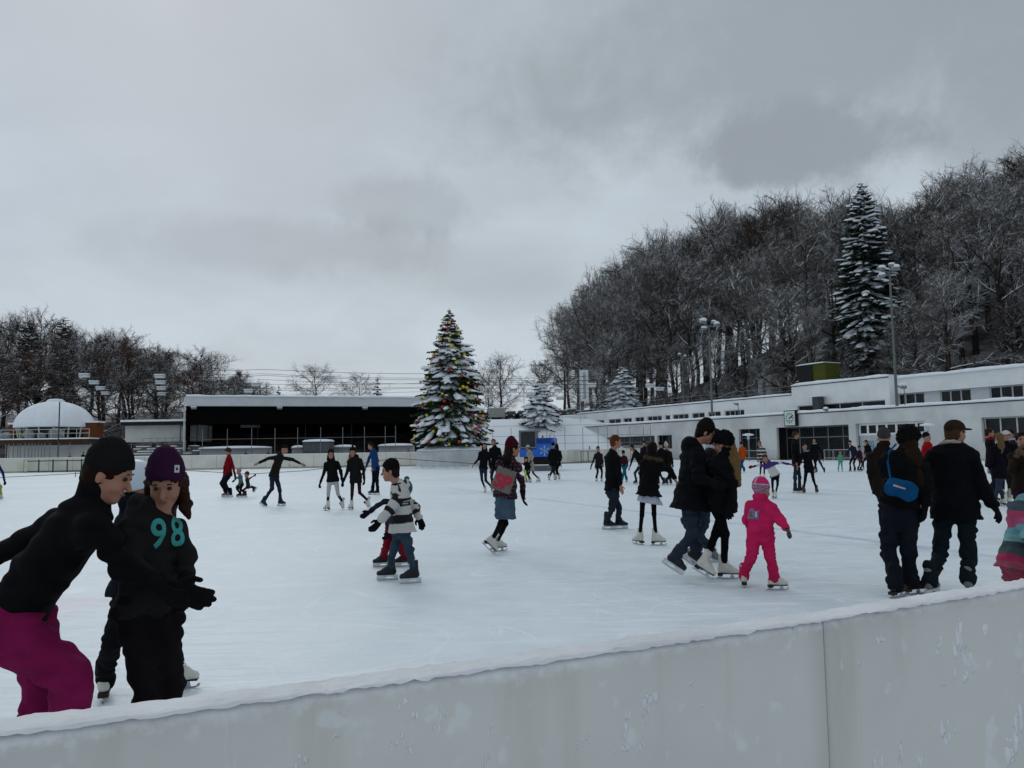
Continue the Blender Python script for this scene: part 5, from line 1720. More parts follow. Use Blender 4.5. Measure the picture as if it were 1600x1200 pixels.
    if ht:
        kind, c = ht[0], ht[1]
        v = Vox(hv)
        if kind in ('beanie', 'pom', 'fur'):
            g = 1.2 if kind == 'fur' else 1.0
            v.ell(hpnt(-0.012, 0, 0.040), (0.090 * hs * g, 0.107 * hs * g, 0.103 * hs * (g if kind == 'fur' else 1.0)), ax3, 0.02)
            if kind != 'fur': v.ell(hpnt(-0.03, 0, 0.085), (0.07 * hs, 0.078 * hs, 0.075 * hs * (ht[2] if len(ht) > 2 else 1.0)), ax3, 0.03)
            v.cut(hpnt(0.0, 0, (0.020 if kind != 'fur' else -0.01) - sp.get('hatlow', 0)), -(Uh * 0.88 - Fh2 * 0.47))
        elif kind == 'cap':
            v.ell(hpnt(-0.012, 0, 0.045), (0.089 * hs, 0.106 * hs, 0.088 * hs), ax3, 0.02)
            v.cut(hpnt(0.0, 0, 0.030), -(Uh * 0.96 - Fh2 * 0.2))
            v.ell(hpnt(0.125, 0, 0.045), (0.066 * hs, 0.055 * hs, 0.011 * hs), ax3, 0.012, layer=1)
        elif kind == 'helmet':
            v.ell(hpnt(-0.016, 0, 0.040), (0.106 * hs, 0.132 * hs, 0.112 * hs), ax3, 0.02)
            v.cut(hpnt(0.0, 0, 0.0), -(Uh * 0.95 - Fh2 * 0.3))
        if kind == 'fur':
            me = v.mesh('hat', 0.012, 0.03, O, 0.012)
        else:
            me = v.mesh('hat', 0.003 if kind == 'beanie' else 0.0, 0.04, O)
        if callable(c):
            ctx = dict(hd=hd - base, U=Uh, F=Fh2, L=Lh, hs=hs); paint(me, lambda P_: c(P_, ctx)); mt = cloth_attr()
        else:
            mt = cloth('hat_%.3f_%.3f_%.3f' % c, c, 0.9, 0.8, 110) if kind != 'helmet' else pmat('helmet_%.2f' % c[0], c, 0.35, 0.05)
        ho = link('hat', me, mt, root)
        if kind == 'pom' or (len(ht) > 3 and ht[3]):
            v = Vox(hv); v.ell(hpnt(-0.05, 0, 0.175), (0.04 * hs,) * 3, XYZ, 0.01)
            link('pompom', v.mesh('pompom', 0.008, 0.02, O), cloth('hat_%.3f_%.3f_%.3f' % (c if not callable(c) else (0.5, 0.1, 0.2)), (0.02, 0.02, 0.02)), root)
        if kind == 'helmet' and near:
            vn_ = MB()
            for (a_, b_, c_) in ((0.3, 0.75, 0.4), (0.3, -0.75, 0.4), (-0.1, 0.8, 0.5), (-0.1, -0.8, 0.5), (0.5, 0.35, 0.75), (0.5, -0.35, 0.75)):
                q = Vector((a_, b_, c_)).normalized()
                p = hpnt(-0.016 + q.x * 0.128, q.y * 0.103, 0.040 + q.z * 0.109) - base
                vn_.blob(tuple(p), 0.022, 0.022, 0.010, 1, 0.1, 10, 6)
            vn_.build('vent', BLACK, ho, True)
    sf = sp.get('scarf')
    if sf:
        v = Vox(h)
        for i in range(8):
            a0, a1 = 2 * math.pi * i / 8, 2 * math.pi * (i + 1) / 8
            g = lambda a: nk + Lt * math.cos(a) * 0.075 * s + Ft * math.sin(a) * 0.072 * s + up * 0.03 * s
            v.cone(g(a0), g(a1), 0.034 * s, 0.034 * s, 0.01)
        link('scarf', v.mesh('scarf', 0.006, 0.04, O), cloth('%.3f_%.3f_%.3f' % sf, sf), root)
    if sk:
        for (fy, fp), q in zip(fts, (1, -1)):
            add_skate(root, sk, an[q], fy, fp, sks, Y0 < 16)
    else:
        for (fy, fp), q in zip(fts, (1, -1)):
            v = Vox(h); fv = yawv(fy); c = an[q]
            v.cone(c, c - Z * 0.05 * s, 0.05 * s, 0.045 * s, 0.02); v.cone(c - Z * 0.045 * s, c - Z * 0.05 * s + fv * 0.14 * s, 0.042 * s, 0.036 * s, 0.02); v.cut((0, 0, base.z + 0.002), (0, 0, -1))
            link('boot', v.mesh('boot', origin=O), cloth('boot_dark', (0.02, 0.018, 0.018)), root)
    return dict(root=root, nk=nk, pv=pv, sh=sh, el=el, ha=ha, an=an, kn=kn, up=up, Lt=Lt, Ft=Ft, s=s, Y0=Y0, hd=hd)
BK = (0.011, 0.011, 0.013); DN = (0.010, 0.013, 0.024); JE = (0.035, 0.055, 0.085); DJ = (0.018, 0.027, 0.042)
# colour patterns
def lerp_axis(P_, a, b):
    a, b = np.array(a), np.array(b); ab = b - a
    return ((P_ - a) @ ab) / (ab @ ab)
def near_seg(P_, a, b):
    a, b = np.array(a), np.array(b); ab = b - a
    t_ = np.clip(((P_ - a) @ ab) / (ab @ ab), 0, 1)[:, None]
    return np.linalg.norm(P_ - a - ab * t_, axis=1)
def pick(n, base):
    return np.tile(np.array(base, np.float32), (n, 1))
def boy_jacket(P_, c):
    w_, k_ = (0.46, 0.46, 0.44), (0.012, 0.012, 0.014)
    out = pick(len(P_), w_)
    tt = lerp_axis(P_, c['nk'], c['pv']) * (c['nk'] - c['pv']).length / c['s']
    dt = near_seg(P_, c['nk'], c['pv'])
    out[((tt > 0.13) & (tt < 0.235)) | ((tt > 0.34) & (tt < 0.45))] = k_
    m_ = ((tt > 0.17) & (tt < 0.18)) | ((tt > 0.195) & (tt < 0.205)); out[m_] = w_
    for q in (1, -1):
        du = near_seg(P_, c['sh'][q], c['el'][q]); df = near_seg(P_, c['el'][q], c['ha'][q])
        arm = (np.minimum(du, df) < 0.085 * c['s']) & (dt > 0.12 * c['s'])
        ta = np.where(du < df, np.clip(lerp_axis(P_, c['sh'][q], c['el'][q]), 0, 1), 1 + np.clip(lerp_axis(P_, c['el'][q], c['ha'][q]), 0, 1))
        out[arm] = w_
        out[arm & (((ta > 0.18) & (ta < 0.55)) | ((ta > 0.95) & (ta < 1.30)))] = k_
    x = (tt < 0.10) & (np.sin(P_[:, 0] * 60 + P_[:, 2] * 35) + np.sin(P_[:, 2] * 48 - P_[:, 1] * 30) > 0.9); out[x] = k_
    return out
def plaid(P_, c):
    out = pick(len(P_), (0.030, 0.010, 0.016))
    g = 0.055
    u = (P_ @ np.array(c['Lt'])) / g; v_ = P_[:, 2] / g; w_ = (P_ @ np.array(c['Ft'])) / g
    fu, fv_ = u - np.floor(u), v_ - np.floor(v_)
    out[(fu < 0.25)] = (0.014, 0.009, 0.012); out[fv_ < 0.25] = (0.050, 0.014, 0.022)
    out[(fu < 0.3) & (fv_ < 0.3)] = (0.14, 0.09, 0.11)
    return out
def teal_stripe(P_, c):
    out = pick(len(P_), (0.045, 0.12, 0.13)); f = P_[:, 2] / 0.07; f = f - np.floor(f)
    out[f < 0.35] = (0.03, 0.05, 0.06); out[(f > 0.6) & (f < 0.72)] = (0.2, 0.25, 0.26); return out
def purple_white(P_, c):
    tt = lerp_axis(P_, c['nk'], c['pv']); out = pick(len(P_), (0.5, 0.49, 0.45))
    dt = near_seg(P_, c['nk'], c['pv'])
    out[tt < 0.32] = (0.055, 0.03, 0.16); out[tt > 1.02] = (0.055, 0.03, 0.16)
    out[dt > 0.17 * c['s']] = (0.055, 0.03, 0.16)
    f = (dt > 0.30 * c['s']) & (dt < 0.42 * c['s']); out[f] = (0.5, 0.49, 0.45)
    return out
def white_black(P_, c):
    out = pick(len(P_), (0.02, 0.018, 0.02)); f = P_[:, 2] / 0.16; f = f - np.floor(f); out[f < 0.45] = (0.45, 0.45, 0.44); return out
def pink_hat(P_, c):
    u = (P_ - np.array(c['hd'])) @ np.array(c['U']); a = (P_ - np.array(c['hd'])) @ np.array(c['L'])
    out = pick(len(P_), (0.52, 0.02, 0.13)); out[(u < 0.055)] = (0.22, 0.09, 0.15)
    sp_ = (np.sin(a * 420) * np.sin(u * 420) > 0.45) & (u < 0.055); out[sp_] = (0.5, 0.4, 0.45)
    out[(u > 0.055) & (u < 0.062)] = (0.55, 0.5, 0.5); out[(np.abs(a) < 0.012) & (u > 0.06)] = (0.4, 0.3, 0.35); return out
def legwarm(P_, c):
    out = pick(len(P_), (0.40, 0.40, 0.40)); out[P_[:, 2] < 0.36] = (0.012, 0.012, 0.014); return out
def neon(P_, c):
    out = pick(len(P_), (0.012, 0.012, 0.012)); f = (np.abs(P_[:, 0]) > 0.10); out[f] = (0.45, 0.6, 0.02); return out
def fleece(P_, c):
    """pink, teal and grey stripes running over a bent back"""
    tt = lerp_axis(P_, c['nk'], c['pv']) * 1.0 + 0.10 * np.sin(P_[:, 0] * 9) + 0.05 * np.sin(P_[:, 1] * 17)
    cols = [(0.10, 0.22, 0.24), (0.035, 0.05, 0.07), (0.06, 0.08, 0.10), (0.34, 0.04, 0.10), (0.30, 0.06, 0.13), (0.10, 0.25, 0.28), (0.16, 0.30, 0.31), (0.03, 0.05, 0.06), (0.05, 0.07, 0.08), (0.32, 0.03, 0.08), (0.30, 0.06, 0.10), (0.05, 0.07, 0.07)]
    i = np.clip(((tt + 0.15) / 0.125).astype(int), 0, len(cols) - 1)
    return np.array(cols, np.float32)[i]
def mitt_stripe(P_):
    out = pick(len(P_), (0.02, 0.016, 0.016)); f = P_[:, 2] / 0.035; f = f - np.floor(f); out[f < 0.35] = (0.14, 0.10, 0.06); out[(f > 0.5) & (f < 0.7)] = (0.06, 0.08, 0.10); return out

CAST = [
 dict(id='purple', label='woman leaning forward in bright purple trousers, black jacket and black beanie, near the front board', H=1.68, d=3.25, yaw=85, collar=1, h=(169, 741), n=(136, 802), p=(16, 966), shr=(148, 822, -0.12), shl=(92, 818, 0.12), hp=24, hy=100, hs=0.93, hatlow=0.012,
      er=(196, 888, 0.12), hr=(268, 918, 0.02), el=(-28, 880, 0.0), hl=(-6, 955, 0.0), kl=(66, 1066, 0.1), kr=(110, 1056, 0.0), f=[(40, 1250, 0.15), (92, 1262, -0.05)], jk=BK, tr=(0.25, 0.012, 0.088), tw=1.36, te=1.3, hem=0.0, pf=1.0, sl=0.95, gl=BK,
      hat=('beanie', (0.016, 0.017, 0.018), 1.1), hair=((0.03, 0.012, 0.008), 0.05, 0.02), sk='fig'),
 dict(id='girl98', label='girl in purple beanie and charcoal sweatshirt with turquoise 98, looking down', H=1.50, d=3.5, yaw=46, hatlow=0.01, w=0.80, h=(259, 752), n=(238, 806), p=(231, 945), hp=30, hy=14, hs=0.94,
      er=(210, 880, -0.06), hr=(250, 918, -0.14), el=(291, 868, -0.02), hl=(291, 916, -0.12), f=[(250, 1225, 0.05), (226, 1230, -0.05)], jk=(0.026, 0.026, 0.028), tr=(0.016, 0.012, 0.014), tw=1.12, te=1.3, hem=0.04, pf=0.90, sl=1.08, gl=BK, hood=1,
      hat=('beanie', (0.036, 0.010, 0.036), 1.25), hair=((0.035, 0.016, 0.010), 0.08, 0.06, 1), sk='fig'),
 dict(id='helmet', label='child in pale helmet and dark clothes standing behind the girl with 98', H=1.42, d=4.75, yaw=120, h=(213, 760), n=(208, 803), p=(203, 925), hp=5, hy=165, f=[(272, 1062), (163, 1094)], kr=(176, 1000), kl=(245, 1000), jk=DN, tr=BK, tw=1.25, hem=0.02, pf=1.1, gl=BK,
      hat=('helmet', (0.55, 0.62, 0.70)), hs=1.12, collar=1, sk='fig', fy=(100, 200)),
 dict(label='person in bright blue jacket cut by the left picture edge', H=1.65, yaw=60, d=29.5, h=(-9, 715), n=(-10, 722), p=(-12, 748), hl=(7, 751), el=(4, 738), f=[(1, 779), (-14, 781)], jk=(0.02, 0.025, 0.16), tr=(0.35, 0.42, 0.12), gl=BK, hair=((0.03, 0.02, 0.015), 0)),
 dict(label='adult in red jacket and fur edged cap skating with two small children', H=1.72, yaw=-50, d=28.8, h=(356, 706), n=(358, 714), p=(357, 740), hl=(367, 741), el=(364, 728), hr=(350, 744), er=(351, 730), f=[(360, 774), (353, 776)], jk=(0.20, 0.006, 0.012), tr=(0.014, 0.014, 0.022), tw=1.2, hat=('fur', (0.05, 0.042, 0.034)), gl=BK, sk='grey'),
 dict(label='small child in black and white hat and teal striped jacket', H=1.08, yaw=-45, d=28.5, h=(373, 737), n=(375, 743), p=(377, 757), f=[(383, 775), (375, 776)], jk=teal_stripe, tr=BK, tw=1.2, hat=('beanie', white_black if False else (0.30, 0.31, 0.30)), gl=BK, hl=(367, 750), el=(370, 747), sk='hoc'),
 dict(label='small child in dark blue suit kicking one skate back', H=0.98, yaw=-60, d=28.5, h=(385.5, 742), n=(386, 748), p=(388, 760), f=[(381, 775), (396, 762, 0.1, -60)], el=(391, 747), hl=(396, 744), jk=(0.02, 0.03, 0.045), tr=BK, hat=('beanie', (0.08, 0.02, 0.025)), gl=BK, sk='hoc'),
 dict(id='armsout', label='man in dark grey coat and cap gliding with both arms stretched out', H=1.78, yaw=75, d=23.2, h=(445, 702), n=(438, 711), p=(428, 742), er=(420, 716), hr=(404, 723), el=(457, 718), hl=(470, 724.5), kl=(437, 765), kr=(425, 764), f=[(438, 791), (412, 782, 0.05, -28)], fy=(80, 70), jk=(0.026, 0.024, 0.020), tr=(0.022, 0.030, 0.048), hem=0.06, hat=('cap', (0.014, 0.010, 0.010)), sk='hoc', w=0.95),
 dict(label='girl in black jacket, pale trousers and black leg warmers holding a hand', H=1.60, yaw=15, d=21.2, h=(517, 710), n=(518, 720), p=(520, 748), er=(507, 736), hr=(501, 753), el=(532, 735), hl=(535, 751), kl=(528, 772), kr=(513, 772), f=[(535, 784, 0.3, -40), (512, 797)], fy=(40, -30), jk=BK, tr=legwarm, tw=0.85, hem=0.10, hair=((0.02, 0.011, 0.009), 0.16, 0.0, 1), hat=('beanie', (0.02, 0.018, 0.018)), gl=BK),
 dict(label='girl in dark hooded coat and maroon tights holding hands with the girl in pale trousers', H=1.64, yaw=5, d=21.2, h=(551, 707), n=(554, 716), p=(556, 744), er=(544, 734), hr=(537, 751), el=(568, 733), hl=(569, 748), kl=(562, 770), kr=(550, 773), f=[(575, 782, 0.35, -40), (549, 798)], fy=(60, -20), jk=(0.018, 0.017, 0.018), tr=(0.035, 0.008, 0.016), tw=0.78, hem=0.20, hood=1, hair=((0.18, 0.11, 0.05), 0.18, 0.0, 1), hat=('pom', BK, 1.0), gl=BK),
 dict(label='man in bright blue jacket and navy trousers skating behind the two girls', H=1.85, yaw=-55, d=28.8, h=(579, 697), n=(583, 704.5), p=(587, 731), er=(576, 718), hr=(572, 730), el=(590, 720), hl=(584, 731), kr=(584, 750), kl=(589, 750), f=[(590, 769), (582, 771)], jk=(0.012, 0.055, 0.18), tr=(0.008, 0.011, 0.024), tw=1.15, hem=0.10, hair=((0.02, 0.014, 0.01), 0), sk='hoc'),
 dict(id='boy', label='boy in black and white striped jacket, black beanie and hockey skates', H=1.52, d=9.1, yaw=-75, h=(610, 736), n=(624, 762), p=(628, 822), hp=8, hy=-85, el=(609, 796, -0.08), hl=(594, 814, -0.08), er=(648, 795, 0.05), hr=(654, 808, 0.05), kl=(640, 862), kr=(614, 862), f=[(646, 911), (610, 906)], fy=(-72, -80), jk=boy_jacket, tr=(0.040, 0.065, 0.10), tw=0.98, hem=0.08, flare=0.04, pf=1.22, sl=1.15, gl=BK, hood=1, scarf=BK, hat=('beanie', (0.012, 0.010, 0.012), 0.9), hair=((0.03, 0.016, 0.01), 0), sk='hoc'),
 dict(label='child in red trousers and teal hat half hidden behind the boy in stripes', H=1.22, d=10.1, yaw=-70, h=(632, 768), n=(624, 784), p=(614, 818), er=(601, 783), hr=(577, 800), kr=(605, 852), kl=(624, 852), f=[(633, 884), (600, 883)], jk=(0.02, 0.026, 0.045), tr=(0.22, 0.008, 0.02), tw=1.3, gl=(0.014, 0.014, 0.03), hat=('pom', (0.03, 0.14, 0.16), 1.1), sk='hoc'),
 dict(id='spbag', label='woman in maroon hat, plaid jacket and denim skirt seen from behind', H=1.72, d=11.5, yaw=150, h=(801, 701), n=(796, 719), p=(789, 772), hy=105, er=(784, 745, 0.1), hr=(782, 768, 0.2), el=(815, 748, 0.03), hl=(817, 772, 0.03), kl=(790, 818, 0.05), kr=(782, 818), f=[(777, 861), (770, 842, 0.15, -45)], fy=(120, 100), jk=plaid, tr=BK, tw=0.72, hem=0.06, pf=1.02, gl=(0.03, 0.012, 0.018), skirt=((0.075, 0.12, 0.17), 0.02, 0.36, 0.155, 0.165), hat=('beanie', (0.06, 0.008, 0.014), 1.35), hair=((0.025, 0.014, 0.01), 0.06)),
 dict(label='dark haired woman in black jacket and jeans stretching one arm out by the tree plinth', H=1.68, yaw=5, d=28.8, h=(757, 697), n=(757, 705), p=(755, 731), er=(748, 717), hr=(741, 725), el=(765, 719), hl=(766, 732), kr=(753, 750), kl=(759, 751), f=[(771, 766), (758, 769)], jk=BK, tr=(0.02, 0.032, 0.055), tw=0.85, hem=0.03, hair=((0.018, 0.010, 0.008), 0.22, 0.0, 1)),
 dict(label='dark haired man in black jacket walking close beside the dark haired woman in jeans', H=1.82, yaw=-15, d=29.6, h=(771, 691), n=(773, 699), p=(774, 728), f=[(780, 765), (770, 766)], jk=BK, tr=(0.02, 0.028, 0.045), hair=((0.01, 0.008, 0.008), 0), sk='hoc'),
 dict(label='woman in cream coat and white cap before the blue ice machine', H=1.62, yaw=-60, d=38, h=(824.5, 700), n=(827, 705), p=(830, 726), hr=(820, 722), er=(823, 714), kl=(833, 739), f=[(842, 751), (827, 753)], jk=(0.42, 0.37, 0.28), tr=(0.02, 0.018, 0.03), tw=0.85, hem=0.32, flare=0.02, hat=('beanie', (0.6, 0.6, 0.6)), hair=((0.03, 0.02, 0.015), 0.1), gl=BK),
 dict(label='child in black snow trousers with neon yellow stripes beside the cream coat', H=1.15, yaw=-30, d=37.6, h=(822, 718), n=(823, 723), p=(825, 735), f=[(829, 753), (822, 753)], jk=BK, tr=neon, tw=1.35, hat=('beanie', BK)),
 dict(label='person in long dark coat and grey trousers before the ice machine', H=1.82, yaw=170, d=40, h=(864, 696), n=(864, 703), p=(865, 724), f=[(867, 750), (858, 751)], jk=BK, tr=(0.026, 0.034, 0.034), tw=1.1, hem=0.12, hat=('beanie', BK), pf=1.15),
 dict(label='person in black with long dark hair standing close right of the grey trousers', H=1.76, yaw=190, d=40.8, h=(870, 697), n=(870.5, 704), p=(871, 725), f=[(874, 750), (869, 751)], jk=BK, tr=BK, hair=((0.018, 0.011, 0.008), 0.25, 0.0, 1)),
 dict(label='person in dark grey coat standing alone left of the ginger haired man', H=1.66, yaw=10, d=37.3, h=(934.5, 702), n=(935, 708), p=(935, 726), hr=(924, 728), er=(928, 717), f=[(940, 750), (932, 752)], jk=(0.03, 0.026, 0.03), tr=(0.018, 0.018, 0.028), hem=0.2, hat=('beanie', (0.05, 0.042, 0.036)), gl=BK),
 dict(id='ginger', label='ginger haired man in black jumper and dark jeans on hockey skates', H=1.83, d=14.6, yaw=115, h=(962, 690), n=(957, 709), p=(957, 765), hy=95, er=(967, 740, -0.02), hr=(970, 758, -0.06), el=(950, 738), hl=(956, 758), kr=(956, 795), kl=(967, 792), f=[(967, 821), (949, 827)], fy=(85, 85), jk=(0.009, 0.009, 0.011), tr=(0.018, 0.026, 0.036), tw=1.0, hem=0.02, hair=((0.12, 0.040, 0.015), 0.0), sk='hoc'),
 dict(label='child in teal blue trousers and dark red trimmed jacket behind the ginger haired man', H=1.28, yaw=160, d=36, h=(974, 708), n=(974.5, 713), p=(976, 727), f=[(979, 752), (972, 753)], jk=(0.05, 0.012, 0.02), tr=(0.01, 0.13, 0.21), tw=1.5, hat=('beanie', (0.03, 0.02, 0.025)), gl=(0.3, 0.02, 0.06)),
 dict(label='woman in dark fur collared jacket bending forward with her arm hanging', H=1.68, yaw=-55, d=34, h=(987, 700), n=(992, 707), p=(1003, 727), er=(988, 718), hr=(984, 730), f=[(1003, 756), (994, 757)], jk=(0.016, 0.015, 0.018), tr=(0.03, 0.038, 0.055), hood=1, hat=('beanie', (0.045, 0.016, 0.012)), hair=((0.06, 0.04, 0.02), 0.1), sk='hoc'),
 dict(label='person in plum jacket and dark cap far behind the bending woman', H=1.78, yaw=-10, d=42, h=(1006, 693), n=(1007, 699), p=(1008, 719), f=[(1010, 744), (1005, 744)], jk=(0.03, 0.014, 0.032), tr=BK, hat=('cap', BK), sk='hoc'),
 dict(id='whiteskirt', label='girl in flared black coat over white skirt and black tights', H=1.58, d=12.3, yaw=165, h=(1019, 702), n=(1021, 720), p=(1013, 764), er=(1047, 735, -0.02), hr=(1054, 748, -0.06), el=(1003, 742, 0.1), hl=(1001, 760, 0.2), kl=(1003, 805), kr=(1022, 803), f=[(1000, 851), (1025, 852)], fy=(215, 82), jk=BK, tr=(0.010, 0.009, 0.011), tw=0.66, hem=0.12, flare=0.09, hood=1, skt=0.2, skirt=((0.50, 0.53, 0.62), 0.06, 0.235, 0.15, 0.245), hair=((0.018, 0.010, 0.008), 0.08)),
 dict(label='person in black with black beanie directly behind the girl in the white skirt', H=1.78, yaw=-160, d=32.7, h=(1032, 695), n=(1033, 702), p=(1034, 727), f=[(1038, 756), (1029, 757)], jk=BK, tr=BK, hat=('pom', BK), sk='hoc'),
 dict(label='person in white knitted hat and brown jacket with wine red gloves', H=1.75, yaw=150, d=32.9, h=(1041, 697), n=(1042, 705), p=(1043, 729), el=(1048, 717), hl=(1048, 727), f=[(1048, 757), (1042, 756)], jk=(0.03, 0.016, 0.014), tr=BK, hat=('pom', (0.55, 0.53, 0.5), 1.3), gl=(0.14, 0.01, 0.03), sk='hoc'),
 dict(id='coat', label='tall man in long black hooded coat and brown beanie leaning to the blonde woman', H=1.90, d=9.15, yaw=95, h=(1102, 676), n=(1084, 700), p=(1078, 772), hp=28, hy=85, er=(1092, 745, -0.1), hr=(1108, 752, -0.1), gl=BK, el=(1100, 740, 0.1), hl=(1122, 745, 0.1), kr=(1084, 832), kl=(1080, 832, 0.1), f=[(1088, 862, 0.25, -35), (1056, 868, -0.05, -32)], fy=(80, 70), jk=(0.009, 0.009, 0.012), tr=(0.028, 0.042, 0.062), tw=1.05, hem=0.16, flare=0.10, pf=1.16, sl=1.15, hood=1, hat=('beanie', (0.020, 0.014, 0.010), 1.15), hair=((0.015, 0.010, 0.008), 0), sk='hoc'),
 dict(id='blonde', label='blonde woman in black coat, black hat and white figure skates beside the tall man', H=1.74, d=9.0, yaw=-155, h=(1130, 694), n=(1130, 718), p=(1127, 784), hy=-130, hp=12, el=(1146, 755, -0.04), hl=(1141, 786, -0.1), er=(1106, 752, -0.05), hr=(1092, 775, 0.05), gl=BK, kl=(1133, 834), kr=(1118, 834), f=[(1132, 904), (1102, 876, -0.1, -28)], fy=(75, 60), jk=(0.010, 0.010, 0.013), tr=(0.009, 0.009, 0.011), tw=0.82, hem=0.12, pf=1.12, hat=('fur', (0.009, 0.009, 0.012)), collar=1, hair=((0.19, 0.115, 0.045), 0.26, -0.085)),
 dict(id='third', label='person in jeans and dark jacket whose face shows between the hugging couple', H=1.70, d=10.4, yaw=70, h=(1118, 684), n=(1113, 704), p=(1095, 772), hy=75, kl=(1102, 815), kr=(1072, 812), f=[(1085, 869, 0.0, -60), (1112, 868, 0.1, -20)], fy=(60, 60), jk=(0.02, 0.02, 0.025), tr=(0.03, 0.045, 0.065), tw=1.1, scarf=(0.42, 0.44, 0.52), hair=((0.016, 0.010, 0.008), 0.05), sk='grey'),
 dict(id='pink', label='small child in bright pink snowsuit and patterned pink hat', H=1.14, d=8.3, yaw=155, h=(1190, 766), n=(1190, 786), p=(1188, 832), hy=125, er=(1219, 812, -0.05), hr=(1229, 826, -0.12), el=(1168, 812, 0.1), hl=(1172, 828, 0.22), kl=(1174, 870), kr=(1203, 868), f=[(1163, 917), (1210, 922)], fy=(165, 85), collar=1, hatlow=0.02, jk=(0.68, 0.022, 0.125), tr=(0.64, 0.020, 0.11), tw=1.5, te=1.05, hem=0.0, pf=1.28, sl=1.2, gl=(0.05, 0.035, 0.03), hat=('beanie', pink_hat, 0.9), hs=1.08, scarf=(0.5, 0.022, 0.12)),
 dict(label='girl in white and purple jacket stooping with both arms spread wide', H=1.42, yaw=-25, d=23, h=(1195, 716), n=(1201, 724), p=(1211, 742), hp=20, er=(1188, 726), hr=(1177, 729), el=(1222, 723), hl=(1233, 725), kl=(1215, 757), kr=(1207, 758), f=[(1212, 775), (1208, 777)], jk=purple_white, tr=BK, tw=0.75, hem=0.05, hair=((0.07, 0.03, 0.014), 0.14, 0.0), gl=(0.22, 0.01, 0.04)),
 dict(label='girl in grey hat and black and white jacket behind the arm spreading girl', H=1.6, yaw=-35, d=37, h=(1186.5, 694), n=(1189, 700), p=(1192, 717), f=[(1194, 746), (1188, 747)], jk=white_black, tr=BK, tw=0.85, hair=((0.025, 0.012, 0.01), 0.25, 0.0), hat=('beanie', (0.13, 0.12, 0.12), 1.4), gl=(0.4, 0.02, 0.02)),
 dict(label='person in orange jacket and blue trousers far off beside the blonde hair', H=1.75, yaw=180, d=47.6, h=(1158, 694), n=(1160, 699), p=(1160, 716), f=[(1163, 736), (1157, 737)], jk=(0.50, 0.08, 0.01), tr=(0.01, 0.08, 0.22), tw=1.2, hat=('beanie', (0.03, 0.03, 0.05)), sk='hoc'),
 dict(id='tallman', label='tall brown haired man in dark jacket and jeans beside the woman in black', H=1.86, yaw=70, d=25.8, h=(1243, 680), n=(1242, 689.5), p=(1245, 722), hr=(1244, 722, -0.1), er=(1239, 707), kr=(1242, 745), kl=(1249, 744), f=[(1250, 766), (1243, 769)], fy=(80, 80), jk=(0.014, 0.013, 0.013), tr=(0.028, 0.040, 0.065), hem=0.06, pf=1.12, hair=((0.05, 0.026, 0.014), 0.0), sk='hoc'),
 dict(label='woman in black coat and black ankle boots skates facing us beside the tall man', H=1.58, yaw=-5, d=25.4, h=(1257, 698), n=(1260, 706), p=(1264, 731), er=(1251, 717), hr=(1247, 728), el=(1274, 720), hl=(1274, 732), kr=(1258, 750), kl=(1271, 750), f=[(1276, 769), (1256, 768)], jk=BK, tr=BK, tw=0.85, hem=0.12, hair=((0.03, 0.014, 0.01), 0.12), scarf=(0.25, 0.32, 0.36), sk='brown'),
 dict(label='man with pale scarf in black coat and jeans far behind the woman in black', H=1.84, yaw=-20, d=44, h=(1272, 688), n=(1273, 694), p=(1275, 715), hl=(1286, 717), el=(1283, 706), f=[(1288, 739), (1276, 739)], jk=BK, tr=(0.03, 0.036, 0.07), scarf=(0.5, 0.5, 0.45), hair=((0.02, 0.013, 0.01), 0), sk='hoc'),
 dict(label='toddler in mint green suit and red hat', H=1.05, yaw=-10, d=46, h=(1313, 707), n=(1313, 711), p=(1313, 720), f=[(1316, 735), (1310, 735)], jk=(0.12, 0.42, 0.30), tr=(0.12, 0.42, 0.30), tw=1.3, hat=('beanie', (0.4, 0.01, 0.04))),
 dict(label='adult in dark blue jacket stooping beside the toddler in mint', H=1.72, yaw=-50, d=46, h=(1328, 692), n=(1331, 698), p=(1335, 714), er=(1326, 705), hr=(1323, 713), f=[(1336, 736), (1329, 736)], jk=(0.02, 0.026, 0.05), tr=BK, hat=('beanie', BK), sk='hoc'),
 dict(label='child in plum jacket right of the stooping adult', H=1.4, yaw=20, d=46.5, h=(1343, 700), n=(1343, 705), p=(1343, 716), f=[(1345, 736), (1341, 736)], jk=(0.05, 0.012, 0.03), tr=BK, hat=('beanie', BK), sk='hoc'),
 dict(label='long haired person in black skating past the notice panels', H=1.74, yaw=-60, d=49, h=(1353, 691), n=(1355, 696), p=(1357, 713), f=[(1360, 732), (1349, 732)], jk=BK, tr=BK, hair=((0.015, 0.01, 0.01), 0.2, 0.0), hat=('beanie', (0.03, 0.02, 0.02))),
 dict(id='brown', label='man in brown jacket and grey beanie behind the woman with the blue bag', H=1.76, d=11.6, yaw=165, collar=1, h=(1381, 684), n=(1378, 704), p=(1386, 764), el=(1360, 738, 0.05), hl=(1366, 765, 0.15), f=[(1398, 850), (1386, 852)], jk=(0.026, 0.018, 0.015), tr=(0.022, 0.028, 0.034), tw=1.15, hem=0.08, pf=1.15, hat=('beanie', (0.055, 0.052, 0.052), 0.9), sk='hoc'),
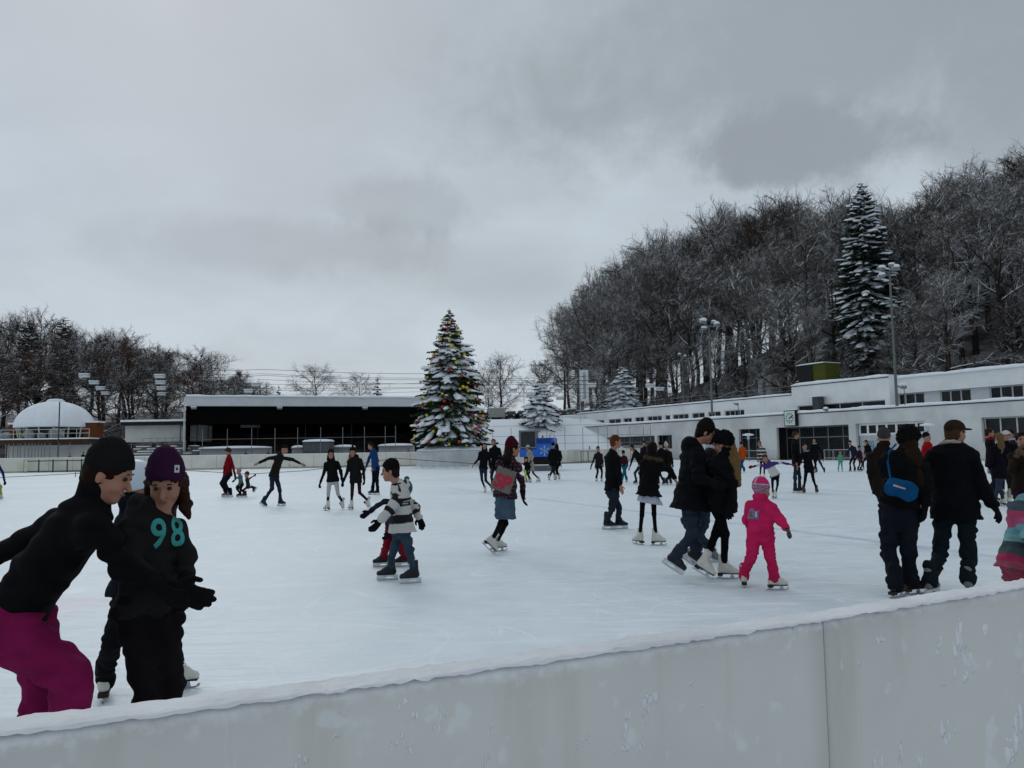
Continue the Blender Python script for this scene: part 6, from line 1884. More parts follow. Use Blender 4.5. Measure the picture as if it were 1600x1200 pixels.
 dict(id='bluebag', label='woman in shaggy black coat and fur hat with baggy navy trousers', H=1.72, d=8.0, yaw=160, h=(1421, 688), n=(1412, 714), p=(1406, 795), hy=120, el=(1398, 758, 0.1), hl=(1405, 785, 0.2), er=(1445, 757, -0.02), hr=(1445, 788, -0.05), kl=(1389, 862), kr=(1419, 862), f=[(1400, 934), (1424, 929)], fy=(120, 105), jk=(0.010, 0.010, 0.012), fur=0.010, tr=(0.016, 0.020, 0.030), tw=1.3, te=1.15, hem=-0.02, pf=1.22, sl=1.15, hat=('fur', (0.011, 0.010, 0.011)), hair=((0.030, 0.016, 0.009), 0.24, -0.08), sk='brown', gl=BK),
 dict(id='cap', label='woman in brown cap and long black coat with cream collar seen from behind', H=1.80, d=8.2, yaw=150, h=(1493, 676), n=(1486, 702), p=(1492, 790), hy=105, er=(1533, 760, -0.03), hr=(1551, 788, -0.12), el=(1462, 758, 0.1), hl=(1468, 790, 0.2), kl=(1468, 868), kr=(1513, 868), f=[(1455, 930), (1514, 928)], fy=(130, 150), jk=(0.009, 0.009, 0.013), tr=(0.016, 0.027, 0.032), tw=1.18, te=1.15, hem=0.13, pf=1.28, sl=1.15, fold=0.013, hat=('cap', (0.035, 0.021, 0.015)), hair=((0.065, 0.034, 0.016), 0.05), sk='grey', gl=BK),
 dict(label='person in red jacket with white chest print standing between two women in black', H=1.72, yaw=40, d=21, h=(1448, 684), n=(1449, 694), p=(1450, 724), f=[(1454, 780), (1447, 781)], jk=(0.36, 0.008, 0.014), tr=BK, pf=1.15, hat=('beanie', (0.015, 0.014, 0.03)), sk='hoc'),
 dict(label='brown haired person in black coat with red scarf and sunglasses', H=1.80, yaw=60, d=20, h=(1546, 676), n=(1547, 688), p=(1549, 724), f=[(1552, 784), (1545, 785)], jk=BK, tr=DJ, scarf=(0.30, 0.008, 0.03), hair=((0.04, 0.022, 0.014), 0.03), sk='hoc'),
 dict(label='long blonde haired woman in navy coat and jeans seen from behind', H=1.72, yaw=180, d=18.6, h=(1561, 684), n=(1561, 697), p=(1562, 736), f=[(1568, 789), (1556, 790)], jk=(0.011, 0.010, 0.018), tr=(0.04, 0.055, 0.085), hem=0.18, hair=((0.16, 0.10, 0.05), 0.16, 0.0)),
 dict(label='person in white cap and black with cream boots right of the navy coat', H=1.78, yaw=-40, d=19.2, h=(1572, 681), n=(1573, 693), p=(1574, 730), f=[(1577, 787), (1568, 788)], jk=BK, tr=lambda P_, c: np.where((P_[:, 2] < 0.38)[:, None], np.array([[0.42, 0.38, 0.30]], np.float32), np.array([[0.011, 0.011, 0.013]], np.float32)), hat=('cap', (0.6, 0.6, 0.62)), hair=((0.03, 0.02, 0.015), 0.05)),
 dict(label='dark haired man in teal blue jacket in the far right group', H=1.82, yaw=-60, d=22, h=(1579, 678), n=(1581, 688), p=(1583, 722), f=[(1587, 776), (1580, 777)], jk=(0.014, 0.028, 0.045), tr=BK, hair=((0.012, 0.01, 0.01), 0), scarf=(0.4, 0.42, 0.5), sk='hoc'),
 dict(id='edge', label='dark haired person raising gloved hands to the mouth at the right picture edge', H=1.74, yaw=-25, d=12.2, h=(1597, 687), n=(1600, 706), p=(1602, 762), er=(1582, 735, -0.1), hr=(1590, 708, -0.28), el=(1622, 735, -0.1), hl=(1604, 712, -0.3), f=[(1612, 845), (1594, 846)], jk=(0.03, 0.020, 0.014), tr=(0.03, 0.012, 0.03), tw=1.1, hem=0.10, pf=1.1, hair=((0.014, 0.010, 0.009), 0.03), gl=(0.12, 0.08, 0.05)),
 dict(id='fleece', label='child bent double in pink, teal and grey striped fleece at the right picture edge', H=1.30, d=5.6, yaw=30, h=(1640, 800), n=(1612, 790), p=(1596, 880), hp=50, er=(1625, 850, -0.2), hr=(1640, 900, -0.3), el=(1660, 840), hl=(1670, 890), f=[(1630, 985), (1600, 990)], jk=fleece, tr=(0.30, 0.05, 0.09), tw=1.6, hem=0.06, pf=1.45, fold=0.022, sl=1.3, gl=BK, hat=('beanie', (0.1, 0.22, 0.24)), fs=1),
 # people beyond the boards and on the terrace
 dict(label='person in red behind the left board, only head and shoulders showing', H=1.60, yaw=0, d=90, h=(109, 710), f=[(110, 730), (108, 730)], jk=(0.35, 0.01, 0.02), hat=('beanie', BK), sk=None),
 dict(label='person in black behind the left board beside the one in red', H=1.72, yaw=0, d=90, h=(130, 708), f=[(131, 730), (129, 730)], jk=BK, hat=('beanie', BK), sk=None),
 dict(label='person in dark clothes beyond the board left of the grey hut', H=1.5, yaw=0, d=90.5, h=(384, 706), f=[(385, 730), (383, 730)], jk=(0.012, 0.014, 0.03), hat=('beanie', BK), sk=None),
 dict(label='person in dark clothes beyond the board beside the pale leaning stick', H=1.5, yaw=0, d=90.5, h=(419, 705), f=[(420, 730), (418, 730)], jk=BK, hat=('beanie', BK), sk=None),
 dict(label='small red clad figure beyond the far board right of the blue jacket', H=1.5, yaw=0, d=90.5, h=(638, 702), f=[(639, 724), (637, 724)], jk=(0.3, 0.01, 0.03), hat=('beanie', (0.3, 0.01, 0.03)), sk=None),
 dict(label='grey clad person beyond the board behind the metal bench', H=1.65, yaw=0, d=98, h=(921, 699), f=[(922, 722), (920, 722)], jk=(0.06, 0.05, 0.05), hat=('beanie', (0.05, 0.05, 0.05)), sk=None),
]
ty = ground_z(at(1200, 600, 108).x, 108) + 0.02
for (px, lab, c) in ((1199, 'person in black standing on the terrace before the pale tanks', BK), (1207, 'person in grey on the terrace just right of the tanks', (0.10, 0.09, 0.09)), (1216, 'person in blue on the terrace nearest the tall white block', (0.02, 0.025, 0.12)),
                     (1139, 'dark figure on the terrace behind the railing, left of a pair', BK), (1146, 'dark figure on the terrace behind the railing, right of a pair', (0.03, 0.02, 0.02))):
    dd = 108.0
    pt_ = to_px((at(px, 600, dd).x, dd, ty + (1.6 if px != 1216 else 1.25)))
    CAST.append(dict(label=lab, H=1.7 if px != 1216 else 1.4, yaw=0, d=dd, z=ty, h=pt_, f=[(px + 1, 600), (px - 1, 600)], jk=c, tr=BK, hair=((0.02, 0.014, 0.01), 0), sk=None))
PEO = {}
for i, sp in enumerate(CAST):
    r_ = build_person(sp)
    if 'id' in sp: PEO[sp['id']] = r_
# ------------------------------------------------------------------ lettering laid on cloth
from mathutils.bvhtree import BVHTree
def text_mesh(body, size, ext=0.0, bold=0.0):
    cu = bpy.data.curves.new('lettering', 'FONT'); cu.body = body; cu.size = size; cu.align_x = 'CENTER'; cu.align_y = 'CENTER'; cu.offset = bold
    cu.extrude = ext; cu.resolution_u = 4
    o = bpy.data.objects.new('lettering', cu); col.objects.link(o)
    dg = bpy.context.evaluated_depsgraph_get()
    me = bpy.data.meshes.new_from_object(o.evaluated_get(dg))
    bpy.data.objects.remove(o); bpy.data.curves.remove(cu)
    me.materials.clear()
    return me


def drape(me, M, target, lift=0.004, sub=3, parent=None, name='print', mat=None):
    """lay the flat mesh me (placed by M, facing +z of M) onto the target object's surface"""
    import bmesh
    bm = bmesh.new(); bm.from_mesh(me)
    bmesh.ops.triangulate(bm, faces=bm.faces)
    for _ in range(sub):
        es = [e for e in bm.edges if e.calc_length() > 0.012]
        if es: bmesh.ops.subdivide_edges(bm, edges=es, cuts=1)
        bmesh.ops.triangulate(bm, faces=bm.faces)
    tm = target.data
    base = target.parent.location if target.parent else Vector()
    tv = [Vector(v.co) + base for v in tm.vertices]
    bvh = BVHTree.FromPolygons(tv, [tuple(p.vertices) for p in tm.polygons])
    nz = (M.to_3x3() @ Vector((0, 0, 1))).normalized()
    dead = []
    for v in bm.verts:
        w_ = M @ v.co
        hit = bvh.ray_cast(w_ + nz * 0.4, -nz, 0.8)
        if hit[0] is None: dead.append(v); continue
        v.co = hit[0] + nz * lift - base
    bmesh.ops.delete(bm, geom=dead, context='VERTS')
    m2 = bpy.data.meshes.new(name); bm.to_mesh(m2); bm.free()
    return link(name, m2, mat, parent)


def child(root, name):
    for c in root.children:
        if c.name.split('.')[0] == name: return c


def frame(c, x, nrm):
    """matrix with z = nrm, x as close to x as possible"""
    z = nrm.normalized(); x = (x - z * x.dot(z)).normalized(); y = z.cross(x)
    return Matrix(((x.x, y.x, z.x, c.x), (x.y, y.y, z.y, c.y), (x.z, y.z, z.z, c.z), (0, 0, 0, 1)))


TEAL = pmat('turquoise_print', (0.045, 0.29, 0.28), 0.8, 0.1, 20)
g = PEO['girl98']; j = child(g['root'], 'jacket')
chest = g['nk'] + g['Ft'] * 0.14 - g['up'] * 0.075
for i, (ch_, off) in enumerate((('9', 0.025), ('8', 0.115))):
    # her own left-right: the viewer reads towards her left hand
    M = frame(chest + g['Lt'] * (off - 0.03), g['Lt'], g['Ft'])
    drape(text_mesh(ch_, 0.160, 0, 0.003), M @ Matrix.Diagonal((0.85, 1.08, 1, 1)), j, 0.004, 3, g['root'], 'chest_numeral', TEAL)
ht_ = child(g['root'], 'hat')
pc = at(277, 733, g['Y0'] - 0.3)
rd = (pc - EYE).normalized()
M = frame(at(276.5, 732.5, g['Y0'] - 0.08), cR, -rd)
q = MB(); q.add([(-0.010, -0.016, 0), (0.010, -0.016, 0), (0.010, 0.016, 0), (-0.010, 0.016, 0)], [(0, 1, 2, 3)])
drape(me_of(q, 'tag'), M, ht_, 0.003, 2, g['root'], 'hat_tag', pmat('tag_white', (0.5, 0.5, 0.55), 0.8))
q = MB(); q.add([(-0.004, -0.006, 0), (0.004, -0.006, 0), (0.004, 0.003, 0), (0.0, 0.008, 0), (-0.004, 0.003, 0)], [(0, 1, 2, 3, 4)])
drape(me_of(q, 'tag'), M, ht_, 0.0045, 1, g['root'], 'tag_emblem', BLACK)

# small embroidered mark on the leaning woman's chest is left as plain cloth

# pink child's back patch: a generic little winter village
p = PEO['pink']; j = child(p['root'], 'jacket')
c = at(1177, 802, p['Y0'] - 0.2); rd = (c - EYE).normalized()
M = frame(at(1177, 802, p['Y0']), cR, Vector((-rd.x * 1.0, -rd.y, 0)).normalized())
k_ = p['Y0'] / FPX
def flat(poly, mt, nm, lift):
    q = MB(); q.add([(x * k_, y * k_, 0) for x, y in poly], [tuple(range(len(poly)))])
    drape(me_of(q, nm), M, j, lift, 3, p['root'], nm, mt)
flat([(-9, -8), (8, -8), (7, -3), (9, 6), (3, 3), (0, 8), (-5, 7), (-7, 0)], pmat('patch_lilac', (0.22, 0.16, 0.30), 0.8), 'back_patch', 0.004)
flat([(-8, -8), (7, -8), (6, -5), (-7, -5)], pmat('patch_blue', (0.10, 0.16, 0.30), 0.8), 'patch_ground', 0.007)
flat([(-6, -5), (-2, -5), (-2, 1), (-4, 4), (-6, 1)], pmat('patch_rust', (0.25, 0.08, 0.06), 0.8), 'patch_house', 0.007)
flat([(2, -5), (6, -5), (5, 4), (3, 4)], pmat('patch_white', (0.5, 0.5, 0.52), 0.8), 'patch_tower', 0.007)

# striped mitts for the pink child
for o in p['root'].children:
    if o.name.startswith('glove'):
        paint(o.data, mitt_stripe); o.data.materials.clear(); o.data.materials.append(cloth_attr())

# tote bag with red letters on the plaid woman's back
w_ = PEO['spbag']
kx = w_['Y0'] / FPX
bag = empty('tote_bag', tuple(at(787, 750, w_['Y0'] - 0.26)), label='grey tote bag with big red letters SP slung on the back of the plaid jacket', cat='bag')
rd = (bag.location - EYE).normalized()
Mb = frame(Vector((0, 0, 0)), cR * math.cos(R(-20)) + cU * math.sin(R(-20)), -rd)
q = MB()
W2, H2 = 15 * kx, 18 * kx
n = 10
vs = []
for side in (1, -1):
    for jy in range(n + 1):
        for ix in range(n + 1):
            u, v_ = ix / n * 2 - 1, jy / n * 2 - 1
            bul = 0.03 * (1 - abs(u) ** 2.5) * (1 - max(0, -v_) ** 3) * (1 if v_ < 0.9 else 0.3) + 0.004
            sl_ = 1 + 0.06 * (1 - v_) * 0.5
            vs.append(Mb @ Vector((u * W2 * sl_, v_ * H2, side * bul + 0.006 * noise.noise(Vector((u * 3, v_ * 3, side * 5.0))))))
N2 = (n + 1) ** 2
fs = []
for jy in range(n):
    for ix in range(n):
        a = jy * (n + 1) + ix
        fs.append((a, a + 1, a + n + 2, a + n + 1)); fs.append((N2 + a, N2 + a + n + 1, N2 + a + n + 2, N2 + a + 1))
q.add(vs, fs)
bo = q.build('body', cloth('tote', (0.20, 0.195, 0.17)), bag, True)
hd_ = MB()
for zz in (0.02, -0.03):
    hd_.tube([Mb @ Vector((math.cos(a) * 7 * kx, H2 * 0.96 + math.sin(a) * 7 * kx * (0.9 if zz > 0 else 1.8), zz)) for a in np.linspace(0, math.pi, 9)], 0.008, 6)
hd_.build('handle', cloth('strap_black', BK), bag)
st_ = MB(); st_.tube([Mb @ Vector((-W2 * 0.6, H2, 0)), at(779, 722, w_['Y0'] - 0.12) - bag.location, at(787, 714, w_['Y0'] - 0.06) - bag.location], 0.012, 6)
st_.build('strap', cloth('strap_black', BK), bag)
me = text_mesh('SP', 0.26, 0, 0.012)
Mt = Matrix.Translation(bag.location) @ Mb @ Matrix.Translation((0.0, -H2 * 0.22, 0)) @ Matrix.Diagonal((0.95, 1.0, 1, 1))
drape(me, Mt, bo, 0.004, 3, bag, 'lettering', pmat('red_print', (0.45, 0.03, 0.06), 0.8, 0.1, 20))

# blue shoulder bag
w_ = PEO['bluebag']
kx = w_['Y0'] / FPX
bag = empty('shoulder_bag', tuple(at(1408, 764, w_['Y0'] - 0.24)), label='bright blue padded shoulder bag hanging across a shaggy black coat', cat='bag')
rd = (bag.location - EYE).normalized()
Mb = frame(Vector((0, 0, 0)), cR * math.cos(R(-17)) + cU * math.sin(R(-17)), -rd)
v = Vox(0.006)
ex, ey, ez = (Mb.to_3x3() @ Vector(a) for a in ((1, 0, 0), (0, 1, 0), (0, 0, 1)))
c0 = bag.location
for a in (-1, 1):
    v.cone(c0 + ex * a * 11 * kx + ey * 5 * kx, c0 + ex * a * 12 * kx - ey * 6 * kx, 0.042, 0.050, 0.05, ez, 0.75)
v.cone(c0 - ex * 10 * kx, c0 + ex * 10 * kx, 0.080, 0.085, 0.05, ez, 0.6)
me = v.mesh('body', 0.006, 0.08, tuple(c0))
bo = link('body', me, cloth('bag_blue', (0.007, 0.085, 0.22)), bag)
st_ = MB()
pts = [c0 - ex * 15 * kx + ey * 4 * kx, at(1387, 722, w_['Y0'] - 0.20), at(1389, 706, w_['Y0'] - 0.13), at(1400, 694, w_['Y0'] - 0.02)]
st_.tube([p_ - c0 for p_ in pts], 0.010, 6); st_.build('strap', cloth('bag_blue', (0.007, 0.085, 0.22)), bag)
q = MB(); q.add([(-0.055, -0.008, 0), (0.055, -0.008, 0), (0.055, 0.008, 0), (-0.055, 0.008, 0)], [(0, 1, 2, 3)])
Mt = Matrix.Translation(c0 + ey * 2 * kx - ex * 3 * kx) @ Mb
drape(me_of(q, 'label'), Mt, bo, 0.003, 2, bag, 'label_strip', pmat('strip_white', (0.45, 0.42, 0.4), 0.8))
q = MB(); q.add([(-0.055, 0.010, 0), (0.0, 0.010, 0), (0.0, 0.016, 0), (-0.055, 0.016, 0)], [(0, 1, 2, 3)])
drape(me_of(q, 'label'), Mt, bo, 0.003, 1, bag, 'label_stripe', pmat('strip_red', (0.3, 0.05, 0.03), 0.8))

# cream collar of the woman in the cap, fur trims
w_ = PEO['cap']
v = Vox(0.0085); nk = w_['nk']
for i in range(10):
    a0, a1 = 2 * math.pi * i / 10, 2 * math.pi * (i + 1) / 10
    gq = lambda a: nk + w_['Lt'] * math.cos(a) * 0.095 + w_['Ft'] * math.sin(a) * 0.09 + Z * (0.045 - 0.035 * math.sin(a))
    v.cone(gq(a0), gq(a1), 0.020, 0.020, 0.01)
link('collar', v.mesh('collar', 0.004, 0.03, tuple(w_['root'].location)), cloth('cream_collar', (0.42, 0.38, 0.30)), w_['root'])
w_ = PEO['whiteskirt']
v = Vox(0.012); nk = w_['nk']
for i in range(10):
    a0, a1 = 2 * math.pi * i / 10, 2 * math.pi * (i + 1) / 10
    gq = lambda a: nk + w_['Lt'] * math.cos(a) * 0.12 + w_['Ft'] * (math.sin(a) * 0.09 - 0.02) + Z * 0.03
    v.cone(gq(a0), gq(a1), 0.035, 0.035, 0.01)
link('fur_trim', v.mesh('fur_trim', 0.014, 0.025, tuple(w_['root'].location), 0.01), cloth('fur_olive', (0.06, 0.05, 0.025)), w_['root'])

# ------------------------------------------------------------------ ice resurfacing machine
dz = 59.0
o0 = at(842, 731, dz)
zm = empty('ice_machine', (o0.x, dz, 0), R(-8), label='bright blue ice resurfacing machine with dark glass cab and white snowflake', cat='ice machine')
K_ = dz / FPX
X = lambda px: (px - 842) * K_
Zh = lambda py: at(842, py, dz).z
BLUE = pmat('machine_blue', (0.008, 0.11, 0.50), 0.4, 0.05, 2, coat=0.3)
MB().box(X(812), X(866), 0.0, 3.6, Zh(714), Zh(702)).box(X(838), X(865), 0.0, 3.4, Zh(702) - 0.002, Zh(684)).box(X(812), X(838), 0.25, 3.4, Zh(702) - 0.002, Zh(698)).build('body', BLUE, zm)
MB().box(X(839), X(862), -0.05, 0.0, Zh(693), Zh(685.5)).build('front_hatch', pmat('machine_navy', (0.006, 0.05, 0.22), 0.5), zm)
MB().box(X(814), X(837), 0.1, 2.3, Zh(698) + 0.005, Zh(675)).build('cab_glass', GLASS, zm)
fr = MB()
for x in (812.5, 838): fr.box(X(x) - 0.06, X(x) + 0.06, 0.05, 0.17, Zh(700), Zh(673.5))
fr.box(X(812.5) - 0.06, X(838) + 0.06, 0.02, 2.4, Zh(674.5), Zh(672)); fr.box(X(812.5), X(838), 0.03, 0.12, Zh(700), Zh(698))
fr.build('cab_frame', pmat('frame_grey', (0.16, 0.18, 0.18), 0.5), zm)
MB().box(X(818), X(864), 0.3, 3.2, 0.45, Zh(714) - 0.004).build('chassis', BLACK, zm)
MB().box(X(828), X(864), -0.15, 0.3, 0.05, 0.40).build('conditioner', pmat('conditioner_grey', (0.12, 0.13, 0.13), 0.5, 0.1, 5), zm)
for x in (X(822), X(860)):
    for y in (0.55, 2.7):
        tb = MB(); tb.lathe([(0.12, -0.15), (0.44, -0.13), (0.48, -0.05), (0.48, 0.05), (0.44, 0.13), (0.12, 0.15)], 22)
        tb.v = [(x + v_[2], y + v_[0], 0.48 + v_[1]) for v_ in tb.v]
        tb.build('wheel', BLACK, zm, True)
fl = MB()
for i in range(6):
    M = Matrix.Translation((X(851.5), -0.002, Zh(704.5))) @ Matrix.Rotation(i * math.pi / 3, 4, 'Y')
    L = 8 * K_ * 1.05
    fl.box(-0.022, 0.022, -0.016, 0.0, 0.0, L, M)
    for f_ in (0.45, 0.72):
        for sg in (1, -1):
            M2 = M @ Matrix.Translation((0, -0.006 - 0.002 * sg, L * f_)) @ Matrix.Rotation(sg * math.pi / 3.6, 4, 'Y')
            fl.box(-0.016, 0.016, -0.012, 0.0, 0.0, L * 0.26, M2)
fl.build('snowflake_emblem', pmat('flake_white', (0.34, 0.48, 0.70), 0.6), zm)
MB().lathe([(0.06, Zh(684)), (0.07, Zh(681)), (0.02, Zh(680))], 10, (X(848), 0.4, 0)).build('beacon', pmat('beacon_red', (0.5, 0.05, 0.02), 0.4), zm)
MB().tube([(X(859), 0.5, Zh(684)), (X(859), 0.5, Zh(679)), (X(862), 0.5, Zh(677.5)), (X(866), 0.5, Zh(678)), (X(867), 0.5, Zh(690))], 0.05, 6).build('filler_pipe', PALEM, zm)
# metal bench against the boards
bn_ = empty('metal_bench', (at(918, 716, 92).x, 92, 0), label='dark metal frame bench at the bend of the cream far boards', cat='bench')
q = MB()
L = at(930, 716, 92).x - at(918, 716, 92).x
q.box(-L, L * 1.7, 0, 0.4, 1.30, 1.38)
for x in (-L * 0.8, 0.1, L * 1.4):
    q.box(x - 0.05, x + 0.05, 0.02, 0.10, 0, 1.3); q.box(x - 0.05, x + 0.05, 0.3, 0.38, 0, 1.3)
q.box(-L * 0.8, L * 1.4, 0.03, 0.09, 0.2, 0.28)
q.build('frame', STEEL, bn_)

# ------------------------------------------------------------------ lamp masts
def lamp_head(o, c, w2, tilt_, az, snow_=True):
    w2 *= 0.78
    M = Matrix.Translation(c) @ Matrix.Rotation(az, 4, 'Z') @ Matrix.Rotation(tilt_, 4, 'X')
    q = MB(); q.prism([(-w2, 0.0), (w2, 0.0), (w2 * 0.75, w2 * 0.85), (-w2 * 0.75, w2 * 0.85)], 1, -w2 * 0.8, w2 * 0.8)
    q.v = [tuple(M @ Vector(v_)) for v_ in q.v]
    h_ = q.build('lamp_head', STEEL, o)
    q = MB(); q.box(-w2 * 0.9, w2 * 0.9, -w2 * 0.7, w2 * 0.7, -0.02, -0.004, M); q.build('lamp_glass', pmat('lamp_glass', (0.32, 0.36, 0.37), 0.3), h_)
    if snow_:
        q = MB(); q.blob(M @ Vector((0, 0, w2 * 0.95)), w2 * 1.05, w2 * 0.95, w2 * 0.55, c[0] * 3 + c[2], 0.15, 14, 8); q.build('snow_cap', SNOW, h_, True)
def mast(px, pt, pb, d, heads, label, r=0.13, zb=None, cat='lamp mast', grp=None):
    b_ = at(px, pb, d); zb_ = b_.z if zb is None else zb
    zt_ = at(px, pt, d).z
    o = empty('lamp_mast', (b_.x, d, zb_), label=label, cat=cat, group=grp)
    MB().tube([(0, 0, 0), (0, 0, zt_ - zb_)], [r, r * 0.6], 10).build('pole', pmat('mast_grey', (0.14, 0.15, 0.15), 0.6, 0.1, 1), o)
    h_ = zt_ - zb_
    arm = MB()
    for (dx, dz_, w2, tl, az) in heads:
        arm.tube([(0, 0, h_ - 0.1), (dx, 0, h_ + dz_)], 0.05, 5)
        lamp_head(o, (dx, -0.1, h_ + dz_), w2, tl, az)
    if heads: arm.build('bracket', STEEL, o)
    return o
d1 = 90.0
mast(1113, 509, 655, d1, [(-0.75, 0.35, 0.50, 0.5, 0.3), (0.85, -0.05, 0.46, 0.4, -0.5), (-0.55, -0.45, 0.38, -0.3, 2.6), (0.45, 0.25, 0.36, 0.3, 1.2)], 'tall floodlight mast with four snow topped lamps standing before the bare wood', 0.13, zb=TOPZ)
mast(1402, 424, 640, 76.0, [(-0.9, 0.15, 0.42, 0.5, 0.6), (0.55, 0.10, 0.50, 0.3, -0.2), (-0.75, -0.55, 0.40, -0.3, 2.4), (0.1, 0.45, 0.35, 0.3, 1.2)], 'tallest floodlight mast rising in front of the big snowy fir', 0.14, zb=TOPZ)
mast(1068, 556, 628, 112, [(-0.35, 0.1, 0.26, 0.2, 0), (0.4, -0.15, 0.26, 0.2, 0)], 'thin lamp mast with two small lamps before the wood', 0.08)
mast(1174, 534, 606, 112, [(0.0, 0.05, 0.3, 0.0, 0)], 'thin street lamp with a single round snow cap above the terrace', 0.08)
mast(1240, 526, 600, 112, [(0.35, 0.0, 0.3, 0.2, 0), (-0.6, 0.0, 0.2, 0.2, 0)], 'thin street lamp with one side arm left of the big fir', 0.08)
def short_lamp(px, pt, pb, d, w2, label, zb):
    mast(px, pt, pb, d, [(-0.25, 0.0, w2, 0.4, 0.3)], label, 0.05, zb=zb, cat='floodlight')
short_lamp(1414, 606, 630, 74.5, 0.42, 'low floodlight with snow cap on the roof edge right of the tallest mast', TOPZ)
short_lamp(1154, 632, 650, 90, 0.30, 'small low floodlight with snow cap on the roof edge left of the clock', TOPZ)
short_lamp(1293, 641, 645, 82, 0.30, 'squat floodlight lying on the snowy fascia right of the clock', TOPZ)
# white topped lamp posts inside the entrance
for px, py, d, lab in ((1169, 681, 88, 'short white mushroom shaped lamp before the dark entrance left of the clock'), (1449, 666, 70, 'short white mushroom shaped lamp by the wall behind the red jacket')):
    p_ = at(px, py, d)
    o = empty('path_lamp', (p_.x, d, 0), label=lab, cat='lamp')
    MB().tube([(0, 0, 0), (0, 0, p_.z - 0.35)], 0.07, 8).build('post', STEEL, o)
    MB().lathe([(0.12, -0.4), (0.16, -0.05), (0.16, 0.0)], 16, (0, 0, p_.z)).build('lamp_glass', PALEM, o)
    MB().lathe([(0.2, 0.003), (0.62, 0.05), (0.6, 0.16), (0.2, 0.26)], 18, (0, 0, p_.z)).build('snow_cap', SNOW, o, True)

# ------------------------------------------------------------------ banner
db = 125.0
pb_ = at(907, 650, db)
bn = empty('banner_flag', (pb_.x, db, pb_.z - 1.0), label='tall narrow white banner with vertical grey lettering on a pole', cat='flag')
MB().tube([(0, 0, 0), (0, 0, at(907, 577, db).z - pb_.z + 1.0)], 0.06, 6).build('pole', PALEM, bn)
W_ = 13 * db / FPX; z0_, z1_ = at(912, 627, db).z - bn.location.z, at(912, 578, db).z - bn.location.z
q = MB()
vs = []
for jn in range(13):
    for i in range(7):
        u = i / 6
        for sd_ in (0, 1):
            pass
        vs.append((0.08 + u * W_, 0.10 * math.sin(u * 4 + jn * 0.4) * u - 0.0, z0_ + (z1_ - z0_) * jn / 12 + 0.1 * u * (1 - jn / 12)))
q.add(vs, [(a * 7 + i, a * 7 + i + 1, (a + 1) * 7 + i + 1, (a + 1) * 7 + i) for a in range(12) for i in range(6)])
fb_ = q.build('cloth', pmat('banner_white', (0.62, 0.64, 0.66), 0.8, 0.04), bn, True)
me = text_mesh('kunsteisbahn', 0.80, 0, 0.005)
Mt = Matrix.Translation((bn.location.x + 0.1 + W_ * 0.45, db - 0.2, bn.location.z + (z0_ + z1_) / 2)) @ Matrix.Rotation(math.pi / 2, 4, 'X') @ Matrix.Rotation(math.pi / 2, 4, 'Z')
bpy.context.view_layer.update()
drape(me, Mt, fb_, 0.03, 1, bn, 'lettering', pmat('grey_ink', (0.12, 0.14, 0.16), 0.8))

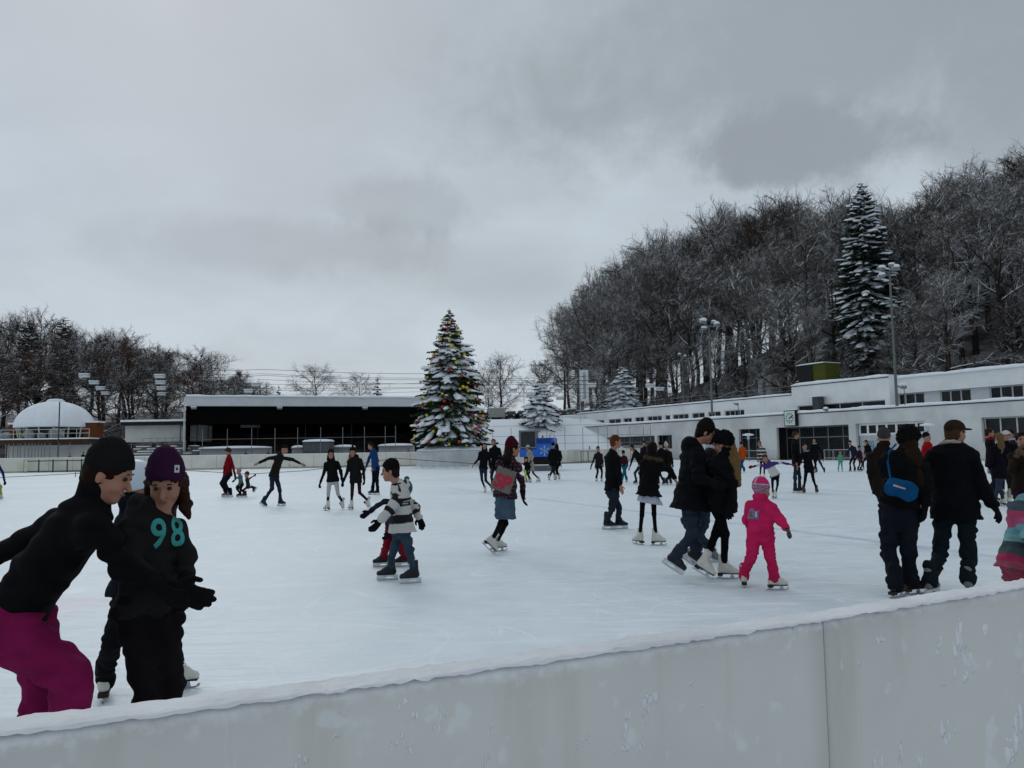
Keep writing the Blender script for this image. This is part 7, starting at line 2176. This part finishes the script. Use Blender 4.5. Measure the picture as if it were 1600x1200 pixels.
# ------------------------------------------------------------------ lamps strung on wires high over the rink
ROWS = [(87, [(-60, 580), (132, 584), (250, 585), (410, 584), (660, 591), (764, 598), (930, 594), (1060, 588)], [(132, 586), (250, 587), (924, 601)]),
        (95, [(-60, 590), (147, 595), (251, 596), (410, 593), (660, 600), (848, 600), (1000, 598), (1080, 590)], [(147, 597), (251, 597), (400, 600), (848, 602), (1016, 602)]),
        (103, [(-60, 600), (157, 604), (252, 605), (388, 606), (660, 605), (802, 607), (873, 607), (1010, 604)], [(157, 606), (252, 606), (388, 610), (802, 609), (873, 609), (1031, 607)]),
        (111, [(-60, 608), (165, 612), (253, 614), (370, 616), (660, 612), (764, 617), (875, 619), (1000, 616)], [(165, 614), (253, 615), (764, 618), (829, 618), (875, 622)])]
names = ['nearest', 'second nearest', 'third nearest', 'farthest']
for ri, (d, path, lamps) in enumerate(ROWS):
    pts = [at(px, py, d) for px, py in path]
    o = empty('overhead_wire', tuple(pts[0]), label='%s of the thin parallel lamp wires strung high across the rink' % names[ri], cat='wire', group='parallel wires strung over the rink')
    sm = []
    for a, b_ in zip(pts[:-1], pts[1:]):
        for i in range(6): sm.append(a.lerp(b_, i / 6) - pts[0] - Vector((0, 0, 0.12 * math.sin(math.pi * i / 6))))
    sm.append(pts[-1] - pts[0])
    MB().tube(sm, 0.018, 4).build('wire', CABLE, o)
    MB().tube([p_ + Vector((0, 0.6, 0.55)) for p_ in sm], 0.02, 4).build('carrier_wire', CABLE, o)
    for (px, py) in lamps:
        c = at(px, py, d)
        side = 'left' if px < 300 else 'middle' if px < 500 else 'right'
        l_ = empty('hanging_lamp', tuple(c), label='flat snow topped lamp hanging from the %s wire %s' % (names[ri], {132: 'in the slanting left line', 147: 'in the slanting left line', 157: 'in the slanting left line', 165: 'in the slanting left line', 250: 'in the upright stack of four', 251: 'in the upright stack of four', 252: 'in the upright stack of four', 253: 'in the upright stack of four',
              400: 'above the grandstand roof', 388: 'above the grandstand roof', 764: 'just right of the christmas tree', 802: 'before the round bare tree', 829: 'left of the bank fir', 848: 'above the bank fir', 873: 'above the bank fir', 875: 'right of the bank fir', 924: 'beside the white banner', 1016: 'before the hillside wood', 1031: 'before the hillside wood'}[px]), cat='lamp', group='lamps hanging from the wires')
        MB().box(-0.62, 0.62, -0.25, 0.25, -0.08, 0.10).build('housing', pmat('lamp_white', (0.40, 0.42, 0.44), 0.5), l_)
        l_.scale = (0.85, 0.85, 0.85)
        MB().box(-0.6, 0.6, -0.24, 0.24, -0.30, -0.083).build('reflector', pmat('reflector', (0.55, 0.58, 0.6), 0.4), l_)
        q = MB(); q.prism([(-0.66, 0.103), (0.66, 0.103), (0.64, 0.19), (-0.62, 0.21)], 1, -0.28, 0.28); q.build('snow_cap', SNOW, l_)
        MB().tube([(-0.4, 0, 0.1), (-0.4, 0, 0.45)], 0.02, 4).tube([(0.4, 0, 0.1), (0.4, 0, 0.45)], 0.02, 4).build('hanger', CABLE, l_)
# support mast at the wires' right end
pm_ = at(1062, 588, 95); zb_ = ground_z(pm_.x, 95)
# street lamp with curved arm by the car park
dl = 150.0
pl_ = at(819, 640, dl); zb_ = ground_z(pl_.x, dl)
o = empty('street_lamp', (pl_.x, dl, zb_), label='slim pale street lamp with curved arm at the car park', cat='street lamp')
h_ = at(819, 597, dl).z - zb_
MB().tube([(0, 0, 0), (0, 0, h_ * 0.9), (0.5, 0, h_ * 0.98), (1.6, 0, h_ + 0.2)], 0.06, 6).build('pole', PALEM, o)
MB().box(1.5, 2.2, -0.12, 0.12, h_ + 0.1, h_ + 0.25).build('lamp_head', STEEL, o)

# ------------------------------------------------------------------ parked cars
def make_car():
    root = empty('parked_car', (0, 0, 0), cat='car', group='cars parked above the bank')
    prof = [(-2.1, 0.35), (-2.15, 0.75), (-1.95, 0.92), (-1.35, 0.98), (-0.75, 1.42), (0.65, 1.46), (1.35, 1.05), (2.0, 0.95), (2.15, 0.7), (2.1, 0.35)]
    q = MB(); q.prism(prof, 1, -0.85, 0.85)
    q.v = [(x, y * (0.82 if z > 1.2 else 1.0), z) for x, y, z in q.v]
    me = me_of(q, 'body')
    link('body', me, pmat('car_dark', (0.03, 0.035, 0.04), 0.35, 0.05), root)
    q = MB()
    for sg in (1, -1):
        y = sg * 0.79
        q.add([(-1.15, y * 1.05, 1.02), (-0.68, y * 0.93, 1.36), (0.6, y * 0.93, 1.39), (1.15, y * 1.05, 1.05)], [(0, 1, 2, 3) if sg < 0 else (3, 2, 1, 0)])
        q.v = [tuple(v_) for v_ in q.v]
    q.add([(1.27, -0.72, 1.12), (1.27, 0.72, 1.12), (0.74, 0.66, 1.435), (0.74, -0.66, 1.435)], [(0, 1, 2, 3)])
    q.add([(-1.30, -0.72, 1.05), (-1.30, 0.72, 1.05), (-0.82, 0.66, 1.40), (-0.82, -0.66, 1.40)], [(3, 2, 1, 0)])
    q.build('window', GLASS, root)
    for x in (-1.35, 1.35):
        for y in (-0.8, 0.8):
            tb = MB(); tb.lathe([(0.15, -0.1), (0.32, -0.1), (0.33, 0.1), (0.15, 0.1)], 14)
            tb.v = [(x + v_[0], y + v_[2], 0.33 + v_[1]) for v_ in tb.v]
            tb.build('wheel', BLACK, root)
    q = MB(); q.prism([(-0.82, 1.425), (-0.78, 1.54), (0.0, 1.58), (0.62, 1.55), (0.68, 1.46)], 1, -0.66, 0.66)
    q.prism([(1.40, 1.075), (1.42, 1.12), (1.9, 1.03), (1.98, 0.97)], 1, -0.72, 0.72)
    q.build('snow_cap', SNOW, root)
    for y in (-0.6, 0.6):
        MB().box(-2.17, -2.12, y - 0.16, y + 0.16, 0.66, 0.82).build('headlight', PALEM, root)
    return root
proto = make_car()
cc = [(0.03, 0.035, 0.04), (0.10, 0.10, 0.11), (0.015, 0.02, 0.035), (0.02, 0.02, 0.02), (0.22, 0.23, 0.24), (0.12, 0.01, 0.012)]
cn = ['dark grey', 'mid grey', 'navy', 'black', 'silver', 'dark red']
spots = [(752, 146, 1, 90), (768, 147, 0, 85), (783, 148, 3, 92), (798, 146.5, 3, 88), (815, 147, 0, 95), (752, 158, 4, 80), (770, 159, 1, 92), (790, 158, 0, 90), (806, 160, 2, 86), (822, 156, 3, 91), (832, 148, 2, 100),
         (870, 142, 5, 88), (880, 148, 0, 90), (893, 146, 1, 86), (905, 148, 3, 92), (874, 158, 4, 90), (890, 159, 3, 88), (916, 145, 0, 84), (926, 143, 3, 90), (938, 141, 2, 95), (950, 139, 0, 88), (962, 137, 3, 90), (985, 134, 0, 85), (998, 132, 3, 90), (1010, 131, 2, 88)]
rs = random.Random(9)
for i, (px, d, ci, az) in enumerate(spots):
    x = (px - 800) / FPX * d
    o = proto if i == 0 else copy_tree(proto)
    o.location = (x, d, ground_z(x, d) + 0.02)
    o.rotation_euler = (0, 0, R(az + rs.uniform(-6, 6)))
    s_ = rs.uniform(0.95, 1.1); o.scale = (s_, s_, s_ * rs.choice((1.0, 1.15)))
    for c_ in o.children:
        if c_.name.startswith('body'):
            c_.material_slots[0].link = 'OBJECT'; c_.material_slots[0].material = pmat('car_%s' % cn[ci], cc[ci], 0.35, 0.05)
    where = 'close right of the christmas tree' if px < 780 else 'before the round bare tree' if px < 808 else 'left of the bank fir' if px < 845 else 'behind the garage' if px < 900 else 'under the white banner' if px < 930 else 'between banner and bushy fir' if px < 970 else 'right of the bushy fir'
    o['label'] = '%s snow topped car parked %s, %s row%s' % (cn[ci], where, 'front' if d < 150 else 'rear', {783: ', nearer the christmas tree', 798: ', nearer the bank fir', 905: ', left of the pole', 926: ', right of the pole'}.get(px, ''))
# pale trailer among the cars
d = 141.0
x = at(776, 650, d).x
o = empty('box_trailer', (x, d, ground_z(x, d)), label='pale rectangular box trailer parked at the edge of the bank', cat='trailer')
MB().box(-1.5, 1.5, 0, 1.8, 0.5, 2.1).build('body', pmat('trailer_pale', (0.30, 0.30, 0.27), 0.7), o)
MB().box(-1.5, 1.5, 0.02, 1.8, 2.104, 2.2).build('snow_cap', SNOW, o)
for x_ in (-0.6, 0.6):
    tb = MB(); tb.lathe([(0.1, -0.1), (0.3, -0.1), (0.3, 0.1), (0.1, 0.1)], 12); tb.v = [(x_ + v_[0], 0.2 + v_[2], 0.3 + v_[1]) for v_ in tb.v]; tb.build('wheel', BLACK, o)
